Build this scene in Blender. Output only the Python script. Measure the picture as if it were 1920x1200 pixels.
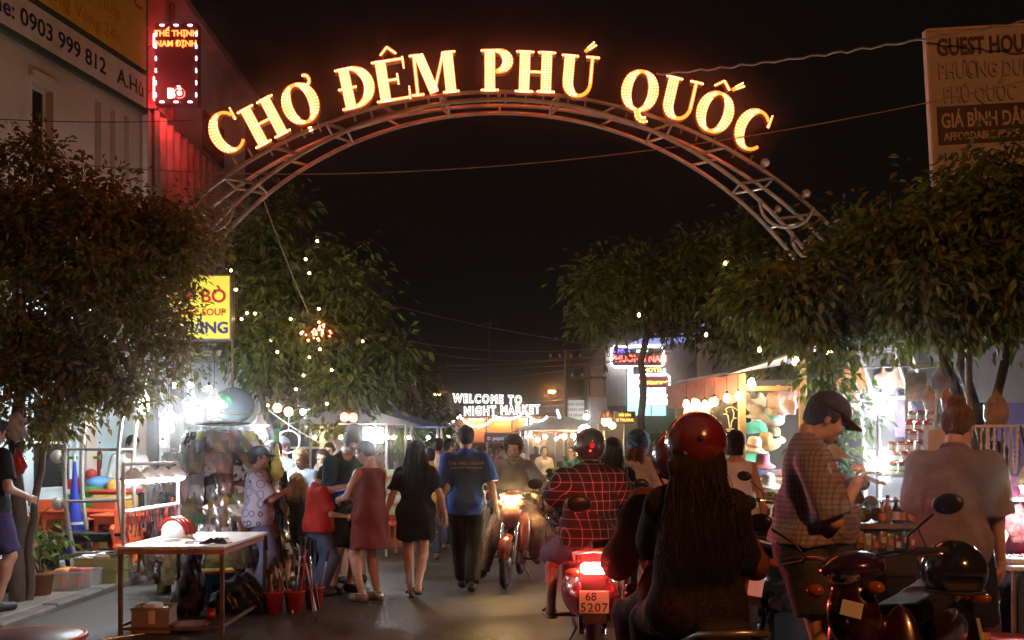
import bpy, math, random
import numpy as np
from mathutils import Vector, Matrix
from mathutils.bvhtree import BVHTree

for _o in list(bpy.data.objects):
    bpy.data.objects.remove(_o)
scene = bpy.context.scene
COL = scene.collection
R = math.radians
PI = math.pi

# ------------------------------------------------------------------ camera, night sky, exposure
F = 1800.0            # focal length in pixels of the 1920 wide photograph
EYE = 1.5             # camera height
cam_data = bpy.data.cameras.new('camera')
cam_data.sensor_width = 36.0
cam_data.lens = 36.0 * F / 1920.0
cam_data.shift_y = 245.0 / 1920.0
cam_data.clip_end = 2000.0
cam = bpy.data.objects.new('camera', cam_data)
COL.objects.link(cam)
cam.location = (0, 0, EYE)
cam.rotation_euler = (R(90), 0, 0)
scene.camera = cam

world = bpy.data.worlds.new('World')
scene.world = world
world.use_nodes = True
_nt = world.node_tree
_bg = _nt.nodes['Background']
_sky = _nt.nodes.new('ShaderNodeTexSky')
_sky.sky_type = 'NISHITA'
_sky.sun_disc = False
_sky.sun_elevation = R(-6)
_sky.sun_rotation = R(200)
_mix = _nt.nodes.new('ShaderNodeMix')
_mix.data_type = 'RGBA'
_mix.inputs[0].default_value = 0.92
_mix.inputs[7].default_value = (0.135, 0.098, 0.072, 1)    # town glow on the night sky
_nt.links.new(_sky.outputs[0], _mix.inputs[6])
_nt.links.new(_mix.outputs[2], _bg.inputs[0])
_bg.inputs[1].default_value = 0.015

scene.view_settings.view_transform = 'Standard'
scene.view_settings.look = 'None'
scene.view_settings.exposure = 0.95
scene.view_settings.gamma = 1.0
scene.cycles.use_denoising = True
scene.cycles.max_bounces = 2
scene.cycles.light_sampling_threshold = .05
scene.cycles.diffuse_bounces = 1
scene.cycles.glossy_bounces = 1
scene.cycles.transmission_bounces = 4
scene.cycles.transparent_max_bounces = 4
scene.cycles.volume_bounces = 0
scene.cycles.sample_clamp_indirect = 1.5
scene.cycles.caustics_reflective = False
scene.cycles.caustics_refractive = False
scene.cycles.use_light_tree = True
scene.cycles.use_adaptive_sampling = True
scene.cycles.adaptive_threshold = .02

def PX(px, Y):
    return (px - 960.0) / F * Y
def PZ(py, Y):
    return EYE + (845.0 - py) / F * Y
def at(px, py, Y):
    return Vector((PX(px, Y), Y, PZ(py, Y)))

# ------------------------------------------------------------------ materials
MATS = {}
def mat(name, col=(.5, .5, .5), rough=.6, metal=0.0, emit=None, power=0.0, var=.15, scale=6.0, bump=.0, bscale=40.0,
        trans=0.0, alpha=1.0, island=False, coat=0.0, sheen=0.0, sampling=True, spec=.5, stretch=None):
    if name in MATS:
        return MATS[name]
    m = bpy.data.materials.new(name)
    m.use_nodes = True
    nt = m.node_tree
    b = nt.nodes['Principled BSDF']
    L = nt.links.new
    b.inputs['Roughness'].default_value = rough
    b.inputs['Metallic'].default_value = metal
    b.inputs['Specular IOR Level'].default_value = spec
    b.inputs['Coat Weight'].default_value = coat
    if trans:
        b.inputs['Transmission Weight'].default_value = trans
    if alpha < 1:
        b.inputs['Alpha'].default_value = alpha
    if emit is not None:
        b.inputs['Base Color'].default_value = (*col, 1)
        b.inputs['Emission Color'].default_value = (*emit, 1)
        b.inputs['Emission Strength'].default_value = power
        if not sampling:
            m.cycles.emission_sampling = 'NONE'
        MATS[name] = m
        return m
    m.cycles.emission_sampling = 'NONE'
    tc = nt.nodes.new('ShaderNodeTexCoord')
    vec = tc.outputs['Object']
    if stretch:
        mp = nt.nodes.new('ShaderNodeMapping')
        mp.inputs['Scale'].default_value = stretch
        L(vec, mp.inputs['Vector'])
        vec = mp.outputs[0]
    if var > 0:
        nz = nt.nodes.new('ShaderNodeTexNoise')
        nz.inputs['Scale'].default_value = scale
        nz.inputs['Detail'].default_value = 5
        nz.inputs['Roughness'].default_value = .65
        L(vec, nz.inputs['Vector'])
        mr = nt.nodes.new('ShaderNodeMapRange')
        mr.inputs[1].default_value = .25
        mr.inputs[2].default_value = .75
        mr.inputs[3].default_value = 1 - var * 1.6
        mr.inputs[4].default_value = 1 + var
        L(nz.outputs[0], mr.inputs[0])
        src = mr.outputs[0]
        if island:
            ge = nt.nodes.new('ShaderNodeNewGeometry')
            m2 = nt.nodes.new('ShaderNodeMapRange')
            m2.inputs[3].default_value = .55
            m2.inputs[4].default_value = 1.45
            L(ge.outputs['Random Per Island'], m2.inputs[0])
            mu = nt.nodes.new('ShaderNodeMath')
            mu.operation = 'MULTIPLY'
            L(src, mu.inputs[0]); L(m2.outputs[0], mu.inputs[1])
            src = mu.outputs[0]
        mx = nt.nodes.new('ShaderNodeVectorMath')
        mx.operation = 'SCALE'
        mx.inputs[0].default_value = col
        L(src, mx.inputs['Scale'])
        L(mx.outputs[0], b.inputs['Base Color'])
        m2 = nt.nodes.new('ShaderNodeMapRange')
        m2.inputs[3].default_value = max(.02, rough - .1)
        m2.inputs[4].default_value = min(1, rough + .12)
        L(nz.outputs[0], m2.inputs[0])
        L(m2.outputs[0], b.inputs['Roughness'])
    else:
        b.inputs['Base Color'].default_value = (*col, 1)
    if bump > 0:
        n2 = nt.nodes.new('ShaderNodeTexNoise')
        n2.inputs['Scale'].default_value = bscale
        n2.inputs['Detail'].default_value = 4
        L(vec, n2.inputs['Vector'])
        bp = nt.nodes.new('ShaderNodeBump')
        bp.inputs['Strength'].default_value = bump
        bp.inputs['Distance'].default_value = .02
        L(n2.outputs[0], bp.inputs['Height'])
        L(bp.outputs[0], b.inputs['Normal'])
    if sheen:
        b.inputs['Sheen Weight'].default_value = sheen
    MATS[name] = m
    return m

def cloth(name, col=(.5, .5, .5), rough=.85, var=.12):
    return mat('cloth_' + name, col, rough, var=var, scale=9, bump=.55, bscale=15, spec=.2)

def glow(name, col=(1, 1, 1), power=1.0, base=(.8, .8, .8), sampling=True):
    return mat('glow_' + name, base, .5, emit=col, power=power, sampling=sampling)

def leaf_mat(name, col, col2):
    if name in MATS:
        return MATS[name]
    m = bpy.data.materials.new(name)
    m.use_nodes = True
    m.cycles.emission_sampling = 'NONE'
    nt = m.node_tree
    b = nt.nodes['Principled BSDF']
    L = nt.links.new
    ge = nt.nodes.new('ShaderNodeNewGeometry')
    rp = nt.nodes.new('ShaderNodeValToRGB')
    rp.color_ramp.elements[0].color = (*col, 1)
    rp.color_ramp.elements[1].color = (*col2, 1)
    L(ge.outputs['Random Per Island'], rp.inputs[0])
    L(rp.outputs[0], b.inputs['Base Color'])
    b.inputs['Roughness'].default_value = .55
    b.inputs['Specular IOR Level'].default_value = .22
    tr = nt.nodes.new('ShaderNodeBsdfTranslucent')
    L(rp.outputs[0], tr.inputs['Color'])
    ms = nt.nodes.new('ShaderNodeMixShader')
    ms.inputs[0].default_value = .3
    L(b.outputs[0], ms.inputs[1]); L(tr.outputs[0], ms.inputs[2])
    L(ms.outputs[0], nt.nodes['Material Output'].inputs[0])
    MATS[name] = m
    return m

# ------------------------------------------------------------------ scene graph helpers
def tag(o, label=None, cat=None, group=None, kind=None):
    if label: o['label'] = label
    if cat: o['category'] = cat
    if group: o['group'] = group
    if kind: o['kind'] = kind
    return o

WORLD_ROOT = {}
def thing(name, label, cat, loc=(0, 0, 0), rz=0.0, group=None, world=False):
    o = bpy.data.objects.new(name, None)
    o.empty_display_size = .1
    COL.objects.link(o)
    o.location = loc
    o.rotation_euler = (0, 0, rz)
    if world:
        WORLD_ROOT[o.name] = Matrix.Translation(-Vector(loc))
    return tag(o, label, cat, group)

def link(name, me, material=None, parent=None, label=None, cat=None, group=None, kind=None):
    o = bpy.data.objects.new(name, me)
    COL.objects.link(o)
    if material is not None and len(me.materials) == 0:
        me.materials.append(material)
    if parent is not None:
        o.parent = parent
        if parent.name in WORLD_ROOT:
            o.matrix_parent_inverse = WORLD_ROOT[parent.name]
    return tag(o, label, cat, group, kind)

def copy_tree(o, parent=None):
    c = o.copy()
    COL.objects.link(c)
    c.parent = parent
    for ch in o.children:
        copy_tree(ch, c)
    return c

def frame_of(d, up=(0, 0, 1)):
    d = Vector(d).normalized()
    u = Vector(up)
    if abs(d.dot(u)) > .97:
        u = Vector((0, 1, 0))
    s = d.cross(u).normalized()
    return d, s, s.cross(d).normalized()

class MB:
    """collects boxes, tubes, lathes and sheets into one mesh"""
    def __init__(self):
        self.v = []; self.f = []; self.sm = []
    def add(self, vs, fs, smooth=False):
        n = len(self.v)
        self.v += [tuple(p) for p in vs]
        self.f += [tuple(i + n for i in q) for q in fs]
        self.sm += [smooth] * len(fs)
        return self
    def box(self, c, s, rz=0.0, rx=0.0, M=None):
        x, y, z = s[0] / 2, s[1] / 2, s[2] / 2
        vs = [Vector((a * x, b * y, d * z)) for d in (-1, 1) for b in (-1, 1) for a in (-1, 1)]
        if M is None:
            M = Matrix.Rotation(rz, 3, 'Z') @ Matrix.Rotation(rx, 3, 'X')
        vs = [M @ p + Vector(c) for p in vs]
        return self.add(vs, [(0, 2, 3, 1), (4, 5, 7, 6), (0, 1, 5, 4), (2, 6, 7, 3), (0, 4, 6, 2), (1, 3, 7, 5)])
    def bbox(self, x0, x1, y0, y1, z0, z1):
        return self.box(((x0 + x1) / 2, (y0 + y1) / 2, (z0 + z1) / 2), (x1 - x0, y1 - y0, z1 - z0))
    def rbox(self, c, s, b=.01, rz=0.0, rx=0.0, M=None):
        """box with chamfered edges"""
        hx, hy, hz = s[0] / 2, s[1] / 2, s[2] / 2
        b = min(b, hx * .9, hy * .9, hz * .9)
        if M is None:
            M = Matrix.Rotation(rz, 3, 'Z') @ Matrix.Rotation(rx, 3, 'X')
        vs = []; idx = {}
        for sx in (-1, 1):
            for sy in (-1, 1):
                for sz in (-1, 1):
                    for ax in range(3):
                        p = [sx * (hx - b), sy * (hy - b), sz * (hz - b)]
                        p[ax] = (sx * hx, sy * hy, sz * hz)[ax]
                        idx[(sx, sy, sz, ax)] = len(vs)
                        vs.append(M @ Vector(p) + Vector(c))
        fs = []
        def q(*k): fs.append(tuple(idx[i] for i in k))
        for s_ in (-1, 1):
            r = (lambda *k: q(*(k if s_ > 0 else k[::-1])))
            r((s_, -1, -1, 0), (s_, 1, -1, 0), (s_, 1, 1, 0), (s_, -1, 1, 0))
            r((-1, s_, -1, 1), (-1, s_, 1, 1), (1, s_, 1, 1), (1, s_, -1, 1))
            r((-1, -1, s_, 2), (1, -1, s_, 2), (1, 1, s_, 2), (-1, 1, s_, 2))
        for a in (-1, 1):
            for c_ in (-1, 1):
                q((a, c_, -1, 0), (a, c_, 1, 0), (a, c_, 1, 1), (a, c_, -1, 1))
                q((a, -1, c_, 0), (a, 1, c_, 0), (a, 1, c_, 2), (a, -1, c_, 2))
                q((-1, a, c_, 1), (1, a, c_, 1), (1, a, c_, 2), (-1, a, c_, 2))
                for d in (-1, 1):
                    q((a, c_, d, 0), (a, c_, d, 1), (a, c_, d, 2))
        return self.add(vs, fs)
    def tube(self, pts, r, n=8, cap=True, closed=False, flat=1.0):
        pts = [Vector(p) for p in pts]
        m = len(pts)
        rr = r if isinstance(r, (list, tuple)) else [r] * m
        vs = []
        prev = None
        for i, p in enumerate(pts):
            if closed:
                d = pts[(i + 1) % m] - pts[i - 1]
            else:
                d = pts[min(i + 1, m - 1)] - pts[max(i - 1, 0)]
            d = d.normalized() if d.length > 1e-9 else Vector((0, 0, 1))
            if prev is None:
                _, s, u = frame_of(d)
            else:
                s = (prev - d * prev.dot(d))
                s = s.normalized() if s.length > 1e-6 else frame_of(d)[1]
                u = s.cross(d)
            prev = s
            for k in range(n):
                a = 2 * PI * k / n
                vs.append(p + (s * math.cos(a) + u * math.sin(a) * flat) * rr[i])
        fs = []
        for i in range(m if closed else m - 1):
            j = (i + 1) % m
            for k in range(n):
                k2 = (k + 1) % n
                fs.append((i * n + k, i * n + k2, j * n + k2, j * n + k))
        self.add(vs, fs, True)
        if cap and not closed:
            self.add([vs[k] for k in range(n)], [tuple(range(n))[::-1]])
            self.add([vs[(m - 1) * n + k] for k in range(n)], [tuple(range(n))])
        return self
    def lathe(self, prof, c=(0, 0, 0), n=16, axis=(0, 0, 1), smooth=True, sx=1.0, sy=1.0):
        d, s, u = frame_of(axis, (0, 1, 0))
        vs = []
        for r, z in prof:
            for k in range(n):
                a = 2 * PI * k / n
                vs.append(Vector(c) + d * z + s * (r * sx * math.cos(a)) + u * (r * sy * math.sin(a)))
        fs = []
        for i in range(len(prof) - 1):
            for k in range(n):
                k2 = (k + 1) % n
                fs.append((i * n + k, i * n + k2, (i + 1) * n + k2, (i + 1) * n + k))
        return self.add(vs, fs, smooth)
    def ball(self, c, r, n=12, m=8):
        r = r if isinstance(r, (tuple, list)) else (r, r, r)
        vs = [(c[0], c[1], c[2] - r[2])]
        for i in range(1, m):
            t = PI * i / m
            for k in range(n):
                a = 2 * PI * k / n
                vs.append((c[0] + r[0] * math.sin(t) * math.cos(a), c[1] + r[1] * math.sin(t) * math.sin(a), c[2] - r[2] * math.cos(t)))
        vs.append((c[0], c[1], c[2] + r[2]))
        fs = [(0, 1 + (k + 1) % n, 1 + k) for k in range(n)]
        for i in range(m - 2):
            for k in range(n):
                a, b = 1 + i * n + k, 1 + i * n + (k + 1) % n
                fs.append((a, b, b + n, a + n))
        e = len(vs) - 1
        o = 1 + (m - 2) * n
        fs += [(e, o + k, o + (k + 1) % n) for k in range(n)]
        return self.add(vs, fs, True)
    def octa(self, c, r):
        c = Vector(c)
        vs = [c + Vector(p) * r for p in ((1, 0, 0), (-1, 0, 0), (0, 1, 0), (0, -1, 0), (0, 0, 1), (0, 0, -1))]
        return self.add(vs, [(4, 0, 2), (4, 2, 1), (4, 1, 3), (4, 3, 0), (5, 2, 0), (5, 1, 2), (5, 3, 1), (5, 0, 3)])
    def poly(self, pts):
        return self.add(pts, [tuple(range(len(pts)))])
    def prism(self, pts, d):
        """extrude a polygon along vector d"""
        n = len(pts); d = Vector(d)
        a = [Vector(p) for p in pts]
        vs = a + [p + d for p in a]
        return self.add(vs, [tuple(range(n))[::-1], tuple(range(n, 2 * n))] + [(i, (i + 1) % n, n + (i + 1) % n, n + i) for i in range(n)])
    def sheet(self, fn, nu, nv, smooth=True):
        vs = [fn(i / nu, j / nv) for j in range(nv + 1) for i in range(nu + 1)]
        w = nu + 1
        return self.add(vs, [(j * w + i, j * w + i + 1, (j + 1) * w + i + 1, (j + 1) * w + i) for j in range(nv) for i in range(nu)], smooth)
    def mesh(self, name='m'):
        me = bpy.data.meshes.new(name)
        me.from_pydata(self.v, [], self.f)
        me.polygons.foreach_set('use_smooth', self.sm)
        me.update()
        return me
    def build(self, name, material, parent=None, **kw):
        return link(name, self.mesh(name), material, parent, **kw)

def mesh_np(name, V, Q, smooth=True):
    me = bpy.data.meshes.new(name)
    V = np.asarray(V, dtype=np.float32); Q = np.asarray(Q, dtype=np.int32)
    k = Q.shape[1]
    me.vertices.add(len(V)); me.vertices.foreach_set('co', V.ravel())
    me.loops.add(Q.size); me.loops.foreach_set('vertex_index', Q.ravel())
    me.polygons.add(len(Q))
    me.polygons.foreach_set('loop_start', np.arange(0, Q.size, k, dtype=np.int32))
    me.polygons.foreach_set('loop_total', np.full(len(Q), k, dtype=np.int32))
    me.polygons.foreach_set('use_smooth', np.full(len(Q), smooth))
    me.update(calc_edges=True)
    me.validate()
    return me

def text_mesh(s, size, bold=0.0, extrude=.002, align='CENTER', outline=0.0, spacing=1.0, xs=1.0):
    """flat lettering in the XZ plane, facing -Y"""
    cu = bpy.data.curves.new('lettering', 'FONT')
    cu.body = s; cu.size = size; cu.align_x = align; cu.align_y = 'CENTER'
    cu.space_character = spacing
    cu.resolution_u = 3
    if outline:
        cu.fill_mode = 'NONE'; cu.bevel_depth = outline; cu.bevel_resolution = 1; cu.offset = bold
    else:
        cu.extrude = extrude; cu.offset = bold
    o = bpy.data.objects.new('lettering', cu)
    COL.objects.link(o)
    dg = bpy.context.evaluated_depsgraph_get()
    me = bpy.data.meshes.new_from_object(o.evaluated_get(dg))
    bpy.data.objects.remove(o)
    bpy.data.curves.remove(cu)
    me.transform(Matrix.Scale(xs, 4, (1, 0, 0)))
    me.transform(Matrix.Rotation(R(90), 4, 'X'))
    me.materials.clear()
    return me

def text(s, size, material, parent, loc, rot=(0, 0, 0), name='lettering', **kw):
    me = text_mesh(s, size, **kw)
    M = Matrix.Translation(loc) @ (Matrix.Rotation(rot[2], 4, 'Z') @ Matrix.Rotation(rot[1], 4, 'Y') @ Matrix.Rotation(rot[0], 4, 'X'))
    me.transform(M)
    return link(name, me, material, parent)

# ------------------------------------------------------------------ implicit surfaces for bodies, clothes and fairings
class SDF:
    def __init__(self, lo, hi, h):
        self.h = h
        self.lo = np.array(lo, dtype=np.float32)
        n = np.ceil((np.array(hi) - self.lo) / h).astype(int) + 1
        self.ax = [self.lo[i] + h * np.arange(n[i], dtype=np.float32) for i in range(3)]
        self.D = np.full(n, 1.0, dtype=np.float32)
    def block(self, lo, hi):
        sl = []
        for i in range(3):
            a = int(max(0, math.floor((lo[i] - self.lo[i]) / self.h)))
            b = int(min(len(self.ax[i]), math.ceil((hi[i] - self.lo[i]) / self.h) + 1))
            if b <= a: return None
            sl.append(slice(a, b))
        return tuple(sl)
    def pts(self, sl):
        return self.ax[0][sl[0]][:, None, None], self.ax[1][sl[1]][None, :, None], self.ax[2][sl[2]][None, None, :]
    def put(self, sl, d, k, op):
        A = self.D[sl]
        if op == 'add':
            if k > 0:
                hh = np.clip(.5 + .5 * (A - d) / k, 0, 1)
                self.D[sl] = A * (1 - hh) + d * hh - k * hh * (1 - hh)
            else:
                self.D[sl] = np.minimum(A, d)
        else:
            if k > 0:
                hh = np.clip(.5 - .5 * (A + d) / k, 0, 1)
                self.D[sl] = A * (1 - hh) - d * hh + k * hh * (1 - hh)
            else:
                self.D[sl] = np.maximum(A, -d)
    def cap(self, a, b, r1, r2=None, k=.02, flat=1.0, clip=None, op='add', flatx=1.0):
        """tapered capsule; flat < 1 squeezes the depth (y)"""
        r2 = r1 if r2 is None else r2
        a = np.array(a, dtype=np.float32); b = np.array(b, dtype=np.float32)
        m = max(r1, r2) * max(1, flat, flatx) + k + 2 * self.h
        sl = self.block(np.minimum(a, b) - m, np.maximum(a, b) + m)
        if sl is None: return self
        x, y, z = self.pts(sl)
        s = np.array([1 / flatx, 1 / flat, 1.0], dtype=np.float32)
        ba = (b - a) * s
        px, py, pz = (x - a[0]) * s[0], (y - a[1]) * s[1], z - a[2]
        t = np.clip((px * ba[0] + py * ba[1] + pz * ba[2]) / max(1e-9, float(ba @ ba)), 0, 1)
        d = (np.sqrt((px - t * ba[0]) ** 2 + (py - t * ba[1]) ** 2 + (pz - t * ba[2]) ** 2) - (r1 + (r2 - r1) * t)) * min(1, flat, flatx)
        if clip:
            for p, n in clip:
                d = np.maximum(d, (x - p[0]) * n[0] + (y - p[1]) * n[1] + (z - p[2]) * n[2])
        self.put(sl, d, k, op)
        return self
    def ell(self, c, r, k=.02, op='add', M=None):
        c = np.array(c, dtype=np.float32)
        m = max(r) + k + 2 * self.h
        sl = self.block(c - m, c + m)
        if sl is None: return self
        x, y, z = self.pts(sl)
        x, y, z = x - c[0], y - c[1], z - c[2]
        if M is not None:
            M = np.array(M.transposed())
            x, y, z = (M[0][0] * x + M[0][1] * y + M[0][2] * z, M[1][0] * x + M[1][1] * y + M[1][2] * z, M[2][0] * x + M[2][1] * y + M[2][2] * z)
        q = np.sqrt((x / r[0]) ** 2 + (y / r[1]) ** 2 + (z / r[2]) ** 2)
        q2 = np.sqrt((x / r[0] ** 2) ** 2 + (y / r[1] ** 2) ** 2 + (z / r[2] ** 2) ** 2) + 1e-6
        d = np.where(q > .3, q * (q - 1) / q2, (q - 1) * min(r))
        self.put(sl, d.astype(np.float32), k, op)
        return self
    def box(self, c, s, rad=.01, k=.01, op='add', M=None):
        c = np.array(c, dtype=np.float32)
        m = float(np.linalg.norm(s)) / 2 + k + 2 * self.h
        sl = self.block(c - m, c + m)
        if sl is None: return self
        x, y, z = self.pts(sl)
        x, y, z = x - c[0], y - c[1], z - c[2]
        if M is not None:
            M = np.array(M.transposed())
            x, y, z = (M[0][0] * x + M[0][1] * y + M[0][2] * z, M[1][0] * x + M[1][1] * y + M[1][2] * z, M[2][0] * x + M[2][1] * y + M[2][2] * z)
        qx, qy, qz = np.abs(x) - (s[0] / 2 - rad), np.abs(y) - (s[1] / 2 - rad), np.abs(z) - (s[2] / 2 - rad)
        d = np.sqrt(np.maximum(qx, 0) ** 2 + np.maximum(qy, 0) ** 2 + np.maximum(qz, 0) ** 2) + np.minimum(np.maximum(np.maximum(qx, qy), qz), 0) - rad
        self.put(sl, d, k, op)
        return self
    def cut(self, p, n):
        """remove everything on the side the normal points to"""
        x, y, z = self.ax[0][:, None, None], self.ax[1][None, :, None], self.ax[2][None, None, :]
        self.D = np.maximum(self.D, (x - p[0]) * n[0] + (y - p[1]) * n[1] + (z - p[2]) * n[2]).astype(np.float32)
        return self
    def wrinkle(self, amp, fx=18, fz=7, seed=0.0):
        x, y, z = self.ax[0][:, None, None], self.ax[1][None, :, None], self.ax[2][None, None, :]
        w = np.sin(fx * x + 3 * z + seed + 1.3 * np.sin(fz * z + seed)) * np.cos(fx * .8 * y - fz * z + seed * 2) + .6 * np.sin(fx * 1.9 * (x + y) + fz * 2.1 * z + 2 * seed)
        w = w + .7 * np.sin(34 * (.55 * x + .8 * z) + 2.2 * np.sin(9 * x - 6 * z + seed) + seed) * np.clip(np.sin(6 * z + 4 * x + seed) + .3, 0, 1) + .45 * np.sin(52 * (z - .5 * y) + 3 * np.sin(11 * x + seed)) * np.clip(np.cos(7 * x + 5 * z), 0, 1)
        self.D = (self.D + amp * w).astype(np.float32)
        return self
    def net(self):
        D = self.D
        D[0] = D[-1] = 1; D[:, 0] = D[:, -1] = 1; D[:, :, 0] = D[:, :, -1] = 1
        I = D < 0
        C = np.zeros(tuple(n - 1 for n in D.shape), dtype=np.int8)
        corner = [(i, j, k) for i in (0, 1) for j in (0, 1) for k in (0, 1)]
        def sh(A, c): return A[c[0]:A.shape[0] - 1 + c[0], c[1]:A.shape[1] - 1 + c[1], c[2]:A.shape[2] - 1 + c[2]]
        for c in corner: C += sh(I, c)
        act = (C > 0) & (C < 8)
        idx = np.argwhere(act)
        if len(idx) == 0:
            return np.zeros((0, 3), np.float32), np.zeros((0, 4), np.int32)
        num = np.full(C.shape, -1, dtype=np.int32)
        num[act] = np.arange(len(idx))
        val = {c: D[idx[:, 0] + c[0], idx[:, 1] + c[1], idx[:, 2] + c[2]] for c in corner}
        acc = np.zeros((len(idx), 3), np.float32); cnt = np.zeros(len(idx), np.float32)
        for c in corner:
            for axis in range(3):
                if c[axis] == 0:
                    e = list(c); e[axis] = 1; e = tuple(e)
                    a, b = val[c], val[e]
                    m = (a < 0) != (b < 0)
                    t = np.where(m, a / np.where(m, a - b, 1), 0)
                    p = np.zeros((len(idx), 3), np.float32) + np.array(c, np.float32)
                    p[:, axis] = t
                    acc += p * m[:, None]; cnt += m
        V = self.lo + (idx + acc / cnt[:, None]) * self.h
        Q = []
        for axis in range(3):
            s0 = [slice(1, -1)] * 3; s1 = [slice(1, -1)] * 3
            s0[axis] = slice(0, -1); s1[axis] = slice(1, None)
            A, B = I[tuple(s0)], I[tuple(s1)]
            o = np.array([1, 1, 1]); o[axis] = 0
            u, v = [(1, 2), (2, 0), (0, 1)][axis]
            for flip, mk in ((False, A & ~B), (True, ~A & B)):
                e = np.argwhere(mk) + o
                if len(e) == 0: continue
                def cell(du, dv):
                    q = e.copy(); q[:, u] -= du; q[:, v] -= dv
                    return num[q[:, 0], q[:, 1], q[:, 2]]
                q = np.stack([cell(1, 1), cell(0, 1), cell(0, 0), cell(1, 0)], 1)
                Q.append(q[:, ::-1] if flip else q)
        Q = np.concatenate(Q)
        Q = Q[(Q >= 0).all(1)]
        return V.astype(np.float32), Q
    def build(self, name, material, parent=None, **kw):
        V, Q = self.net()
        return link(name, mesh_np(name, V, Q), material, parent, **kw)

def ord_word(i):
    return ['first', 'second', 'third', 'fourth', 'fifth', 'sixth', 'seventh', 'eighth', 'ninth', 'tenth', 'eleventh', 'twelfth', 'thirteenth', 'fourteenth', 'fifteenth', 'sixteenth'][i]
# ------------------------------------------------------------------ common materials
def asphalt():
    m = bpy.data.materials.new('asphalt')
    m.use_nodes = True
    m.cycles.emission_sampling = 'NONE'
    nt = m.node_tree; L = nt.links.new
    b = nt.nodes['Principled BSDF']
    tc = nt.nodes.new('ShaderNodeTexCoord')
    big = nt.nodes.new('ShaderNodeTexNoise'); big.inputs['Scale'].default_value = .55; big.inputs['Detail'].default_value = 6; big.inputs['Roughness'].default_value = .7
    fine = nt.nodes.new('ShaderNodeTexNoise'); fine.inputs['Scale'].default_value = 55; fine.inputs['Detail'].default_value = 3
    vor = nt.nodes.new('ShaderNodeTexVoronoi'); vor.inputs['Scale'].default_value = 1.1; vor.feature = 'DISTANCE_TO_EDGE'
    wob = nt.nodes.new('ShaderNodeTexNoise'); wob.inputs['Scale'].default_value = 2.0; wob.inputs['Detail'].default_value = 4
    add = nt.nodes.new('ShaderNodeVectorMath'); add.operation = 'ADD'
    for n in (big, fine, wob): L(tc.outputs['Object'], n.inputs['Vector'])
    L(tc.outputs['Object'], add.inputs[0]); L(wob.outputs['Color'], add.inputs[1]); L(add.outputs[0], vor.inputs['Vector'])
    rp = nt.nodes.new('ShaderNodeValToRGB')
    e = rp.color_ramp.elements
    e[0].position = .34; e[0].color = (.026, .024, .022, 1); e[1].position = .66; e[1].color = (.105, .092, .080, 1)
    L(big.outputs[0], rp.inputs[0])
    cr = nt.nodes.new('ShaderNodeMapRange'); cr.inputs[1].default_value = 0; cr.inputs[2].default_value = .012; cr.inputs[3].default_value = .55; cr.inputs[4].default_value = 1
    L(vor.outputs['Distance'], cr.inputs[0])
    fr = nt.nodes.new('ShaderNodeMapRange'); fr.inputs[1].default_value = .3; fr.inputs[2].default_value = .7; fr.inputs[3].default_value = .6; fr.inputs[4].default_value = 1.35
    L(fine.outputs[0], fr.inputs[0])
    m1 = nt.nodes.new('ShaderNodeMath'); m1.operation = 'MULTIPLY'; L(cr.outputs[0], m1.inputs[0]); L(fr.outputs[0], m1.inputs[1])
    sc = nt.nodes.new('ShaderNodeVectorMath'); sc.operation = 'SCALE'; L(rp.outputs[0], sc.inputs[0]); L(m1.outputs[0], sc.inputs['Scale'])
    L(sc.outputs[0], b.inputs['Base Color'])
    rr = nt.nodes.new('ShaderNodeMapRange'); rr.inputs[1].default_value = .3; rr.inputs[2].default_value = .7; rr.inputs[3].default_value = .38; rr.inputs[4].default_value = .9
    L(big.outputs[0], rr.inputs[0]); L(rr.outputs[0], b.inputs['Roughness'])
    bp = nt.nodes.new('ShaderNodeBump'); bp.inputs['Strength'].default_value = .5; bp.inputs['Distance'].default_value = .012
    L(fine.outputs[0], bp.inputs['Height']); L(bp.outputs[0], b.inputs['Normal'])
    return m

M_concrete = mat('concrete', (.25, .215, .18), .8, var=.3, scale=2.2, bump=.4, bscale=30)
M_kerb = mat('kerb', (.15, .14, .12), .85, var=.3, scale=5, bump=.3)
M_plaster = mat('plaster', (.66, .55, .48), .9, var=.14, scale=1.2, bump=.2, bscale=25)
M_plaster_grey = mat('plaster_grey', (.36, .34, .33), .9, var=.2, scale=1.3, bump=.2, bscale=25)
M_blue_wall = mat('pale_blue_wall', (.58, .72, .76), .7, var=.12, scale=1.5, bump=.1)
M_dark = mat('dark_void', (.02, .02, .022), .9, var=.1)
M_glass_dark = mat('dark_glass', (.02, .022, .025), .12, var=.05)
M_steel = mat('galvanised_steel', (.42, .41, .40), .38, .85, var=.2, scale=9, bump=.08)
M_rust = mat('brown_steel', (.16, .10, .07), .6, .3, var=.35, scale=14, bump=.2)
M_white_metal = mat('white_painted_metal', (.72, .72, .70), .42, var=.12, scale=8)
M_black = mat('black_plastic', (.012, .012, .013), .35, var=.1)
M_rubber = mat('rubber', (.018, .018, .018), .8, var=.2, scale=20)
M_chrome = mat('chrome', (.7, .7, .72), .12, 1.0, var=.05)
M_wood = mat('weathered_wood', (.25, .16, .09), .7, var=.35, scale=7, stretch=(1, 1, .15), bump=.3)
M_bark = mat('bark', (.10, .075, .055), .9, var=.4, scale=12, bump=.8, bscale=22, stretch=(1, 1, .3))
M_cable = mat('black_cable', (.05, .045, .04), .6, var=.15)
M_tin = mat('corrugated_tin', (.42, .42, .43), .5, .4, var=.25, scale=3)
M_roofdark = mat('dark_roof_sheet', (.10, .075, .06), .7, var=.3, scale=3)

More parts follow.
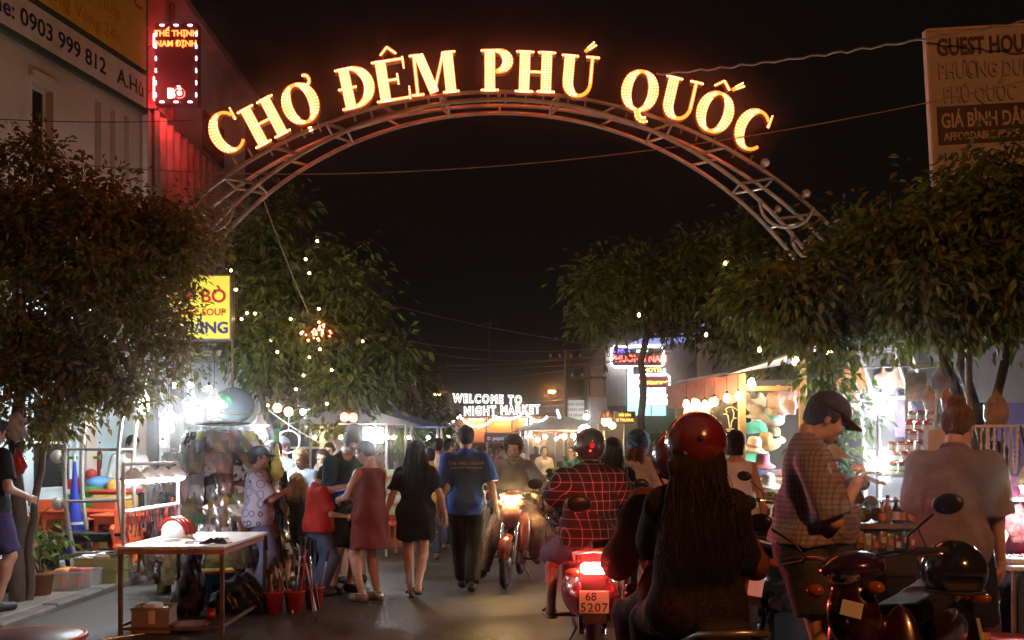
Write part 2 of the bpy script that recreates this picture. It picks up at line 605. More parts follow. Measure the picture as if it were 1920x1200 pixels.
# ------------------------------------------------------------------ ground
m = MB(); m.sheet(lambda u, v: (-200 + 400 * u, -30 + 400 * v, -.006), 4, 4, False)
m.build('ground', mat('packed_dirt', (.11, .095, .08), .95, var=.3, scale=.8, bump=.3), kind='structure')
m = MB(); m.sheet(lambda u, v: (-4.25 + 8.0 * u, -12 + 90 * v, 0), 4, 20, False)
m.build('road', asphalt(), kind='structure')
def slab(name, x0, x1, y0, y1, h):
    mb = MB(); mb.rbox(((x0 + x1) / 2, (y0 + y1) / 2, h / 2 - .2), (x1 - x0, y1 - y0, h + .4), .015)
    return mb.build(name, M_concrete, kind='structure')
slab('pavement_left', -14, -4.43, -12, 70, .06)
slab('pavement_right', 3.93, 14, -12, 70, .06)
def kerb(name, x, w):
    k0 = tag(bpy.data.objects.new(name, None), kind='structure'); COL.objects.link(k0)
    me = None
    for i in range(36):
        if me is None:
            mb = MB(); mb.rbox((0, 0, -.08), (w, .985, .30), .018); me = mb.mesh('kerb_stone'); me.materials.append(M_kerb)
        o = link('kerb_stone', me, None, k0); o.location = (x, 3.5 + i, .01 * math.sin(i * 2.1) - .005)
kerb('kerb_left', -4.34, .17); kerb('kerb_right', 3.84, .17)

# ------------------------------------------------------------------ buildings
def wall_holes(mb, x0, x1, y0, y1, z0, z1, holes):
    xs = sorted({x0, x1, *[h[0] for h in holes], *[h[1] for h in holes]})
    zs = sorted({z0, z1, *[h[2] for h in holes], *[h[3] for h in holes]})
    for a, b in zip(xs, xs[1:]):
        for c, d in zip(zs, zs[1:]):
            cx, cz = (a + b) / 2, (c + d) / 2
            if not any(h[0] < cx < h[1] and h[2] < cz < h[3] for h in holes):
                mb.bbox(a, b, y0, y1, c, d)
    return mb

def window(parent, x0, x1, y, z0, z1, bars=1, pm=None, fm=None):
    """frame sunk in an opening whose outer face is at y; pane behind"""
    fm = fm or M_white_metal
    w = .035
    f = MB()
    f.bbox(x0, x0 + w, y, y + .05, z0, z1).bbox(x1 - w, x1, y, y + .05, z0, z1)
    f.bbox(x0 + w, x1 - w, y, y + .05, z0, z0 + w).bbox(x0 + w, x1 - w, y, y + .05, z1 - w, z1)
    for i in range(bars):
        zc = z0 + (z1 - z0) * (i + 1) / (bars + 1)
        f.bbox(x0 + w, x1 - w, y, y + .045, zc - w / 2, zc + w / 2)
    fo = f.build('window', fm, parent)
    p = MB(); p.bbox(x0 + w * .5, x1 - w * .5, y + .02, y + .03, z0 + w * .5, z1 - w * .5)
    p.build('pane', pm or M_glass_dark, fo)
    return fo

# white building with the yellow banner; local x runs along the front away from the camera, y goes into the house
A_RZ = math.atan2(1, .224)
bA = thing('white_building', 'white plastered building carrying the big yellow banner, beside the road', 'building', (-5.4, 14, 0), A_RZ)
m = MB()
holes = [(-2.26, -1.88, 5.08, 6.05), (-1.07, -.93, 5.3, 6.25), (-.74, -.62, 5.3, 6.25), (-.42, -.30, 5.35, 6.25), (-4.2, -3.5, 5.0, 6.1), (-6.2, -5.4, 5.0, 6.1)]
wall_holes(m, -11, 0, 0, .28, 3.45, 10.4, holes)
m.bbox(-11, -.001, .281, 6, 3.4, 10.38)
m.build('wall', M_plaster, bA)
for h in holes: window(bA, h[0], h[1], .12, h[2], h[3], 1 if h[1] - h[0] > .2 else 0)
for h in holes:
    if h[1] - h[0] > .2:
        m = MB(); m.bbox(h[0] - .06, h[1] + .06, -.06, -.001, h[3] + .04, h[3] + .12); m.build('lintel', M_plaster, bA)
m = MB(); wall_holes(m, -11, -.004, .03, .26, 0, 3.4, [(-4.6, -3.3, 0, 2.4), (-2.2, -1.4, 1.0, 2.2)]); m.bbox(-11, -.01, .262, 5.9, 0, 3.39)
m.build('ground_floor_wall', M_blue_wall, bA)
window(bA, -2.2, -1.4, .1, 1.0, 2.2, 1)
m = MB(); m.bbox(-4.6, -3.3, .2, .255, 0, 2.4); m.build('door', mat('grey_door', (.4, .42, .43), .6), bA)
m = MB(); m.bbox(-11, .1, -.25, .02, 3.41, 3.5); m.build('canopy_ledge', M_concrete, bA)
for s in (-.12, -1.25, -5.2):
    m = MB(); m.bbox(s - .1, s + .1, -.09, .02, .11, 3.4); m.build('pilaster', M_plaster, bA)
m = MB(); m.tube([(-.02, -.06, 3.5), (-.02, -.06, 10.3)], .045, 8); m.build('drain_pipe', M_white_metal, bA)

for k, x in enumerate((-1.6, -3.9)):  # assumed lamps, out of sight, added to brighten the pale blue wall
    tl_ = thing('assumed_tube_lamp', 'assumed white tube lamp under the ledge of the white building, %s' % ['by its corner', 'above its door'][k], 'lamp', (-5.4, 14, 0), A_RZ)
    m = MB(); m.rbox((x, -.16, 3.375), (1.22, .07, .05), .008); m.build('fitting', M_white_metal, tl_)
    m = MB(); m.tube([(x - .58, -.16, 3.335), (x + .58, -.16, 3.335)], .014, 8); m.build('tube', glow('assumed_tube', (.88, .97, 1.0), 100), tl_)

# the yellow banner hung on the white building
bn = thing('advert_banner', 'large yellow banner with red and black lettering and a phone number on the white building', 'banner', (-5.4, 14, 0), A_RZ)
m = MB(); m.bbox(-10, -.1, -.17, -.1, 6.36, 9.4); m.build('frame', mat('banner_back', (.05, .09, .06), .6), bn)
m = MB(); m.bbox(-9.95, -.16, -.179, -.171, 6.97, 8.14); m.build('yellow_panel', mat('banner_yellow', (.80, .50, .07), .45, var=.1), bn)
m = MB(); m.bbox(-9.95, -.16, -.179, -.171, 6.43, 6.88); m.build('white_strip', mat('banner_white', (.75, .68, .62), .45, var=.1), bn)
m = MB(); m.bbox(-9.95, -.16, -.179, -.171, 8.28, 9.35); m.build('green_panel', mat('banner_green', (.03, .10, .05), .45, var=.1), bn)
M_ink = mat('ink_navy', (.03, .03, .07), .5, var=0); M_ink_red = mat('ink_red', (.55, .04, .02), .5, var=0); M_ink_orange = mat('ink_orange', (.62, .28, .05), .5, var=0)
M_ink_yellow = mat('ink_yellow', (.8, .6, .08), .5, var=0); M_ink_white = mat('ink_white', (.75, .74, .72), .5, var=0)
text('Hotline: 0903 999 812   A.Hù', .29, M_ink, bn, (-.22, -.182, 6.64), align='RIGHT', bold=.004)
text('VIỆT NAM ⇄ PHÚ QUỐC', .33, M_ink_red, bn, (-.25, -.182, 7.88), align='RIGHT', bold=.004)
text('Máy, Công Trình, Thép', .26, M_ink_orange, bn, (-.75, -.182, 7.50), align='RIGHT')
text('Cam Kết Giao Hàng Trong Vòng 24h', .25, M_ink_orange, bn, (-.75, -.182, 7.16), align='RIGHT')
text('THÀNH', .55, M_ink_yellow, bn, (-.3, -.182, 8.62), align='RIGHT', bold=.01)

# grey building behind, running down the street
bB = thing('grey_building', 'tall grey building with sloping roof edge behind the small red sign', 'building', (-6.0, 16.6, 0))
m = MB(); wall_holes(m, -7, 0, 0, .3, 0, 9.35, [(-.95, -.5, 5.0, 6.2)]); m.bbox(-.3, 0, .301, 5, 0, 9.35); m.bbox(-7, -.31, .302, 5, 0, 9.3)
m.build('wall', M_plaster_grey, bB)
window(bB, -.95, -.5, .1, 5.0, 6.2)
m = MB(); m.bbox(-7.2, .28, -.25, 5.2, 9.351, 9.5); m.build('roof', M_concrete, bB)
for i in range(1):
    m = MB(); m.bbox(.001, .06, 2 + i * 4, 3.2 + i * 4, 6.9, 8.1); m.build('window', M_glass_dark, bB)
m = MB(); m.tube([(.05, .2, 3), (.05, .2, 9.3)], .05, 8); m.build('drain_pipe', M_rust, bB)
cf = thing('corrugated_fence_wall', 'corrugated sheet parapet glowing red beneath the small upright sign', 'wall', (-5.66, 15.2, 0))
def corr(u, v): return Vector((.05 * math.sin(u * 190), u * 10, 3.3 + v * 3.6))
m = MB(); m.sheet(corr, 300, 1, True); m.build('sheet', M_tin, cf)
m = MB(); m.bbox(-.1, .06, -.05, 10, 6.901, 6.97); m.build('cap_rail', M_steel, cf)
m = MB(); m.bbox(-.5, -.06, .02, 9.9, 0, 6.85); m.bbox(-.5, .04, -.02, 0.018, 0, 3.3); m.build('backing', M_plaster_grey, cf)

# small upright LED sign
ls = thing('led_sign', 'upright red LED sign edged with white dashes, high beside the banner', 'sign', (-5.25, 15.0, 6.92))
m = MB(); m.rbox((0, .09, .63), (.68, .16, 1.28), .01); m.build('case', mat('sign_case_red_glow', (.16, .015, .015), .5), ls)  # red base colour stands in for LED glow on the case
M_ledw = glow('led_dash', (.95, .85, 1.0), 5, sampling=False)
k = 0
for i in range(3):
    for z in (.03, 1.23):
        m = MB(); m.box((-.22 + i * .22, 0, z), (.06, .016, .018)); m.build('dash_light', M_ledw, ls)
for i in range(6):
    for x in (-.315, .315):
        m = MB(); m.box((x, 0, .14 + i * .19), (.016, .016, .06)); m.build('dash_light', M_ledw, ls)
M_ledo = glow('led_orange', (1.0, .13, .02), 3.2); M_red_wash = glow('red_wash', (1.0, .03, .03), 90)
text('THẾ THỊNH', .125, M_ledo, ls, (0, 0.004, 1.10), bold=.004)
text('NAM ĐỊNH', .125, M_ledo, ls, (0, 0.004, .94), bold=.004)
text('BÒ', .19, glow('led_red_white', (1.0, .12, .10), 22), ls, (0, 0.004, .16), bold=.012)
m = MB(); m.tube([(-.34, .1, .3), (-.75, .5, .3)], .02, 6).tube([(-.34, .1, 1.0), (-.75, .5, 1.0)], .02, 6); m.build('bracket', M_rust, ls)
m = MB(); m.box((-.352, .06, .25), (.02, .1, .35)); m.box((-.352, .06, 1.0), (.02, .1, .2)); m.build('glow_lamp', M_red_wash, ls)  # side strips added to throw a red wash on wall and banner
m = MB(); m.bbox(-.22, .22, .172, .176, .05, .32); m.build('rear_glow_panel', glow('red_wash_rear', (1, .035, .03), 60), ls)  # blank glowing panel added on the back to redden the corrugated sheet

# shop front behind the hanging goods, under the yellow light box
sf = thing('noodle_shop', 'lit white shop front with open doorway behind the hanging goods stall', 'building', (-5.45, 15.05, 0))
m = MB(); wall_holes(m, 0, 2.6, .9, 1.1, 0, 3.1, [(.35, .9, .11, 2.3), (1.35, 2.3, .9, 2.2)]); m.bbox(0, 2.6, 1.11, 3.2, 3.0, 3.1)
m.build('wall', mat('shop_white', (.66, .68, .66), .7, var=.1, scale=2), sf)
window(sf, 1.35, 2.3, .97, .9, 2.2, 1)
m = MB(); m.bbox(-.1, 2.7, -.4, .88, 2.95, 3.03); m.build('awning', mat('shop_awning', (.5, .42, .38), .7), sf)
for x in (.05, 2.5):
    m = MB(); m.bbox(x, x + .12, -.35, -.23, 0, 2.95); m.build('post', M_white_metal, sf)
m = MB(); m.bbox(.35, .9, 1.6, 1.62, .11, 2.3); m.build('inner_wall', M_blue_wall, sf)

# yellow light box of the noodle shop
yb = thing('light_box_sign', 'yellow backlit noodle soup sign half hidden by the leafy tree', 'sign', (PX(361, 13.4), 13.4, PZ(637, 13.4)))
m = MB(); m.rbox((0, .1, .455), (1.08, .18, .93), .015); m.build('case', M_steel, yb)
m = MB(); m.bbox(-.515, .515, -.004, .008, .02, .89); m.build('lit_face', glow('yellow_face', (1.0, .80, .09), .36, base=(.6, .5, .05)), yb)
text('NAM ĐỊNH', .075, M_ink, yb, (.0, -.012, .83))
text('PHỞ BÒ', .26, glow('ink_red_lit', (.85, .03, .03), .14,base=(.5, .02, .02), sampling=False), yb, (.0, -.012, .60), bold=.006)
text('NOODLE SOUP', .135, glow('ink_red_lit2', (.75, .08, .03), .14,base=(.5, .03, .02), sampling=False), yb, (.0, -.012, .38), bold=.003)
text('TM ĐĂNG', .22, glow('ink_blue_lit', (.02, .03, .35), .1,base=(.02, .02, .2), sampling=False), yb, (.0, -.012, .16), bold=.006)
m = MB(); m.tube([(-.3, .1, .9), (-.3, .1, 1.4)], .015, 6).tube([(.3, .1, .9), (.3, .1, 1.4)], .015, 6).tube([(0.53, .1, -.9), (.53, .1, .95)], .02, 6); m.build('bracket', M_rust, yb)

# right hand wall behind the stalls
rb = thing('grey_house', 'grey rendered house wall behind the jars and hanging bags', 'building', (4.35, 11.9, 0))
m = MB(); wall_holes(m, 0, 8, 0, .25, 0, 4.0, [(1.35, 2.1, 0, 2.1)]); m.bbox(0, .25, .251, 9, 0, 4.0); m.bbox(.26, 8, .26, 9, 3.8, 3.99)
m.build('wall', mat('render_grey', (.13, .12, .125), .85, var=.2, scale=1.4, bump=.2), rb)
m = MB(); m.bbox(1.35, 2.1, .16, .22, 0, 2.1); m.build('door', mat('door_purple', (.09, .07, .17), .6), rb)
m = MB(); m.add([(-.5, -.9, 3.55), (8.2, -.9, 3.55), (8.2, 9, 4.7), (-.5, 9, 4.7), (-.5, -.9, 3.6), (8.2, -.9, 3.6), (8.2, 9, 4.75), (-.5, 9, 4.75)], [(0, 3, 2, 1), (4, 5, 6, 7), (0, 1, 5, 4), (1, 2, 6, 5), (2, 3, 7, 6), (3, 0, 4, 7)])
m.build('roof', M_roofdark, rb)
m = MB(); m.rbox((2.35, -.12, 2.0), (.12, .12, 3.6), .01); m.build('post', mat('pale_blue_post', (.28, .38, .42), .5), rb)

# blue gabled hotel down the street on the right
hb = thing('hotel_building', 'small hotel with blue lit gable and neon framed signs down the street', 'building', (2.9, 30, 0))
m = MB()
def corr2(u, v): return Vector((.02 + .65 * u, -.02 * math.sin(u * 70) - .02, 2.9 + v * 1.65))
wall_holes(m, 0, 5.2, .1, .35, 0, 4.9, [(.72, 1.95, 2.6, 4.1), (2.2, 2.7, 2.6, 3.4)]); m.bbox(0, 5.2, .36, 9, 0, 4.9)
m.build('wall', mat('hotel_wall', (.22, .19, .17), .8, var=.2), hb)
m = MB(); m.sheet(corr2, 60, 1); m.build('corrugated_panel', mat('white_tin', (.62, .64, .66), .5, var=.1), hb)
m = MB(); m.bbox(.72, 1.95, .3, .345, 2.6, 4.1); m.build('lit_window', glow('cool_interior', (.35, .75, .95), .9), hb)
for x in (1.1, 1.45):
    m = MB(); m.bbox(x, x + .04, .12, .16, 2.62, 4.08); m.build('mullion', M_white_metal, hb)
m = MB(); m.prism([(.6, -.25, 4.75), (2.4, -.25, 5.55), (3.9, -.25, 5.55), (3.9, -.25, 5.4), (2.5, -.25, 4.9), (.6, -.25, 4.65)], (0, .5, 0)); m.build('gable_fascia', glow('blue_lit_fascia', (.16, .27, .75), .45), hb)  # fascia glows by itself in place of blue light falling on it
m = MB(); m.prism([(-.4, .1, 4.9), (2.6, .1, 6.0), (5.6, .1, 4.9)], (0, 9, 0)); m.build('roof', M_roofdark, hb)
def neon_frame(parent, x0, x1, z0, z1, y, col, name='neon_tube', r=.035):
    mb = MB(); c = .08
    mb.tube([(x0, y, z0 + c), (x0, y, z1 - c), (x0 + c, y, z1), (x1 - c, y, z1), (x1, y, z1 - c), (x1, y, z0 + c), (x1 - c, y, z0), (x0 + c, y, z0)], r, 6, closed=True)
    return mb.build(name, col, parent)
M_neonw = glow('neon_white', (1.0, .86, .82), 6)
s1 = thing('neon_sign', 'long red lettered sign in a white neon frame on the hotel', 'sign', (3.11, 29.75, 4.15))
m = MB(); m.bbox(0, 1.55, .02, .12, 0, .5); m.build('board', mat('sign_dark', (.03, .015, .015), .5), s1)
neon_frame(s1, -.03, 1.58, -.05, .58, 0, M_neonw)
text('PHUONG NAM', .30, glow('red_letters', (1, .07, .04), 2.2), s1, (.82, 0.012, .2), bold=.012, xs=.85)
text('BANK 4', .17, glow('blue_letters', (.12, .08, .9), 2.5), s1, (.25, -.03, .43), bold=.004)
m = MB(); m.bbox(.75, 1.1, -.02, .01, .4, .47); m.build('green_tube', glow('green_tube', (.3, 1, .5), 3), s1)
s2 = thing('neon_sign', 'small black sign with yellow HOTEL letters on the hotel', 'sign', (3.9, 29.6, 3.9))
m = MB(); m.bbox(-.15, .75, .02, .1, -.03, .2); m.build('board', mat('sign_dark'), s2)
text('HOTEL', .19, glow('amber_letters', (1, .45, .04), 2.5), s2, (.46, .008, .085), bold=.004)
s3 = thing('neon_sign', 'dark red sign with amber script in a white neon frame, lowest on the hotel', 'sign', (3.9, 29.55, 3.45))
m = MB(); m.bbox(0, .9, .02, .1, .0, .34); m.build('board', mat('sign_red', (.25, .015, .012), .5), s3)
neon_frame(s3, -.05, .95, -.25, .4, 0, M_neonw, r=.03)
text('Restaurant', .2, glow('amber_letters'  , (1, .45, .04), 2.5), s3, (.45, .008, .16), bold=.004)
s4 = thing('shop_light', 'green lit shop canopy with white tubes beneath the hotel signs', 'canopy', (4.05, 29.3, 2.55))
m = MB(); m.bbox(0, 1.15, 0, .5, .35, .62); m.build('fascia', glow('green_fascia', (.05, .5, .12), .7), s4)
m = MB(); m.bbox(.1, .55, -.06, -.01, .4, .5).bbox(.62, .85, -.06, -.01, .4, .48); m.build('tube_light', glow('cool_tube', (.8, 1, .95), 12), s4)

# orange building that closes the street
ob = thing('orange_building', 'orange painted hall closing the far end of the street', 'building', (-2.6, 46, 0))
m = MB(); wall_holes(m, 0, 4.2, 0, .3, 0, 3.05, [(.6, 3.6, 0, 1.9)]); m.build('wall', mat('orange_wall', (.60, .22, .05), .7, var=.1), ob)
for q in ((-4, 0), (4.21, 9)):
    m = MB(); m.bbox(q[0], q[1], .1, .4, 0, 3.6); m.build('wing_wall', M_plaster_grey, ob)
m = MB(); m.bbox(.1, 4.1, 3.5, 3.6, 0, 3); m.build('inner_wall', mat('orange_wall'), ob)
m = MB(); m.bbox(-.4, 4.8, -1.2, 4, 3.1, 3.3); m.build('roof', mat('eave_brown', (.22, .10, .05), .7), ob)
for x in (.3, 1.4, 2.6, 3.9):
    m = MB(); m.tube([(x, -1.0, 0), (x, -1.0, 3.1)], .05, 8); m.build('post', M_white_metal, ob)
for x in (.9, 2.1, 3.3):
    m = MB(); m.box((x, -.3, 2.98), (.7, .12, .05)); m.build('strip_lamp', glow('warm_strip', (1, .62, .28), 42), ob)
aw = thing('shop_awning', 'dark blue awning with drinks lettering in front of the orange hall', 'awning', (PX(908, 43), 43, PZ(828, 43)))
m = MB(); m.add([(0, 0, 0), (1.9, 0, 0), (1.9, .6, .42), (0, .6, .42), (0, 0, -.02), (1.9, 0, -.02), (1.9, .6, .40), (0, .6, .40)], [(0, 1, 2, 3), (7, 6, 5, 4), (0, 4, 5, 1), (1, 5, 6, 2), (2, 6, 7, 3), (3, 7, 4, 0)])
m.build('cloth', mat('awning_blue', (.03, .05, .16), .6), aw)
m = MB(); m.bbox(.0, 1.9, -.02, -.005, -.02, .3); m.build('valance', mat('awning_blue'), aw)
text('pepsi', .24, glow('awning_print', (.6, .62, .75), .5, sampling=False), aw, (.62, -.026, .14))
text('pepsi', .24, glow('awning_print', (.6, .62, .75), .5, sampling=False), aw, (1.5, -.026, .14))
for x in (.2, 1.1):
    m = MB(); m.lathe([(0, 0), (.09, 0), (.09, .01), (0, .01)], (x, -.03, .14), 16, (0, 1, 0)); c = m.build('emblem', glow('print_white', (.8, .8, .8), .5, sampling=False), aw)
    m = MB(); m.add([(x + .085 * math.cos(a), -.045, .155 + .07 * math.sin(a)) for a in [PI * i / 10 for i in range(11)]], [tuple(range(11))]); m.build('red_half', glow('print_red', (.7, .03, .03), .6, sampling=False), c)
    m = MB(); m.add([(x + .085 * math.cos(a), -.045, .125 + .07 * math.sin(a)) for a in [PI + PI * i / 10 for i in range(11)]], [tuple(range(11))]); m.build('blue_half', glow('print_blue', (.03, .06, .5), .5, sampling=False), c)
for x in (.05, 1.85):
    m = MB(); m.tube([(x, .02, -.03), (x, .02, -PZ(828, 43))], .02, 6); m.build('post', M_steel, aw)

# dim houses lining the street further down, both sides
def plain_house(x0, x1, y0, y1, h, label, col, nw, lit=None, side=1):
    hh = thing('street_house', label, 'house', (x0, y0, 0))
    w, d = x1 - x0, y1 - y0
    holes = [(w * (i + .5) / nw - .35, w * (i + .5) / nw + .35, h - 1.6, h - .5) for i in range(nw)]
    mb = MB(); wall_holes(mb, 0, w, 0, .25, 0, h, holes + [(w * .2, w * .8, 0, 2.2)]); mb.bbox(0, w, .26, d, 0, h)
    mb.build('wall', col, hh)
    for q in holes: window(hh, q[0], q[1], .08, q[2], q[3], 1)
    mb = MB(); mb.prism([(-.3, -.3, h), (w / 2, -.3, h + .9), (w + .3, -.3, h)], (0, d + .5, 0)); mb.build('roof', M_roofdark, hh)
    mb = MB(); mb.bbox(w * .2, w * .8, .2, .25, 0, 2.2); mb.build('shutter', M_tin, hh)
    if lit:
        mb = MB(); mb.box((w * .5, -.12, 2.45), (w * .5, .08, .06)); mb.build('strip_lamp', lit, hh)
    return hh
M_lit_warm = glow('warm_strip'); M_lit_cool = glow('cool_strip', (.85, .95, 1), 30)
plain_house(-9.5, -4.9, 26, 34, 4.4, 'low house with tin shutter past the noodle shop tree', mat('ochre_wall', (.42, .28, .17), .8), 2, M_lit_cool)
plain_house(-9.5, -4.2, 36, 44, 4.0, 'farthest house on the banner side of the street', mat('pink_wall', (.40, .27, .24), .8), 2, M_lit_warm)
plain_house(4.5, 9.5, 40, 46, 4.2, 'house beyond the neon hotel, near the orange hall', mat('ochre_wall'), 2, M_lit_warm)
plain_house(5.2, 10, 19.5, 27, 4.6, 'brown house behind the dark roadside tree before the hotel', mat('brown_wall', (.23, .15, .10), .8), 2)
# ------------------------------------------------------------------ the steel arch over the street
AY = 11.0
ACX, ACZ = PX(936, AY), PZ(888, AY)
arch = thing('street_arch', 'tubular steel arch spanning the street under the glowing letters', 'arch', (ACX, AY, 0), world=True)
M_pipe = mat('arch_pipe', (.44, .41, .38), .33, .6, var=.2, scale=5)
def chord_pt(a, b, t, y):
    return Vector((ACX + a * math.cos(t), y, ACZ + b * math.sin(t)))
CH = [(4.36, 4.28, AY - .02), (4.97, 4.37, AY - .02), (4.36, 4.28, AY + .42), (4.97, 4.37, AY + .42)]
for a, b, y in CH:
    t0 = -math.asin(ACZ / b)
    m = MB(); m.tube([chord_pt(a, b, t0 + (PI - 2 * t0) * i / 90, y) for i in range(91)], .026, 8); m.build('chord_pipe', M_pipe, arch)
for i in range(27):
    t = R(-12 + 204 * i / 26)
    p = [chord_pt(a, b, t, y) for a, b, y in CH]
    m = MB(); m.tube([p[0], p[1]], .02, 6); m.build('rung', M_pipe, arch)
    m = MB(); m.tube([p[2], p[3]], .018, 6); m.build('rung', M_pipe, arch)
    if i % 2 == 0:
        m = MB(); m.tube([p[0], p[2]], .016, 6); m.build('spacer', M_pipe, arch)
        m = MB(); m.tube([p[1], p[3]], .016, 6); m.build('spacer', M_pipe, arch)
M_globe = mat('globe', (.62, .52, .46), .3, var=.08)
def globe_on(deg, r=.065, chord=1, off=.07):
    a, b, y = CH[chord]; t = R(deg)
    c = chord_pt(a + off, b + off, t, y - .03); n = Vector((math.cos(t), 0, math.sin(t)))
    mb = MB(); mb.ball(c, r, 14, 9); g = mb.build('globe_cap', M_globe, arch)
    mb = MB(); mb.tube([c - n * .03, c - n * (off + .01)], r * .72, 12); mb.build('collar', M_steel, g)
for q in (177.5, 184.4, 193, 171): globe_on(q, .078)
for q in (53, 46, 40, 33.5, 27): globe_on(q, .052)
for q in (44, 37.5, 31): globe_on(q, .04, 0, .06)
def scroll(d0, d1, bul, r=.02):
    P0, P1 = chord_pt(4.36, 4.28, R(d0), AY - .07), chord_pt(4.97, 4.37, R(d1), AY - .07)
    d = P1 - P0; n = Vector((-d.z, 0, d.x)).normalized()
    mb = MB(); mb.tube([P0 + d * (.5 - .5 * math.cos(t)) + n * (bul * math.sin(t)) for t in [PI * i / 16 for i in range(17)]], r, 6); mb.build('scroll', M_pipe, arch)
scroll(47, 44, -.28); scroll(40, 37, -.28); scroll(33, 30, -.28); scroll(134, 137, .28); scroll(142, 145, .28)
for q in (-4.2, 4.2):
    m = MB(); m.lathe([(.16, 0), (.16, .05), (.13, .06), (.05, .1)], (ACX + q, AY, 0), 16); m.build('foot_plate', M_concrete, arch)
# two lamps clamped to the right leg
M_tubew = glow('white_lamp', (.93, .97, 1.0), 340)
for py in (752, 868):
    c = at(1650, py, AY - .14)
    l = thing('lamp', 'glaring white lamp clamped to the arch leg, %s of the two' % ('upper' if py < 800 else 'lower'), 'lamp', c)
    m = MB(); m.lathe([(.0, -.13), (.05, -.12), (.065, -.04), (.055, .05), (.03, .08)], n=12); m.build('bulb', M_tubew, l)
    m = MB(); m.lathe([(.035, .08), (.035, .14), (0, .15)], n=10); m.tube([(0, 0, .14), (-.04, .1, .16)], .012, 6); m.build('socket', M_black, l)

# ------------------------------------------------------------------ glowing channel letters
def arc(cx, cy, rx, ry, a0, a1, hw, n=28):
    pts, ws = [], []
    for i in range(n + 1):
        t = R(a0 + (a1 - a0) * i / n)
        pts.append((cx + rx * math.cos(t), cy + ry * math.sin(t))); ws.append(hw(t))
    return pts, ws
def bar(x0, y0, x1, y1, w, w2=None, n=6):
    return [(x0 + (x1 - x0) * i / n, y0 + (y1 - y0) * i / n) for i in range(n + 1)], [w + ((w2 if w2 is not None else w) - w) * i / n for i in range(n + 1)]
TK, TN = .125, .035
bow = lambda t: TN + (TK - TN) * abs(math.cos(t)) ** 1.3
def stem(x, serif_w=.2, w=TK, top=True, bot=True):
    s = [bar(x, .02, x, .98, w)]
    if bot: s.append(bar(x - serif_w, .03, x + serif_w, .03, TN))
    if top: s.append(bar(x - serif_w, .97, x + serif_w, .97, TN))
    return s
GL = {}
GL['C'] = [arc(.42, .5, .33, .47, 42, 315, lambda t: TN + (TK - TN) * max(0, -math.cos(t)) ** .9), bar(.70, .97, .70, .68, .02, .04)]
GL['O'] = [arc(.44, .5, .32, .465, 0, 360, bow, 40)]
GL['H'] = stem(.2) + stem(.72) + [bar(.2, .5, .72, .5, TN)]
GL['D'] = stem(.2) + [arc(.27, .5, .46, .465, -90, 90, lambda t: TN + (TK - TN) * max(0, math.cos(t)) ** 1.1), bar(0, .5, .42, .5, TN)]
GL['E'] = stem(.2) + [bar(.2, .965, .74, .965, TN), bar(.74, 1.0, .74, .74, TN, .02), bar(.2, .035, .78, .035, TN), bar(.78, 0, .80, .28, TN, .02), bar(.2, .5, .55, .5, TN), bar(.56, .62, .56, .38, .025)]
GL['M'] = [bar(.12, .02, .12, .97, .04), bar(0, .03, .26, .03, TN), bar(.02, .97, .28, .97, TN), bar(.24, .96, .52, .06, .11), bar(.52, .06, .82, .96, .035), bar(.92, .02, .92, .98, TK), bar(.74, .03, 1.1, .03, TN), bar(.8, .97, 1.1, .97, TN)]
GL['P'] = stem(.2) + [arc(.3, .72, .33, .25, -90, 90, lambda t: TN + (TK - TN) * max(0, math.cos(t)) ** 1.1)]
GL['U'] = [bar(.2, .35, .2, .98, TK), bar(.02, .97, .4, .97, TN), bar(.74, .35, .74, .98, .04), bar(.6, .97, .9, .97, TN), arc(.47, .36, .27, .33, 180, 360, lambda t: .04 + (TK - .04) * max(0, -math.cos(t)))]
GL['Q'] = GL['O'] + [arc(.62, .02, .16, .2, 170, 300, lambda t: .07)]
CIRC = lambda x, y: [bar(x - .18, y, x, y + .17, .03), bar(x, y + .17, x + .18, y, .035)]
ACUTE = lambda x, y: [bar(x, y, x + .22, y + .2, .035, .06)]
HORN = [arc(.74, .98, .1, .12, -100, 100, lambda t: .04)]
DOT = [bar(.42, -.16, .48, -.16, .05, .05, 2)]
LET = [  # photo centre, tilt, strokes, letter width
 (428, 246, 27, GL['C'], .84), (495, 228, 28, GL['H'], .92), (563, 194, 21, GL['O'] + HORN + DOT, .88),
 (668, 163, 12, GL['D'], .84), (736, 150, 9, GL['E'] + CIRC(.42, 1.12), .86), (814, 138, 6, GL['M'], 1.12),
 (931, 132, 0, GL['P'], .72), (1004, 135, -2, GL['H'], .92), (1086, 143, -5, GL['U'] + ACUTE(.55, 1.1), .92),
 (1200, 170, -10, GL['Q'], .88), (1276, 186, -13, GL['U'], .92), (1341, 210, -18, GL['O'] + CIRC(.42, 1.1) + ACUTE(.66, 1.12), .88), (1414, 244, -22, GL['C'], .84)]
NAMES = ['C', 'H', 'O with horn and dot', 'D with bar', 'E with circumflex', 'M', 'P', 'H of the middle word', 'U with acute accent', 'Q', 'U of the last word', 'O with two accents', 'C ending the sign']
M_face = glow('letter_face', (1.0, .085, .010), 4.2, base=(.4, .1, .02))
M_dots = glow('letter_dots', (1.0, .30, .12), 13)
M_return = mat('letter_return', (.62, .26, .12), .5, .2, var=.15)
S = .475
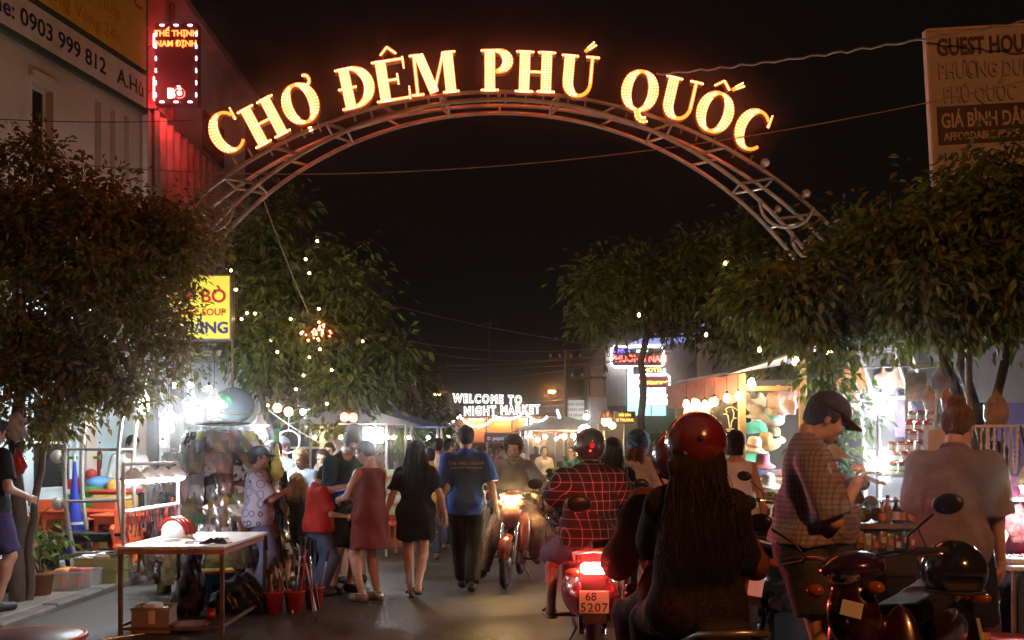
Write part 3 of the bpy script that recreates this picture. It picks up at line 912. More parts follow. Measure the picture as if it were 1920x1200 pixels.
for (px, py, tilt, strokes, w), nm in zip(LET, NAMES):
    c = at(px, py, AY - .12)
    L0 = thing('sign_letter', 'orange LED letter %s on top of the arch' % nm, 'letter', c, group='glowing letters on the arch')
    L0.rotation_euler = (0, -R(tilt), 0)
    fb, sb, db = MB(), MB(), MB()
    for si, (pts, ws) in enumerate(strokes):
        n = len(pts)
        Lp, Rp = [], []
        for i in range(n):
            a, b = pts[max(0, i - 1)], pts[min(n - 1, i + 1)]
            if pts[0] == pts[-1] or (abs(pts[0][0] - pts[-1][0]) < 1e-6 and abs(pts[0][1] - pts[-1][1]) < 1e-6):
                a, b = pts[(i - 1) % (n - 1)], pts[(i + 1) % (n - 1)]
            dx, dy = b[0] - a[0], b[1] - a[1]
            q = math.hypot(dx, dy) or 1
            nx, ny = -dy / q, dx / q
            P = lambda o, yy=0: Vector(((pts[i][0] - w / 2 + nx * o) * S, yy, (pts[i][1] - .5 + ny * o) * S))
            Lp.append(P(ws[i])); Rp.append(P(-ws[i]))
        yo = -.0025 * (si % 5)
        for i in range(n - 1):
            A, B, C, D = Lp[i], Lp[i + 1], Rp[i + 1], Rp[i]
            o = Vector((0, yo, 0)); bk = Vector((0, .085, 0))
            fb.add([A + o, B + o, C + o, D + o], [(0, 1, 2, 3)])
            sb.add([A + o, B + o, B + bk, A + bk], [(0, 1, 2, 3)]); sb.add([D + o, C + o, C + bk, D + bk], [(0, 1, 2, 3)])
        # rows of diodes
        ln = sum(math.hypot(pts[i + 1][0] - pts[i][0], pts[i + 1][1] - pts[i][1]) for i in range(n - 1))
        nd = max(2, int(ln / .058))
        wm = max(ws)
        rows = max(1, int(round(2 * wm / .06)))
        for r_ in range(rows):
            f = 0 if rows == 1 else (-1 + 2 * r_ / (rows - 1)) * .78
            for k in range(nd + 1):
                u = k / nd * (n - 1); i0 = min(int(u), n - 2); fr = u - i0
                p = (Lp[i0].lerp(Lp[i0 + 1], fr) * (.5 + .5 * f) + Rp[i0].lerp(Rp[i0 + 1], fr) * (.5 - .5 * f))
                if rows > 1 and ws[i0] < wm * (.25 + .6 * abs(f)) and abs(f) > .1: continue
                db.octa(p + Vector((0, yo - .003, 0)), .0078)
    fb.build('lit_face', M_face, L0)
    sb.build('return', M_return, L0)
    db.build('diode_rows', M_dots, L0, kind='stuff')
    mb = MB(); mb.tube([(-.1, .09, -.5 * S), (-.1, .12, -.5 * S - .1)], .012, 6).tube([(.1, .09, -.5 * S), (.1, .12, -.5 * S - .1)], .012, 6); mb.build('bracket', M_pipe, L0)

# ------------------------------------------------------------------ cables
def sag(a, b, s, n=24):
    a, b = Vector(a), Vector(b)
    return [a.lerp(b, i / n) - Vector((0, 0, s * 4 * (i / n) * (1 - i / n))) for i in range(n + 1)]
def cable(label, pts, r=.008, m_=None, twist=0):
    if twist:
        pts = [p + Vector((0, .01 * math.sin(i * 2.3), .012 * math.cos(i * 1.9))) for i, p in enumerate(pts)]
    mb = MB(); mb.tube(pts, r, 5, cap=False)
    return mb.build('overhead_cable', m_ or M_cable, label=label, cat='cable')
M_cable_l = mat('pale_cable', (.34, .27, .22), .6, var=.2)
cable('thin pale cable crossing under the arch in front of the last letter', sag(at(60, 300, 9.2), at(2050, 120, 7.5), .42, 30), .005, M_cable_l)
cable('thick twisted cable rising to the top of the guest house sign', sag(at(1230, 140, 10.2), at(2100, 5, 8.2), .06, 60), .011, M_cable_l, 1)
cable('dark cable running along the white building wall', sag(at(-60, 220, 10.5), at(420, 222, 12), .05), .006)
cable('slack wire falling from the arch into the fairy light tree', sag(at(480, 335, 11.3), at(580, 590, 13), .05), .006, M_cable_l)
yy = 30
for i, (x0, y0, x1, y1, s, lb) in enumerate([(700, 562, 1180, 655, .15, 'topmost faint wire over the far street'), (715, 628, 1190, 645, .35, 'second faint wire over the far street'),
        (715, 640, 1190, 655, .45, 'third faint wire over the far street'), (740, 688, 1260, 655, .12, 'straight orange tinted wire over the far street'),
        (740, 690, 1260, 662, .2, 'lower twin of the orange tinted wire over the far street'), (740, 716, 1280, 648, .3, 'lowest wire over the far street')]):
    cable(lb, sag(at(x0, y0, yy), at(x1, y1, yy - 4), s), .012 if i < 3 else .016, M_cable_l)
for q, lb in ((1075, 'upper bundle wire beside the far street lamp'), (1068, 'lower bundle wire beside the far street lamp')):
    cable(lb, sag(at(1010, 752 if q == 1075 else 762, 36), at(1110, 740 if q == 1075 else 748, 30), .05), .014, M_cable_l)
# ------------------------------------------------------------------ trees
def leaves_mesh(name, rng, clumps, per, size, droop, sd, aspect=.5):
    P, Dv, N, Sz = [], [], [], []
    for c, rad in clumps:
        n = int(per * rng.uniform(.7, 1.3))
        g = rng.normal(size=(n, 3)) * sd * np.array([1, 1, .8])
        P.append(np.array(c) + g)
        d = g + np.array([0, 0, -droop]) * np.linalg.norm(g, axis=1, keepdims=True) + rng.normal(size=(n, 3)) * sd * .5
        Dv.append(d)
        Sz.append(size * rng.uniform(.65, 1.25, n))
    P = np.concatenate(P); Dv = np.concatenate(Dv); Sz = np.concatenate(Sz)
    Dv /= np.linalg.norm(Dv, axis=1, keepdims=True) + 1e-6
    up = rng.normal(size=Dv.shape) * .5 + np.array([0, 0, 1])
    S_ = np.cross(Dv, up); S_ /= np.linalg.norm(S_, axis=1, keepdims=True) + 1e-6
    Nn = np.cross(S_, Dv)
    l = Sz[:, None]
    a = P; b = P + Dv * l * .45 + S_ * l * aspect * .5 + Nn * l * .08
    c = P + Dv * l - np.array([0, 0, .15]) * l; d = P + Dv * l * .45 - S_ * l * aspect * .5 + Nn * l * .08
    V = np.stack([a, b, c, d], 1).reshape(-1, 3)
    Q = np.arange(len(V)).reshape(-1, 4)
    return mesh_np(name, V, Q, False)

def tree(label, base, trunks, ells, nclump, per, size, lm, seed, droop=.5, sd=.16, holes=.15, group=None, gaps=None, shell=.45):
    """trunks: list of (points, radii); ells: crown ellipsoids (centre, radii)"""
    rng = np.random.default_rng(seed)
    t = thing('street_tree', label, 'tree', base, world=True, group=group)
    for pts, rad in trunks:
        m_ = MB(); n = 14
        P = []
        for i in range(n + 1):
            u = i / n * (len(pts) - 1); k = min(int(u), len(pts) - 2)
            p = Vector(pts[k]).lerp(Vector(pts[k + 1]), u - k)
            P.append(p + Vector((rng.normal() * .012, rng.normal() * .012, 0)))
        m_.tube(P, [rad[0] + (rad[1] - rad[0]) * i / n for i in range(n + 1)], 9)
        m_.build('trunk', M_bark, t)
    cl = []
    wts = np.array([r[0] * r[1] * r[2] for _, r in ells]); wts = wts / wts.sum()
    while len(cl) < nclump:
        e = ells[rng.choice(len(ells), p=wts)]
        q = rng.normal(size=3); q /= np.linalg.norm(q)
        q *= rng.uniform(shell, 1.0) ** .6
        p = np.array(e[0]) + q * np.array(e[1]) * rng.uniform(.72, 1.2)
        h = math.sin(p[0] * 5.1 + seed) * math.sin(p[1] * 4.3 + 2 * seed) + math.sin(p[2] * 5.7 + 3 * seed) * math.cos(p[0] * 3.1)
        if h < -1.15 + holes: continue
        if gaps and any(((p - np.array(g[0])) ** 2).sum() < g[1] ** 2 for g in gaps): continue
        cl.append((p, 1))
    # limbs out to a share of the clumps
    for i in range(0, min(len(cl), 46), 2):
        pts, rad = trunks[i % len(trunks)]
        s = Vector(pts[-1]).lerp(Vector(pts[-2]), rng.uniform(0, .6))
        e = Vector(cl[(i * 7) % len(cl)][0])
        mid = s.lerp(e, .5) + Vector((rng.normal() * .08, rng.normal() * .08, .1))
        m_ = MB(); m_.tube([s, s.lerp(mid, .5) + Vector((0, 0, .03)), mid, e], [rad[1] * .55, rad[1] * .42, rad[1] * .3, .006], 6)
        m_.build('limb', M_bark, t)
    link('crown', leaves_mesh('crown', rng, cl, per, size, droop, sd), lm, t)
    return t

LM_olive = leaf_mat('leaf_olive', (.085, .080, .013), (.22, .18, .032))
LM_green = leaf_mat('leaf_green', (.055, .10, .014), (.16, .22, .036))
LM_dark = leaf_mat('leaf_dark', (.062, .105, .013), (.18, .23, .032))
LM_yell = leaf_mat('leaf_bright', (.06, .13, .03), (.16, .22, .06))

tree('bushy small leaved tree hiding the noodle sign beside the white building', (-4.75, 9.2, 0),
     [([(-4.75, 9.2, 0), (-4.72, 9.2, .9), (-4.80, 9.25, 1.7), (-4.7, 9.3, 2.4)], (.075, .05)), ([(-4.66, 9.25, 0), (-4.64, 9.3, .8), (-4.58, 9.35, 1.5), (-4.3, 9.5, 2.5)], (.042, .028))],
     [((-4.55, 9.6, 3.3), (1.05, .9, 1.1)), ((-3.9, 9.6, 2.95), (.85, .75, 1.0)), ((-3.62, 9.7, 3.35), (.45, .45, .65)), ((-4.7, 9.5, 2.15), (.8, .6, .55)), ((-4.02, 9.5, 2.05), (.36, .4, .36)), ((-5.3, 9.6, 3.6), (.7, .7, 1.1)), ((-3.45, 9.6, 3.55), (.35, .4, .3)), ((-3.16, 9.6, 3.72), (.3, .35, .28)), ((-3.55, 9.6, 2.5), (.32, .4, .16))],
     400, 85, .085, LM_olive, 3, .25, .13, holes=.4, gaps=[(tuple(at(388, 575, 9.6)), .46)])
tree('broad leaved tree hung with fairy lights, next to the noodle sign', (PX(640, 14.5), 14.5, 0),
     [([(PX(650, 14.5), 14.5, 0), (PX(655, 14.5), 14.5, 1.6), (PX(620, 14.5), 14.5, 2.6), (PX(590, 14.5), 14.5, 3.4)], (.10, .05)), ([(PX(560, 14.2), 14.2, 0), (PX(520, 14.2), 14.2, 1.5), (PX(470, 14.2), 14.2, 2.8), (PX(450, 14.2), 14.2, 3.8)], (.06, .04))],
     [((PX(600, 14.5), 14.5, 3.3), (1.05, .9, 1.25)), ((PX(680, 14.5), 14.5, 2.75), (.62, .6, .8)), ((PX(520, 14.5), 14.6, 4.2), (.75, .7, 1.1)), ((PX(500, 14.3), 14.3, 2.9), (.6, .6, .7)), ((PX(640, 14.3), 14.3, 2.2), (.75, .6, .45)), ((PX(735, 14.5), 14.5, 2.9), (.3, .35, .35))],
     240, 52, .145, LM_green, 8, .6, .18, holes=.45)
tree('slim tree with orange lit leaves past the fairy light tree', (PX(760, 19), 19, 0),
     [([(PX(757, 19), 19, 0), (PX(757, 19), 19, 1.5), (PX(760, 19), 19, 2.9)], (.08, .05))],
     [((PX(755, 19), 19, 2.75), (.55, .5, .5)), ((PX(790, 20), 20, 1.95), (.45, .5, .55)), ((PX(745, 19), 19, 2.0), (.4, .4, .45))],
     90, 40, .15, LM_green, 12, .6, .18, holes=.3)
tree('dark spreading tree in front of the hotel signs', (PX(1203, 14), 14, 0),
     [([(PX(1203, 14), 14, 0), (PX(1204, 14), 14, 1.6), (PX(1203, 14), 14, 2.9), (PX(1230, 14), 14.1, 3.5)], (.06, .045))],
     [((PX(1280, 14), 14.2, 3.95), (1.3, 1.0, .62)), ((PX(1170, 14), 14, 3.8), (.7, .7, .42)), ((PX(1400, 14), 14.2, 4.0), (1.0, .9, .8)), ((PX(1480, 14), 14.2, 3.4), (.8, .8, .6)), ((PX(1120, 14), 14, 3.5), (.3, .4, .3))],
     250, 62, .125, LM_dark, 21, .45, .19, holes=.5)
tree('large drooping leaved tree beside the guest house sign', (PX(1790, 9.3), 9.3, 0),
     [([(PX(1840, 9.2), 9.2, 0), (PX(1830, 9.2), 9.2, 1.3), (PX(1790, 9.2), 9.2, 2.1), (PX(1740, 9.0), 9.0, 2.9)], (.07, .045)), ([(PX(1870, 9.3), 9.3, 0), (PX(1860, 9.3), 9.3, 1.4), (PX(1800, 9.3), 9.3, 2.4), (PX(1830, 9.2), 9.2, 3.2)], (.06, .04)), ([(PX(1850, 9.1), 9.1, 0), (PX(1845, 9.1), 9.1, 1.5), (PX(1890, 9.1), 9.1, 2.5), (PX(1950, 9.1), 9.1, 3.3)], (.055, .035))],
     [((PX(1760, 8.6), 8.6, 3.1), (1.15, .9, .62)), ((PX(1560, 8.8), 8.8, 2.95), (.85, .8, .50)), ((PX(1890, 8.4), 8.4, 3.35), (.75, .8, .72)), ((PX(1480, 9), 9, 2.85), (.5, .6, .28)), ((PX(1640, 8.7), 8.7, 2.86), (.8, .6, .25)), ((PX(1850, 8.7), 8.7, 2.9), (.8, .6, .28))],
     300, 85, .098, LM_dark, 33, .5, .14, holes=.5)
tree('small bright leaved sapling growing between the stalls by the lamp pole', (PX(1560, 9.8), 9.8, 0),
     [([(PX(1560, 9.8), 9.8, 0), (PX(1562, 9.8), 9.8, 1.4), (PX(1555, 9.8), 9.8, 2.5)], (.05, .03))],
     [((PX(1590, 9.7), 9.7, 1.95), (.2, .2, .28)), ((PX(1545, 9.8), 9.8, 2.3), (.22, .2, .22)), ((PX(1560, 9.8), 9.8, 1.5), (.16, .16, .35))],
     34, 26, .10, LM_yell, 41, .6, .09)
def pot_plant(label, loc, h, n, seed, lm, spread=.25, lsize=.16):
    rng = np.random.default_rng(seed)
    t = thing('potted_plant', label, 'plant', loc)
    mb = MB(); mb.lathe([(0, 0), (.10, 0), (.13, .2), (.145, .2), (.145, .23), (.12, .23), (.11, .19), (0, .19)], n=14); mb.build('pot', mat('terracotta', (.30, .12, .06), .8), t)
    cl = []
    for i in range(n):
        e = Vector((rng.normal() * spread * .6, rng.normal() * spread * .6, .25 + h * rng.uniform(.4, 1)))
        mb = MB(); mb.tube([(0, 0, .19), (e.x * .4, e.y * .4, e.z * .6), e], [.009, .007, .004], 5); mb.build('stem', M_bark, t)
        cl.append((tuple(e), 1))
    link('foliage', leaves_mesh('foliage', rng, cl, 26, lsize, .6, .09), lm, t)
    return t
pot_plant('leafy pot plant at the foot of the bushy tree', (PX(75, 9.6), 9.6, .06), .45, 6, 5, LM_green, .18, .12)
pot_plant('spiky pot plant by the tshirt stall banner', (PX(1268, 12.6), 12.6, .0), 1.45, 9, 6, LM_yell, .3, .26)
# ------------------------------------------------------------------ people
SKIN = {'light': mat('skin_light', (.55, .33, .24), .5, var=.08, scale=12), 'tan': mat('skin_tan', (.36, .19, .12), .5, var=.08, scale=12), 'brown': mat('skin_brown', (.26, .13, .08), .5, var=.08, scale=12)}
def hair_mat(name, col=(.02, .02, .02)):
    return mat('hair_' + name, col, .6, var=.45, scale=16, stretch=(5, 5, .35), bump=.6, bscale=55, spec=.25)
H_black = hair_mat('black', (.012, .010, .009)); H_brown = hair_mat('brown', (.05, .028, .016)); H_blond = hair_mat('blond', (.42, .29, .13)); H_lbrown = hair_mat('lightbrown', (.16, .085, .04))
M_eye = mat('eye', (.02, .015, .012), .15, var=0)
V3 = lambda *a: np.array(a, dtype=np.float64)
def ik(a, b, l1, l2, pole):
    a, b = V3(*a), V3(*b); d = b - a; L_ = np.linalg.norm(d)
    if L_ > (l1 + l2) * .995:
        b = a + d / L_ * (l1 + l2) * .995; d = b - a; L_ = np.linalg.norm(d)
    x = (l1 * l1 - l2 * l2 + L_ * L_) / (2 * L_)
    h = math.sqrt(max(0, l1 * l1 - x * x)); u = d / L_
    p = V3(*pole); p = p - u * (p @ u); p = p / (np.linalg.norm(p) + 1e-9)
    return a + u * x + p * h, b

def head_mesh(sc, fem, res):
    s = SDF((-.12, -.15, -.24), (.12, .15, .15), res)
    s.ell((0, -.014, .032), (.073, .092, .086), 0)
    s.ell((0, .028, -.03), (.057, .060, .082), .03)
    s.cap((-.03, .012, -.072), (.03, .012, -.072), .03, k=.025)
    s.ell((0, .062, -.092), (.022, .018, .017), .02)
    s.cap((-.035, .078, .022), (.035, .078, .022), .011, k=.015)
    for x in (-1, 1):
        s.ell((x * .031, .096, .004), (.016, .014, .011), .012, 'sub')
        s.ell((x * .040, .066, -.028), (.018, .018, .016), .02)
        s.ell((x * .076, -.008, -.008), (.009, .019, .031), .006)
    s.cap((0, .085, .008), (0, .104, -.030), .008, .012, k=.012)
    s.ell((0, .086, -.058), (.022, .010, .005), .008); s.ell((0, .083, -.069), (.019, .010, .006), .008)
    s.cap((0, -.022, -.05), (0, -.035, -.2), .05 if not fem else .043, .058 if not fem else .05, k=.03)
    V, Q = s.net()
    return V * sc, Q

def hand_mesh(wrist, d, n, side, curl, sc, res=.0055):
    """wrist point, direction of the fingers d, palm normal n"""
    d = Vector(d).normalized(); n = Vector(n); n = (n - d * n.dot(d)).normalized()
    b = d.cross(n) * side
    w = Vector(wrist)
    s = SDF(w - Vector((.2, .2, .2)) * sc, w + Vector((.2, .2, .2)) * sc, res)
    s.cap(w - d * .03, w + d * .012, .026 * sc, .027 * sc, k=0)
    for o in (-.024, -.008, .008, .024):
        s.cap(w + d * .01 + b * o * sc * .7, w + d * .085 * sc + b * o * sc, .017 * sc, .013 * sc, k=.012)
    for i, (o, l) in enumerate(((.030, .068), (.010, .078), (-.010, .073), (-.028, .056))):
        p = w + d * .088 * sc + b * o * sc
        a1 = R(curl * .8 + 4 * i); a2 = R(curl * 1.8 + 6 * i); a3 = R(curl * 2.5 + 6 * i)
        q = p + (d * math.cos(a1) + n * math.sin(a1)) * l * .46 * sc
        r = q + (d * math.cos(a2) + n * math.sin(a2)) * l * .34 * sc
        e = r + (d * math.cos(a3) + n * math.sin(a3)) * l * .28 * sc
        s.cap(p, q, .0100 * sc, .0092 * sc, k=.003); s.cap(q, r, .0092 * sc, .0086 * sc, k=.002); s.cap(r, e, .0086 * sc, .0075 * sc, k=.002)
    t0 = w + d * .03 * sc + b * .026 * sc
    t1 = t0 + (d * .62 + b * .6 + n * .35).normalized() * .045 * sc
    t2 = t1 + (d * .85 + b * .1 + n * (.25 + curl / 90)).normalized() * .04 * sc
    s.cap(t0, t1, .0155 * sc, .0115 * sc, k=.008); s.cap(t1, t2, .0112 * sc, .0088 * sc, k=.002)
    return s.net()

def cat_mesh(parts):
    Vs, Qs, n = [], [], 0
    for V, Q in parts:
        Vs.append(V); Qs.append(Q + n); n += len(V)
    return np.concatenate(Vs), np.concatenate(Qs)

def rotm(yaw=0, pitch=0, roll=0):
    return Matrix.Rotation(R(yaw), 3, 'Z') @ Matrix.Rotation(R(pitch), 3, 'X') @ Matrix.Rotation(R(roll), 3, 'Y')

def person(label, loc, yaw, H=1.72, W=1.0, fem=False, pelvis=None, lean=0, twist=0, hands=None, feet=None, palms=None, curl=(22, 22),
           head=(0, 0), skin='tan', hair=None, hcol=None, top=None, bottom=None, shoes=None, res=.016, group=None, belly=0.0, cat='person',
           knees=None, elbows=None, headroll=0, name='person'):
    """figure facing +y in its own frame; yaw in degrees turns it. All local positions are metres for this height."""
    u = H / 1.75
    root = thing(name, label, cat, loc, R(yaw), group)
    P = V3(0, 0, .95 * u) if pelvis is None else V3(*pelvis)
    Rm = np.array(Matrix.Rotation(R(-lean), 3, 'X') @ Matrix.Rotation(R(twist), 3, 'Z'))
    T = lambda x, y, z: P + Rm @ (V3(x, y, z) * u)
    sw = (.165 if fem else .19) * (1 + (W - 1) * .6)
    sh = [T(-sw, -.01, .442), T(sw, -.01, .442)]
    nb = T(0, -.015, .53)
    hips = [P + V3(-.088, 0, -.03) * u, P + V3(.088, 0, -.03) * u]
    feet = feet or [(-.10, .0, .085, 4), (.10, .0, .085, -4)]
    ank = [V3(f[0], f[1], f[2]) * 1.0 for f in feet]
    knees = knees or [(-.15, 1, 0), (.15, 1, 0)]
    kn = []
    for i in range(2):
        k_, a_ = ik(hips[i], ank[i], .445 * u, .425 * u, knees[i]); kn.append(k_); ank[i] = a_
    hands = hands or [(-.26, .04, .80 * u), (.26, .04, .80 * u)]
    elbows = elbows or [(-.35, -1, -.1), (.35, -1, -.1)]
    el, wr = [], []
    for i in range(2):
        e_, w_ = ik(sh[i], hands[i], .30 * u, .255 * u, elbows[i]); el.append(e_); wr.append(w_)
    allp = np.array([P, nb, *sh, *hips, *kn, *ank, *el, *wr])
    lo = allp.min(0) - .26; hi = allp.max(0) + .26; lo[2] = max(lo[2], min(a[2] for a in ank) - .14)
    fw = .92 if fem else 1.0
    # --- skin body
    s = SDF(lo, hi, res)
    def torso(s, g=0.0, k=.05):
        s.cap(T(0, 0, .24), T(0, -.005, .37), (.135 * W * fw + g), (.146 * W * fw + g), k=k, flat=.70)
        for x_ in (-1, 1): s.cap(T(x_ * .04, -.014, .470), T(x_ * (sw - .03), -.012, .432), .056 + g * .6, .054 + g * .6, k=k)
        s.cap(T(0, 0, .06), T(0, 0, .26), .128 * W * fw + g, .118 * W * fw + g, k=k, flat=.76)
        s.cap(P + V3(-.05, -.012, 0) * u, P + V3(.05, -.012, 0) * u, .115 * W * (1.06 if fem else 1) + g, k=k, flat=.9)
        if belly: s.ell(T(0, .07 + belly * .4, .14), (.15 * W + g, .10 + belly + g, .19 + g), k)
        if fem:
            for x in (-.07, .07): s.ell(T(x, .085, .335), (.062 + g * .6, .055 + g * .6, .06 + g * .6), .04)
    torso(s, -.014 if top else 0)
    s.cap(T(0, -.015, .47), nb + (nb - T(0, -.015, .47)) * .9, .06, .05, k=.04)
    for i in range(2):
        s.cap(sh[i], el[i], .050 * u * W ** .6 * fw, .040 * u * fw, k=.04); s.cap(el[i], wr[i], .041 * u * fw, .027 * u * fw, k=.02)
        s.cap(hips[i], kn[i], .083 * u * W ** .6, .056 * u, k=.04); s.cap(kn[i], ank[i], .055 * u, .038 * u, k=.03)
        m_ = kn[i] * .68 + ank[i] * .32; s.cap(m_ + V3(0, -.012, .05), m_ + V3(0, -.01, -.05), .052 * u, .044 * u, k=.03)
        fy = R(feet[i][3]); fd = V3(-math.sin(fy), math.cos(fy), 0)
        s.cap(ank[i] - fd * .025 + V3(0, 0, -.045), ank[i] + fd * .14 * u + V3(0, 0, -.058), .036, .027, k=.03)
    bits = [s.net()]
    hs = (.96 if fem else 1.0) * (.55 + .45 * u)
    hr = min(.0095, res)
    hV, hQ = head_mesh(hs, fem, hr)
    HM = np.array(Matrix.Rotation(R(-lean * .5), 3, 'X') @ rotm(head[0], head[1], headroll))
    hc = nb + HM @ V3(0, .03, .145) * hs + V3(0, .0, 0)
    bits.append(((hV @ HM.T + hc).astype(np.float32), hQ))
    palms = palms or [(1, 0, 0), (-1, 0, 0)]
    for i in range(2):
        d = wr[i] - el[i]
        bits.append(hand_mesh(wr[i], d, palms[i], 1 if i == 0 else -1, curl[i], u * (.92 if fem else 1.0), .0055 if res < .02 else .008))
    V, Q = cat_mesh(bits)
    link('body', mesh_np('body', V, Q), SKIN[skin], root)
    X = lambda p: tuple(HM @ (V3(*p) * hs) + hc)
    def head_part(sd, name_, m_):
        V_, Q_ = sd.net()
        return link(name_, mesh_np(name_, ((V_ * hs) @ HM.T + hc).astype(np.float32), Q_), m_, root)
    e = MB()
    for x in (-.031, .031): e.ball((x, .083, .004), (.012, .008, .006), 8, 6)
    me = e.mesh('eye'); me.transform(Matrix.Translation(hc) @ (Matrix([list(r) for r in HM]).to_4x4()) @ Matrix.Scale(hs, 4)); link('eyes', me, M_eye, root)
    # --- garments
    def garment(name_, m_, fn, wr_amp=.004, seed=0.0, gres=None):
        g = SDF(lo - .06, hi + .06, gres or res)
        fn(g)
        if wr_amp: g.wrinkle(wr_amp, 16, 8, seed + len(label))
        return g.build(name_, m_, root)
    if top:
        def f(g):
            a = top.get('loose', .016)
            torso(g, a, .05)
            hem = top.get('hem', -.06)
            if top.get('skirt') is None:
                g.cap(P + V3(-.05, -.012, .0) * u, P + V3(.05, -.012, .0) * u, .130 * W * (1.05 if fem else 1) + a, k=.05, flat=.93)
                g.cap(T(0, 0, .2), T(0, 0, hem - .06), .130 * W * fw + a, .128 * W * fw + a + top.get('flare', .012), k=.05, flat=.82 + belly)
            else:
                q = top['skirt']
                g.cap(T(0, 0, .16), P + V3(0, -.01, hem - .1) * u, .125 * W * fw + a, q, k=.06, flat=.78)
            g.cap(T(0, -.01, .46), nb, .068 + a * .4, .056 + a * .3, k=.03)
            fr = top.get('sleeve', .62)
            if fr > 0:
                for i in range(2):
                    dd = el[i] - sh[i]; dd = dd / np.linalg.norm(dd)
                    if fr <= 1:
                        c_ = sh[i] + (el[i] - sh[i]) * fr
                        g.cap(sh[i], c_ + dd * .05, .062 * u * fw + a * .8, .056 * u * fw + a + top.get('cuff', .006), k=.035, clip=[(c_, dd)])
                    else:
                        d2 = wr[i] - el[i]; d2 = d2 / np.linalg.norm(d2); c_ = el[i] + (wr[i] - el[i]) * (fr - 1)
                        g.cap(sh[i], el[i], .060 * u * fw + a * .7, .05 * u * fw + a * .7, k=.035)
                        g.cap(el[i], c_ + d2 * .04, .05 * u * fw + a * .7, .04 * u * fw + a * .7, k=.025, clip=[(c_, d2)])
            else:
                for i in range(2):
                    n_ = V3(-1 if i == 0 else 1, 0, .12); g.cut(sh[i] + V3((.012 if i == 0 else -.012), 0, 0), n_)
            g.cut(P + V3(0, 0, hem) * u, (0, 0, -1))
            nk = top.get('neck', .0)
            g.cap(nb + V3(0, .03, .06), nb + V3(0, .05 + nk, -.02 - nk), .062 + nk * .4, .058 + nk * .5, k=.0, op='sub')
            if top.get('sleeve', 1) == 0: g.cut(nb + V3(0, 0, -.035), (0, 0, 1))
        so = garment('shirt' if top.get('skirt') is None else 'dress', top['mat'], f, top.get('wr', .0045), 1.0)
        if top.get('collar') is not None:
            mb = MB()
            cpts = [tuple(nb + V3(.066 * math.cos(t), .006 + .066 * math.sin(t) * .9, .01 - .02 * math.sin(t))) for t in [2 * PI * i / 18 for i in range(18)]]
            mb.tube(cpts, .016, 6, closed=True, flat=1.0); mb.build('collar', top['collar'], so)
        root['_shirt'] = so.name
    if bottom:
        def f(g):
            a = bottom.get('loose', .014); fr = bottom.get('len', 2.0)
            g.cap(P + V3(-.05, -.012, .01) * u, P + V3(.05, -.012, .01) * u, .118 * W * (1.05 if fem else 1) + a, k=.03, flat=.92)
            g.cap(T(0, 0, .0), T(0, 0, .06), .120 * W * fw + a, .114 * W * fw + a, k=.03, flat=.78)
            for i in range(2):
                d1 = kn[i] - hips[i]; d1 = d1 / np.linalg.norm(d1); d2 = ank[i] - kn[i]; d2 = d2 / np.linalg.norm(d2)
                if fr <= 1:
                    c_ = hips[i] + (kn[i] - hips[i]) * fr
                    g.cap(hips[i], c_ + d1 * .06, .090 * u * W ** .6 + a, .075 * u * W ** .5 + a + bottom.get('cuff', .01), k=.03, clip=[(c_, d1)])
                else:
                    c_ = kn[i] + (ank[i] - kn[i]) * (fr - 1)
                    g.cap(hips[i], kn[i], .088 * u * W ** .6 + a, .066 * u + a, k=.03)
                    g.cap(kn[i], c_ + d2 * .05, .066 * u + a, .052 * u + a + bottom.get('cuff', .004), k=.03, clip=[(c_, d2)])
            g.cut(T(0, 0, .075), tuple(Rm @ V3(0, 0, 1)))
        garment('trousers' if bottom.get('len', 2) > 1.4 else 'shorts', bottom['mat'], f, bottom.get('wr', .004), 2.0)
    if shoes:
        for i in range(2):
            fy = R(feet[i][3]); fd = V3(-math.sin(fy), math.cos(fy), 0); a_ = ank[i]
            g = SDF(a_ - V3(.22, .26, .16), a_ + V3(.22, .26, .12), .009 if res < .02 else .014)
            if shoes[0] == 'shoe':
                g.cap(a_ - fd * .035 + V3(0, 0, -.042), a_ + fd * .15 * u + V3(0, 0, -.05), .047, .040, k=.02); g.cap(a_ + V3(0, 0, -.03), a_ + V3(0, 0, .0), .045, k=.03); g.cut(a_ + V3(0, 0, .005), (0, 0, 1))
            else:
                g.cap(a_ - fd * .045 + V3(0, 0, -.079), a_ + fd * .165 * u + V3(0, 0, -.079), .043, .046, k=0)
                g.cut(a_ + V3(0, 0, -.074), (0, 0, 1))
                g.cap(a_ + fd * .07 + V3(-.05, 0, -.05), a_ + fd * .08 + V3(.0, 0, -.018), .011, k=0); g.cap(a_ + fd * .08 + V3(0, 0, -.018), a_ + fd * .07 + V3(.05, 0, -.05), .011, k=0)
            g.cut(a_ + V3(0, 0, -.088), (0, 0, -1))
            g.build('shoe' if shoes[0] == 'shoe' else 'sandal', shoes[1], root)
    # --- hair and headwear, built in the head's own frame
    hcol = hcol or H_black
    rr = .0075 if res < .02 else .011
    hair = hair or 'short'
    kinds = hair.split('+')
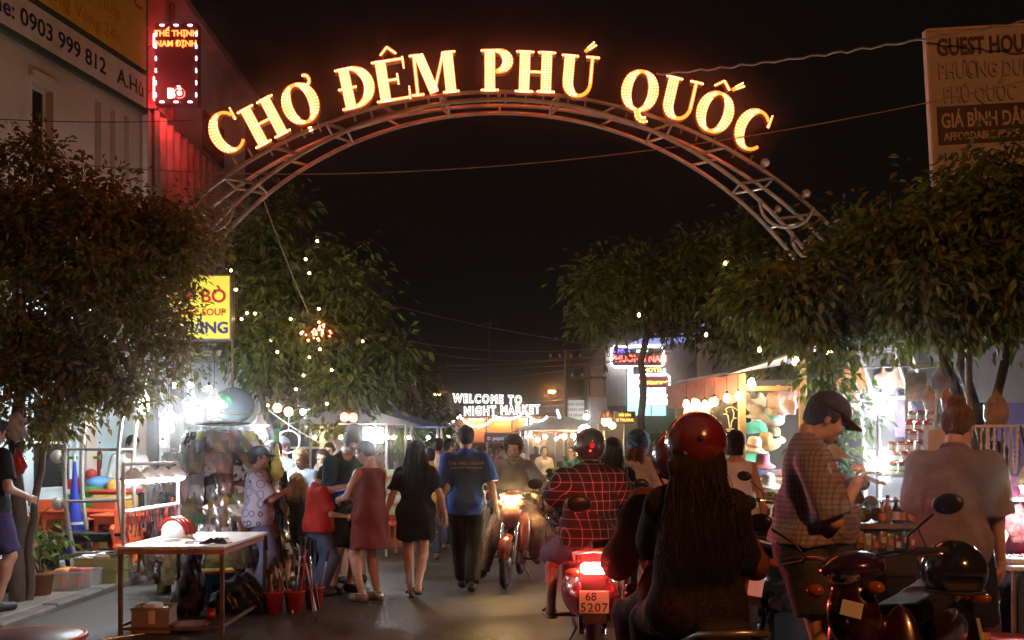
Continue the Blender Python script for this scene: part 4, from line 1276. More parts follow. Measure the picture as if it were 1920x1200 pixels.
    if not ('helmet' in kinds and len(kinds) == 1):
        g = SDF((-.2, -.24, -.3), (.2, .18, .24), rr)
        k0 = kinds[0]
        if k0 in ('short', 'bun', 'crop'):
            t_ = .007 if k0 == 'crop' else .013
            g.ell((0, -.018, .036), (.074 + t_, .093 + t_, .088 + t_), 0)
            g.ell((0, -.06, -.02), (.062 + t_ * .5, .045 + t_, .06), .02)
            g.box((0, .12, -.08), (.3, .18, .26), .02, .015, 'sub', Matrix.Rotation(R(-8), 3, 'X'))
            g.box((0, .04, -.12), (.3, .11, .2), .02, .015, 'sub'); g.box((0, -.06, -.15), (.3, .3, .17), .02, .01, 'sub')
            if k0 == 'bun': g.ell((0, -.075, .125), (.05, .05, .046), .015)
        else:
            g.ell((0, -.02, .03), (.090, .108, .100), 0)
            z_ = {'bob': -.09, 'long': -.14, 'tail': -.05}.get(k0, -.09)
            g.cap((0, -.045, .0), (0, -.06, z_), .092, .085, k=.03, flat=.85)
            g.box((0, .13, -.1), (.125, .22, .34), .04, .02, 'sub'); g.box((0, .165, -.02), (.3, .16, .18), .02, .02, 'sub')
            g.cut((0, 0, z_ - .03), (0, 0, -1))
        g.wrinkle(.0025, 70, 9, 3.0)
        head_part(g, 'hair', hcol)
        mb = MB()
        for x in (-1, 1): mb.tube([(x * .014, .094, .020), (x * .032, .092, .025), (x * .05, .078, .019)], .0045, 5)
        me = mb.mesh('eyebrows'); me.transform(Matrix.Translation(hc) @ (Matrix([list(r) for r in HM]).to_4x4()) @ Matrix.Scale(hs, 4)); link('eyebrows', me, hcol, root)
    root['_hc'] = [float(q) for q in hc]
    return root, dict(P=P, nb=nb, sh=sh, el=el, wr=wr, hips=hips, kn=kn, ank=ank, hc=hc, HM=HM, hs=hs, u=u, head_part=head_part, T=T, root=root)

def clean(root):
    for k in ('_hc', '_shirt'):
        if k in root: del root[k]

def place_on_head(info, me):
    me.transform(Matrix.Translation(info['hc']) @ (Matrix([list(r) for r in info['HM']]).to_4x4()) @ Matrix.Scale(info['hs'], 4))
    return me

def baseball_cap(info, m_, m2=None, turn=0, res=.0075):
    g = SDF((-.2, -.2, -.1), (.2, .26, .22), res)
    g.ell((0, -.012, .04), (.092, .112, .100), 0)
    g.cut((0, 0, .042), (0, .08, -1)); g.cut((0, 0, .045), (0, -.0, -1))
    o = info['head_part'](g, 'cap', m_)
    mb = MB()
    def brim(u_, v_):
        a = R(-62 + 124 * u_); r = 1 + v_ * .75
        return Vector((math.sin(a) * .088, .0 + math.cos(a) * .095 + v_ * .085 * math.cos(a) ** .5, .052 - .022 * v_ - .03 * math.sin(a) ** 2 * v_))
    mb.sheet(brim, 14, 4); mb.sheet(lambda u_, v_: brim(u_, v_) - Vector((0, 0, .006)), 14, 4)
    link('brim', place_on_head(info, mb.mesh('brim')), m2 or m_, o)
    return o

def helmet(info, m_, trim, visor=False, low=-.075, res=.0075, sticker=None, big=1.0):
    info = dict(info); info['hs'] = info['hs'] * big
    def hp_(sd, nm_, mm_):
        V_, Q_ = sd.net()
        return link(nm_, mesh_np(nm_, ((V_ * info['hs']) @ info['HM'].T + info['hc']).astype(np.float32), Q_), mm_, info['root'])
    info['head_part'] = hp_
    g = SDF((-.2, -.22, -.2), (.2, .22, .22), res)
    g.ell((0, -.012, .032), (.122, .142, .128), 0)
    g.cut((0, 0, low), (0, .55, -1)); g.box((0, .16, -.06), (.3, .2, .22), .03, .0, 'sub', Matrix.Rotation(R(10), 3, 'X'))
    o = info['head_part'](g, 'helmet', m_)
    mb = MB()
    pts = []
    for i in range(40):
        t = 2 * PI * i / 40
        x, y = math.cos(t), math.sin(t)
        z0 = low + y * .142 * .55 if y < .45 else .052 - .02 * (1 - y)
        rz = math.sqrt(max(.02, 1 - ((z0 - .032) / .128) ** 2))
        pts.append((x * .1235 * rz, -.012 + y * .1435 * rz, z0))
    mb.tube(pts, .007, 6, closed=True)
    link('rim', place_on_head(info, mb.mesh('rim')), trim, o)
    mb = MB()
    for x in (-1, 1): mb.tube([(x * .095, 0.0, -.06), (x * .06, .05, -.105), (0, .062, -.118)], .006, 5)
    link('strap', place_on_head(info, mb.mesh('strap')), M_black, o)
    if visor:
        mb = MB()
        mb.sheet(lambda u_, v_: Vector((math.sin(R(-70 + 140 * u_)) * .128, -.012 + math.cos(R(-70 + 140 * u_)) * (.148 + v_ * .05), .07 - v_ * .012)), 14, 3)
        link('peak', place_on_head(info, mb.mesh('peak')), M_black, o)
    if sticker:
        for (az, elv, sz, sm) in sticker:
            mb = MB()
            c = Vector((math.sin(R(az)) * math.cos(R(elv)), -math.cos(R(az)) * math.cos(R(elv)), math.sin(R(elv))))
            p = Vector((c.x * .124, -.012 + c.y * .144, .032 + c.z * .13)); d, s_, u_ = frame_of(c)
            mb.lathe([(0, .002), (sz, .0), (sz * .9, .002), (0, .0035)], p, 10, c); link('decal', place_on_head(info, mb.mesh('decal')), sm, o)
    return o

def strands(info, n, length, m_, seed, back=.10, spread=.11, r=.004, front=0, curl=.02, zdrop=None, name='hair_strands', topz=.03, m2=None, share=.25):
    """long hair hanging down the back as many tapering locks, in the person's own frame"""
    rng = np.random.default_rng(seed)
    mb, mb2 = MB(), MB()
    hc, hs = Vector(info['hc']), info['hs']
    for i in range(n):
        a = rng.uniform(-1.0, 1.0)
        ang = a * R(100)
        h0 = topz + rng.uniform(-.06, .03)
        p0 = hc + Vector((math.sin(ang) * .092, -.02 - math.cos(ang) * .105, h0)) * hs
        L_ = length * rng.uniform(.78, 1.03)
        off = rng.normal() * .018; ph = rng.uniform(0, 6.28)
        depth = rng.uniform(-.02, .025)
        pts = []
        K = 9
        for k in range(K + 1):
            t = k / K
            x = p0.x + (a * spread - (p0.x - hc.x) + off) * min(1, t * 1.8) * .9 + curl * math.sin(ph + t * 5) * t
            y = p0.y + (hc.y - back - depth - p0.y) * min(1, t * 2.2)
            pts.append((x, y, p0.z - L_ * t))
        rad = [r * (1 - .75 * (k / K) ** 2) * (0.7 if k == 0 else 1) for k in range(K + 1)]
        (mb2 if (m2 is not None and rng.uniform() < share) else mb).tube(pts, rad, 4, cap=False)
    o = mb.build(name, m_, info['root'])
    if m2 is not None: mb2.build('lighter_strands', m2, o)
    return o

def print_on(info, s, size, m_, local, side=-1, **kw):
    """lettering wrapped on a garment: projected along y onto the shirt"""
    so = bpy.data.objects[info['root']['_shirt']]
    me0 = so.data
    bv = BVHTree.FromPolygons([v.co.copy() for v in me0.vertices], [p.vertices[:] for p in me0.polygons])
    me = text_mesh(s, size, extrude=.0, **kw)
    for v in me.vertices:
        q = Vector((v.co.x + local[0], side * 1.0 + local[1], v.co.z + local[2]))
        h = bv.ray_cast(q, Vector((0, -side, 0)))
        v.co = (h[0] + Vector((0, side * .003, 0))) if h[0] is not None else Vector((q.x, local[1] + side * .15, q.z))
    return link('lettering', me, m_, so)
# ------------------------------------------------------------------ motorbikes
P_maroon = mat('paint_maroon', (.11, .008, .009), .22, .2, var=.06, coat=.8)
P_red = mat('paint_red', (.34, .02, .015), .2, .2, var=.06, coat=.8)
P_black = mat('paint_black', (.010, .010, .012), .2, var=.06, coat=.7)
P_orange = mat('paint_redbrown', (.17, .035, .02), .25, .2, var=.06, coat=.7)
M_seat = mat('seat_vinyl', (.010, .009, .009), .8, var=.15, bump=.15)
M_disc = mat('wheel_alloy', (.32, .32, .33), .35, .9, var=.1)
M_tail_off = mat('tail_lens', (.22, .008, .008), .15, var=0, coat=.5)
M_amber = mat('amber_lens', (.24, .07, .01), .2, var=0)
M_plate = mat('number_plate', (.72, .70, .66), .45, var=.06)
CACHE = {}
def bike_meshes(kind):
    if kind in CACHE: return CACHE[kind]
    out = {}
    s = SDF((-.32, -1.08, .1), (.32, .78, 1.16), .0135)
    if kind == 'scooter':
        s.cap((0, -.18, .56), (0, -.86, .68), .155, .085, k=.06, flatx=.95)
        s.ell((0, -.50, .52), (.215, .42, .19), .06)
        s.box((0, .12, .30), (.30, .46, .07), .03, .03)
        s.box((0, .375, .58), (.42, .06, .56), .03, .04, M=Matrix.Rotation(R(14), 3, 'X'))
        s.cap((0, .43, .72), (0, .47, .92), .10, .085, k=.05)
        s.ell((0, .46, .99), (.15, .12, .08), .05)
        s.ell((0, .52, .66), (.12, .08, .2), .05)
    else:
        s.cap((0, .42, .80), (0, .08, .46), .065, .075, k=.05)
        s.cap((0, .08, .46), (0, -.28, .52), .08, .10, k=.05)
        s.cap((0, -.18, .62), (0, -.88, .77), .095, .055, k=.05)
        for x in (-1, 1):
            s.ell((x * .105, -.38, .60), (.045, .32, .12), .04)
            s.ell((x * .135, .37, .60), (.085, .035, .23), .05, M=Matrix.Rotation(R(16), 3, 'X') @ Matrix.Rotation(R(-x * 22), 3, 'Z'))
        s.ell((0, .50, .80), (.115, .09, .16), .05)
        s.ell((0, .45, 1.0), (.14, .13, .075), .05)
    s.box((0, -.60, .2), (.11, .7, .62), .03, .02, 'sub')
    V, Q = s.net(); out['body'] = mesh_np('bike_body', V, Q)
    s = SDF((-.2, -.85, .6), (.2, .2, 1.0), .012)
    s.box((0, -.22, .745), (.25, .50, .11), .045, .02, M=Matrix.Rotation(R(-3), 3, 'X')); s.box((0, -.58, .785), (.22, .36, .11), .05, .03, M=Matrix.Rotation(R(-6), 3, 'X'))
    V, Q = s.net(); out['seat'] = mesh_np('bike_seat', V, Q)
    r = .235 if kind == 'scooter' else .285
    w = .05 if kind == 'scooter' else .036
    out['r'] = r
    mb = MB(); mb.lathe([(r - .055, -w * .7), (r - .02, -w), (r, -w * .45), (r + .006, 0), (r, w * .45), (r - .02, w), (r - .055, w * .7), (r - .055, -w * .7)], n=36, axis=(1, 0, 0)); out['tyre'] = mb.mesh('tyre')
    mb = MB(); mb.lathe([(r - .085, -.02), (r - .05, -.03), (r - .05, .03), (r - .085, .02), (r - .085, -.02)], n=36, axis=(1, 0, 0))
    mb.lathe([(0, -.05), (.05, -.05), (.06, -.02), (.06, .02), (.05, .05), (0, .05)], n=16, axis=(1, 0, 0))
    for i in range(6 if kind == 'scooter' else 20):
        a = 2 * PI * i / (6 if kind == 'scooter' else 20)
        mb.tube([(0.01 * (-1) ** i, math.cos(a) * .05, math.sin(a) * .05), (0, math.cos(a + .12) * (r - .07), math.sin(a + .12) * (r - .07))], .016 if kind == 'scooter' else .0035, 5)
    out['rim'] = mb.mesh('rim')
    mb = MB()
    for k in (0, .004):
        mb.sheet(lambda u_, v_: Vector(((v_ - .5) * .13, math.cos(R(15 + 150 * u_)) * (r + .03 - .012 * abs(v_ - .5) * 4 - k), math.sin(R(15 + 150 * u_)) * (r + .03 - .03 * (abs(v_ - .5) * 2) ** 2 - k))), 18, 6)
    out['fender'] = mb.mesh('fender')
    s = SDF((-.2, -.5, .08), (.2, .4, .5), .014)
    s.box((0, .0, .30), (.20, .36, .18), .04, .03); s.cap((0, .12, .32), (0, .26, .36), .07, .06, k=.04); s.ell((.09, -.08, .28), (.05, .12, .1), .02); s.ell((-.09, -.08, .28), (.05, .12, .1), .02)
    s.cap((-.07, -.1, .28), (-.07, -.45, .28), .04, k=.02)
    V, Q = s.net(); out['engine'] = mesh_np('engine', V, Q)
    CACHE[kind] = out
    return out

def motorbike(label, loc, yaw, paint, kind='underbone', headlight=None, tail=None, plate=None, lean=0.0, mirrors=True, group=None, cat='motorbike'):
    g = bike_meshes(kind); r = g['r']
    t = thing('motorbike', label, cat, loc, R(yaw), group)
    t.rotation_euler = (0, R(lean), R(yaw))
    yr, yf = -.62, .64
    for k in ('body', 'seat', 'engine', 'fender'):
        me = g[k].copy(); 
        o = link({'body': 'fairing', 'fender': 'fender'}.get(k, k), me, {'body': paint, 'seat': M_seat, 'engine': M_disc, 'fender': paint}[k], t)
        if k == 'fender': o.location = (0, yf, r)
    for y in (yr, yf):
        w = bpy.data.objects.new('wheel', g['tyre'].copy()); w.data.materials.append(M_rubber); COL.objects.link(w); w.parent = t; w.location = (0, y, r)
        me = g['rim'].copy(); link('rim', me, M_disc, w)
    for x in (-.075, .075):
        mb = MB(); mb.tube([(x, .46, .80), (x, yf - .02, r + .05), (x, yf, r)], .024, 8); mb.build('fork', M_chrome, t)
    mb = MB(); mb.tube([(-.36, .33, 1.04), (-.2, .40, 1.05), (0, .43, 1.03), (.2, .40, 1.05), (.36, .33, 1.04)], .012, 7); hb_ = mb.build('handlebar', M_chrome, t)
    for x in (-1, 1):
        mb = MB(); mb.tube([(x * .25, .38, 1.047), (x * .37, .325, 1.037)], .02, 8); mb.build('grip', M_rubber, hb_)
        mb = MB(); mb.tube([(x * .2, .43, 1.05), (x * .27, .44, 1.04), (x * .36, .38, 1.03)], .006, 5); mb.build('lever', M_chrome, hb_)
        if mirrors:
            mb = MB(); mb.tube([(x * .22, .40, 1.05), (x * .25, .43, 1.12), (x * .36, .42, 1.20)], .006, 6); ms_ = mb.build('mirror', M_black, t)
            mb = MB(); mb.ball((x * .42, .415, 1.235), (.064, .022, .044), 16, 10); mb.build('mirror_head', M_black, ms_)
            mb = MB(); mb.lathe([(0, 0), (.05, 0), (.0, .002)], (x * .42, .391, 1.235), 16, (0, -1, 0), sx=1.0, sy=.68); mb.build('mirror_glass', M_chrome, ms_)
        mb = MB(); mb.ball((x * .14, -.93, .70), (.05, .03, .03), 10, 7); mb.build('indicator', M_amber, t)
        mb = MB(); mb.ball((x * .13, .56, .92), (.04, .03, .03), 10, 7); mb.build('indicator', M_amber, t)
    mb = MB(); mb.rbox((0, -.945, .73), (.17, .06, .075), .02); mb.build('tail_light', tail or M_tail_off, t)
    if headlight:
        mb = MB()
        for x in (-1, 1): mb.prism([(x * .012, .585, .955), (x * .105, .555, 1.015), (x * .10, .555, .965), (x * .03, .59, .93)][::x], (0, .02, 0))
        mb.build('headlight', headlight, t)
    else:
        mb = MB(); mb.ball((0, .545, .98), (.075, .035, .05), 14, 9); mb.build('headlight', M_chrome, t)
    Mp = Matrix.Rotation(R(-14), 3, 'X')
    mb = MB(); mb.box((0, -.99, .55), (.16, .012, .34), M=Mp); mb.build('mud_flap', M_black, t)
    mb = MB(); mb.rbox((0, -1.012, .52), (.19, .006, .145), .003, M=Mp); po = mb.build('number_plate', M_plate, t)
    if plate:
        text(plate[0], .075, M_ink, po, (-.02, -1.0125, .553), rot=(R(-14), 0, 0), bold=.001); text(plate[1], .08, M_ink, po, (0, -1.029, .485), rot=(R(-14), 0, 0), bold=.001, spacing=1.15)
    mb = MB(); mb.tube([(.09, .15, .22), (.12, -.1, .2), (.15, -.3, .27), (.16, -.82, .40)], [.02, .022, .045, .05], 10); mb.build('exhaust', M_chrome, t)
    mb = MB(); mb.tube([(-.12, -.55, .74), (-.13, -.85, .82), (0, -.98, .85), (.13, -.85, .82), (.12, -.55, .74)], .012, 7); mb.build('grab_rail', M_steel, t)
    for x in (-1, 1):
        mb = MB(); mb.tube([(x * .1, .02, .27), (x * .30, .02, .26)], .015, 6); mb.build('foot_peg', M_rubber, t)
        mb = MB(); mb.tube([(x * .1, -.38, .33), (x * .26, -.38, .33)], .013, 6); mb.build('foot_peg', M_rubber, t)
    mb = MB(); mb.tube([(-.09, -.05, .2), (-.2, -.12, .01)], .011, 6); mb.build('kick_stand', M_steel, t)
    for x in (-.08, .08):
        mb = MB(); mb.tube([(x, -.45, .60), (x, yr, r)], .022, 8); mb.build('shock_absorber', M_chrome, t)
    return t
# ------------------------------------------------------------------ left hand market
rnd = random.Random(7)
M_orange_pl = mat('orange_plastic', (.75, .10, .025), .38, var=.08)
M_red_pl = mat('red_plastic', (.45, .03, .02), .4, var=.12)
M_bulbw = glow('white_bulb', (.90, .97, 1.0), 130)
M_bulbw2 = glow('white_bulb_shade', (.90, .97, 1.0), 9)
M_bulby = glow('warm_bulb', (1.0, .62, .26), 65)
M_fairy = glow('fairy_bulb', (1.0, .55, .22), 20)

# display table with lamp rack
TX0, TX1, TY0, TY1, TZ = -3.16, -2.34, 7.75, 9.1, .73
tb = thing('display_table', 'tall metal framed stall table with a white top by the road', 'table', ((TX0 + TX1) / 2, (TY0 + TY1) / 2, 0), world=True)
m = MB(); m.rbox(((TX0 + TX1) / 2, (TY0 + TY1) / 2, TZ - .012), (TX1 - TX0 + .04, TY1 - TY0 + .04, .024), .005); m.build('table_top', mat('white_board', (.72, .70, .68), .5, var=.12, scale=4), tb)
m = MB(); m.bbox(TX0 - .02, TX1 + .02, TY0 - .022, TY0 - .002, TZ - .065, TZ - .03).bbox(TX1 + .002, TX1 + .022, TY0, TY1, TZ - .065, TZ - .03); m.build('apron', mat('faded_red_steel', (.38, .16, .12), .6, var=.3), tb)
for x in (TX0, TX1):
    for y in (TY0, TY1):
        m = MB(); m.rbox((x, y, (TZ - .03) / 2), (.032, .032, TZ - .03), .004); m.build('leg', M_rust, tb)
m = MB(); m.bbox(TX0 + .017, TX1 - .017, TY0 - .012, TY0 + .012, .05, .075).bbox(TX1 - .012, TX1 + .012, TY0 + .017, TY1 - .017, .07, .095).bbox(TX0 - .012, TX0 + .012, TY0 + .017, TY1 - .017, .07, .095).bbox(TX0 + .017, TX1 - .017, TY1 - .012, TY1 + .012, .05, .075); m.build('foot_rail', M_rust, tb)
rk = thing('lamp_rack', 'white pipe rack with necklaces and four bright lamps standing on the stall table', 'rack', (TX0 + .02, 8.4, TZ), world=True)
x = TX0 + .015
for y in (TY0 + .02, TY1 - .06):
    m = MB(); m.tube([(x, y, TZ), (x, y, TZ + .66)], .016, 8); m.build('post', M_white_metal, rk)
for z in (.66, .27):
    m = MB(); m.tube([(x, TY0 + .02, TZ + z), (x, TY1 - .06, TZ + z)], .014 if z > .5 else .02, 8); m.build('rail', M_white_metal, rk)
for i in range(4):
    y = TY0 + .15 + i * .33
    m = MB(); m.lathe([(.02, .10), (.03, .09), (.10, .02), (.11, 0), (.105, 0), (.0, .07)], (x + .03, y, TZ + .53), 16); sh_ = m.build('lamp_shade', mat('lamp_shade', (.75, .72, .70), .5), rk)
    m = MB(); m.ball((x + .03, y, TZ + .525), (.085, .085, .035), 14, 8); m.build('bulb', glow('rack_bulb', (.95, .97, 1.0), 50), sh_)
for i in range(16):
    y = TY0 + .06 + i * .073
    l = .12 + .05 * math.sin(i * 1.7)
    m = MB(); m.tube([(x + .02, y - .012, TZ + .26), (x + .022, y - .01, TZ + .26 - l), (x + .022, y, TZ + .24 - l), (x + .022, y + .01, TZ + .26 - l), (x + .02, y + .012, TZ + .26)], .004, 5); m.build('necklace', M_chrome if i % 3 else mat('bead_red', (.5, .05, .05), .3), rk)

def toy_helmet(label, loc, rz, cols):
    h = thing('toy_helmet', label, 'helmet', loc, rz)
    g = SDF((-.2, -.2, -.05), (.2, .2, .25), .009); g.ell((0, 0, .02), (.12, .15, .16), 0); g.cut((0, 0, 0), (0, 0, -1)); g.box((0, .16, .03), (.3, .16, .13), .02, 0, 'sub')
    g.build('shell', cols[0], h)
    mb = MB()
    for s_ in (-.05, .0, .05):
        mb.tube([(s_, math.cos(t) * .152, .02 + math.sin(t) * .165) for t in [PI * (.15 + .8 * i / 12) for i in range(13)]], .016, 6)
    mb.build('stripe', cols[1], h)
    mb = MB(); mb.tube([(math.cos(t) * .122, math.sin(t) * .152, .006) for t in [PI * (.85 + 1.3 * i / 16) for i in range(17)]], .012, 6); mb.build('rim', cols[2], h)
    return h
toy_helmet('striped red white and yellow child helmet lying on the stall table', (-2.92, 8.35, TZ), R(70), (mat('gloss_white', (.75, .75, .73), .25, var=.05), P_red, mat('gloss_yellow', (.75, .45, .03), .3, var=.05)))
# paper sheets and trinkets on the table top
for i in range(7):
    m = MB(); m.rbox((-3.0 + .1 * i, 8.0 + .13 * (i % 3), TZ + .006 + .012 * (i % 2)), (.12, .09, .01), .002, rz=i * .7)
    m.build('trinket_card', mat('card_%d' % (i % 3), [(.7, .68, .66), (.45, .5, .62), (.62, .42, .4)][i % 3], .5), label='small %s card of trinkets lying flat on the stall table, %s from the lamp rack' % (['white', 'blue', 'pink'][i % 3], ord_word(i)), cat='card')
m = MB()
for i in range(9): m.tube([(-2.55 + .008 * i, 7.84 + .02 * math.sin(i * 3), TZ + .012), (-2.50 + .015 * i, 7.9 + .05 * math.cos(i), TZ + .03 + .01 * (i % 3)), (-2.42 + .01 * i, 7.87, TZ + .012)], .008, 5)
m.build('bracelet_heap', M_black, label='dark tangled bracelets on the near corner of the stall table', cat='bracelets', kind='stuff')

# three red buckets of sticks and tripods
for i, (px, py) in enumerate(((513, 1150), (552, 1148), (589, 1140))):
    Y = F * EYE / (py - 845)
    b = thing('bucket', 'red plastic bucket of sticks beside the stall table, %s of three' % ['nearest the table', 'middle', 'farthest from the table'][i], 'bucket', (PX(px, Y), Y, 0), group='red buckets')
    m = MB(); m.lathe([(0, .004), (.072, .004), (.095, .185), (.103, .19), (.103, .205), (.094, .205), (.070, .012), (0, .012)], n=20); m.build('pail', M_red_pl, b)
    m = MB(); m.tube([(.1 * math.cos(t), .1 * math.sin(t) * .3 - .06, .19 - .06 * math.sin(t)) for t in [PI * k / 10 for k in range(11)]], .004, 5); m.build('handle', M_steel, b)
    for k in range(6):
        a = rnd.uniform(0, 6.28); l = rnd.uniform(.35, .75); q = rnd.uniform(.05, .28)
        col = [mat('stick_wood', (.55, .22, .06), .5), M_steel, mat('stick_pink', (.6, .1, .2), .4), M_black, mat('stick_blue', (.08, .14, .5), .4), M_chrome][(k + i) % 6]
        s_ = thing('selfie_stick', '%s stick poking out of the %s red bucket' % (['wooden', 'steel', 'pink', 'black', 'blue', 'chrome'][(k + i) % 6], ['nearest', 'middle', 'farthest'][i]), 'stick', (PX(px, Y), Y, .02), group='sticks in buckets')
        d = Vector((math.cos(a) * q, math.sin(a) * q, 1)).normalized(); o = Vector((math.cos(a) * .04, math.sin(a) * .04, 0))
        mb = MB(); mb.tube([o, o + d * l * .6, o + d * l], [.011, .009, .006], 7); mb.build('shaft', col, s_)
        mb = MB(); mb.tube([o + d * l * .82, o + d * l * 1.02], .016, 7); mb.build('grip', M_rubber, s_)
# white tripods standing behind the buckets
for i, px in enumerate((566, 580)):
    Y = 8.95
    tp = thing('phone_tripod', 'folded %s phone tripod standing in the sticks' % ['white', 'silver'][i], 'tripod', (PX(px, Y), Y, 0))
    for k in range(3):
        a = 2 * PI * k / 3 + i
        m = MB(); m.tube([(math.cos(a) * .13, math.sin(a) * .13, 0.005), (math.cos(a) * .02, math.sin(a) * .02, .52)], .010, 6); m.build('leg', [M_white_metal, M_chrome][i], tp)
    m = MB(); m.tube([(0, 0, .45), (0, 0, .66)], .016, 8); m.rbox((0, 0, .68), (.05, .04, .04), .006); m.build('head', M_black, tp)
# things under the table
def carton(name, label, c, s, rz, m_, cat='box', lid=True, items=None):
    t = thing(name, label, cat, c, rz)
    w, d, h = s; q = .012
    mb = MB(); mb.bbox(-w / 2, w / 2, -d / 2, d / 2, 0, q); mb.bbox(-w / 2, -w / 2 + q, -d / 2, d / 2, q, h).bbox(w / 2 - q, w / 2, -d / 2, d / 2, q, h).bbox(-w / 2 + q, w / 2 - q, -d / 2, -d / 2 + q, q, h).bbox(-w / 2 + q, w / 2 - q, d / 2 - q, d / 2, q, h)
    mb.build('shell', m_, t)
    mb = MB(); mb.tube([(-w / 2, -d / 2, h), (w / 2, -d / 2, h), (w / 2, d / 2, h), (-w / 2, d / 2, h)], .012, 6, closed=True); mb.build('rim', m_, t)
    for k, cm in enumerate(items or []):
        mb = MB(); mb.rbox((-w * .3 + w * .6 * (k + .5) / len(items), .04 * (-1) ** k, h * .5 + .05 * (k % 2)), (w * .55 / len(items) + .06, d * .7, h * .85), .015, rz=.15 * (-1) ** k, rx=.1 * (k % 3 - 1)); mb.build('contents', cm, t)
    return t
M_clear = mat('clear_bin', (.70, .69, .66), .3, alpha=.3, var=.1); M_card = mat('cardboard', (.36, .24, .14), .85, var=.2); M_paper = mat('paper_white', (.72, .70, .68), .7, var=.1); M_orng = mat('orange_pack', (.7, .25, .04), .5)
carton('cardboard_box', 'open cardboard box of junk under the stall table', (-2.98, 8.0, 0), (.30, .26, .2), .1, mat('dull_card', (.30, .22, .19), .8), items=[M_card, M_paper, M_black])
m = MB(); m.lathe([(0, .0), (.11, 0), (.15, .07), (.16, .06), (.15, .06), (.13, .06), (0, .03)], (-2.68, 7.98, .0), 20); m.build('clay_pot', mat('clay', (.22, .10, .06), .8), label='shallow brown clay bowl under the stall table', cat='bowl')
st = thing('step_stool', 'blue and yellow plastic step stool behind the stall table', 'stool', (-2.86, 9.35, 0), R(25))
m = MB(); m.rbox((0, 0, .33), (.30, .24, .03), .01); m.build('seat', mat('yellow_plastic', (.72, .42, .04), .4), st)
m = MB(); wall_holes(m, -.14, .14, -.115, -.095, 0, .314, [(-.07, .07, .1, .22), (-.08, .08, 0, .05)]); m.build('panel', mat('blue_plastic', (.04, .12, .42), .4), st)
m = MB(); wall_holes(m, -.14, .14, .095, .115, 0, .314, [(-.07, .07, .1, .22), (-.08, .08, 0, .05)]); m.build('panel', mat('blue_plastic'), st)
for s_ in (-1, 1):
    m = MB(); m.bbox(s_ * .13 - .01, s_ * .13 + .01, -.094, -.04, 0, .314).bbox(s_ * .13 - .01, s_ * .13 + .01, .04, .094, 0, .314).bbox(s_ * .13 - .01, s_ * .13 + .01, -.039, .039, .2, .314); m.build('panel', mat('yellow_plastic'), st)
g = SDF((-.3, -.3, -.02), (.3, .3, .75), .014); g.cap((0, 0, .12), (0.06, 0, .55), .15, .06, k=.03); g.cap((.06, 0, .55), (.07, 0, .66), .03, .05, k=.03); g.wrinkle(.012, 26, 12, 1.0); g.cut((0, 0, 0.0), (0, 0, -1))
o = g.build('bin_bag', mat('black_polythene', (.012, .012, .013), .3, var=.1, bump=.3, bscale=20)); o.location = (-2.95, 8.75, 0); tag(o, 'tall knotted black bag under the stall table', 'bag')
g = SDF((-.4, -.3, -.02), (.4, .3, .42), .014); g.cap((-.15, 0, .1), (.15, 0, .1), .14, .12, k=.03); g.ell((0, 0, .22), (.16, .13, .14), .05); g.wrinkle(.014, 22, 14, 2.0); g.cut((0, 0, 0.0), (0, 0, -1))
o = g.build('bin_bag', mat('black_polythene')); o.location = (-2.5, 8.9, 0); tag(o, 'slumped black bag on the ground by the table leg', 'bag')
m = MB(); m.tube([(-3.25, 7.55, .008), (-2.95, 7.72, .03)], .012, 6); m.build('metal_rod', M_chrome, label='short metal rod on the ground before the table', cat='rod')
g = MB(); g.lathe([(0, 0), (.035, 0), (.04, .1), (.03, .06), (0, .06)], n=12); o = g.build('drink_can', mat('can_red', (.5, .05, .03), .3, .5), label='small red can beside the table foot', cat='can'); o.location = (-2.68, 8.55, 0)
pb = thing('plastic_tub', 'blue tub stacked on a yellow bucket behind the stall table', 'tub', (PX(308, 10.2), 10.2, 0))
m = MB(); m.lathe([(0, 0), (.07, 0), (.085, .2), (0, .2)], n=16); m.build('yellow_bucket', mat('yellow_old', (.55, .45, .05), .5), pb)
m = MB(); m.rbox((0, 0, .29), (.2, .16, .17), .02); m.build('blue_tub', mat('blue_tub', (.06, .08, .6), .4), pb)

# orange plastic chairs and tables
def plastic_chair():
    t = thing('plastic_chair', 'x', 'chair')
    g = SDF((-.32, -.32, -.01), (.32, .34, .86), .012)
    g.box((0, .02, .42), (.44, .42, .035), .015, 0)
    for sx in (-1, 1):
        for sy in (-1, 1): g.cap((sx * .17, sy * .17 + .02, .42), (sx * .225, sy * .23 + .02, 0.01), .024, .02, k=.02)
        g.cap((sx * .235, -.15, .64), (sx * .235, .17, .62), .02, k=.01, flatx=1.4); g.cap((sx * .23, .18, .62), (sx * .2, .16, .43), .018, k=.02)
    V, Q = g.net(); link('seat', mesh_np('seat', V, Q), M_orange_pl, t)
    g = SDF((-.32, -.38, .4), (.32, .1, .92), .010)
    g.box((0, -.205, .63), (.46, .02, .42), .01, 0, M=Matrix.Rotation(R(10), 3, 'X'))
    for i in range(7):
        g.box((-.15 + .05 * i, -.21, .60), (.018, .1, .22), .004, 0, 'sub', Matrix.Rotation(R(10), 3, 'X'))
    for sx in (-1, 1): g.cut((sx * .19, -.2, .84), (sx * .8, 0, .6))
    V, Q = g.net(); link('backrest', mesh_np('backrest', V, Q), M_orange_pl, t)
    return t
pc = plastic_chair()
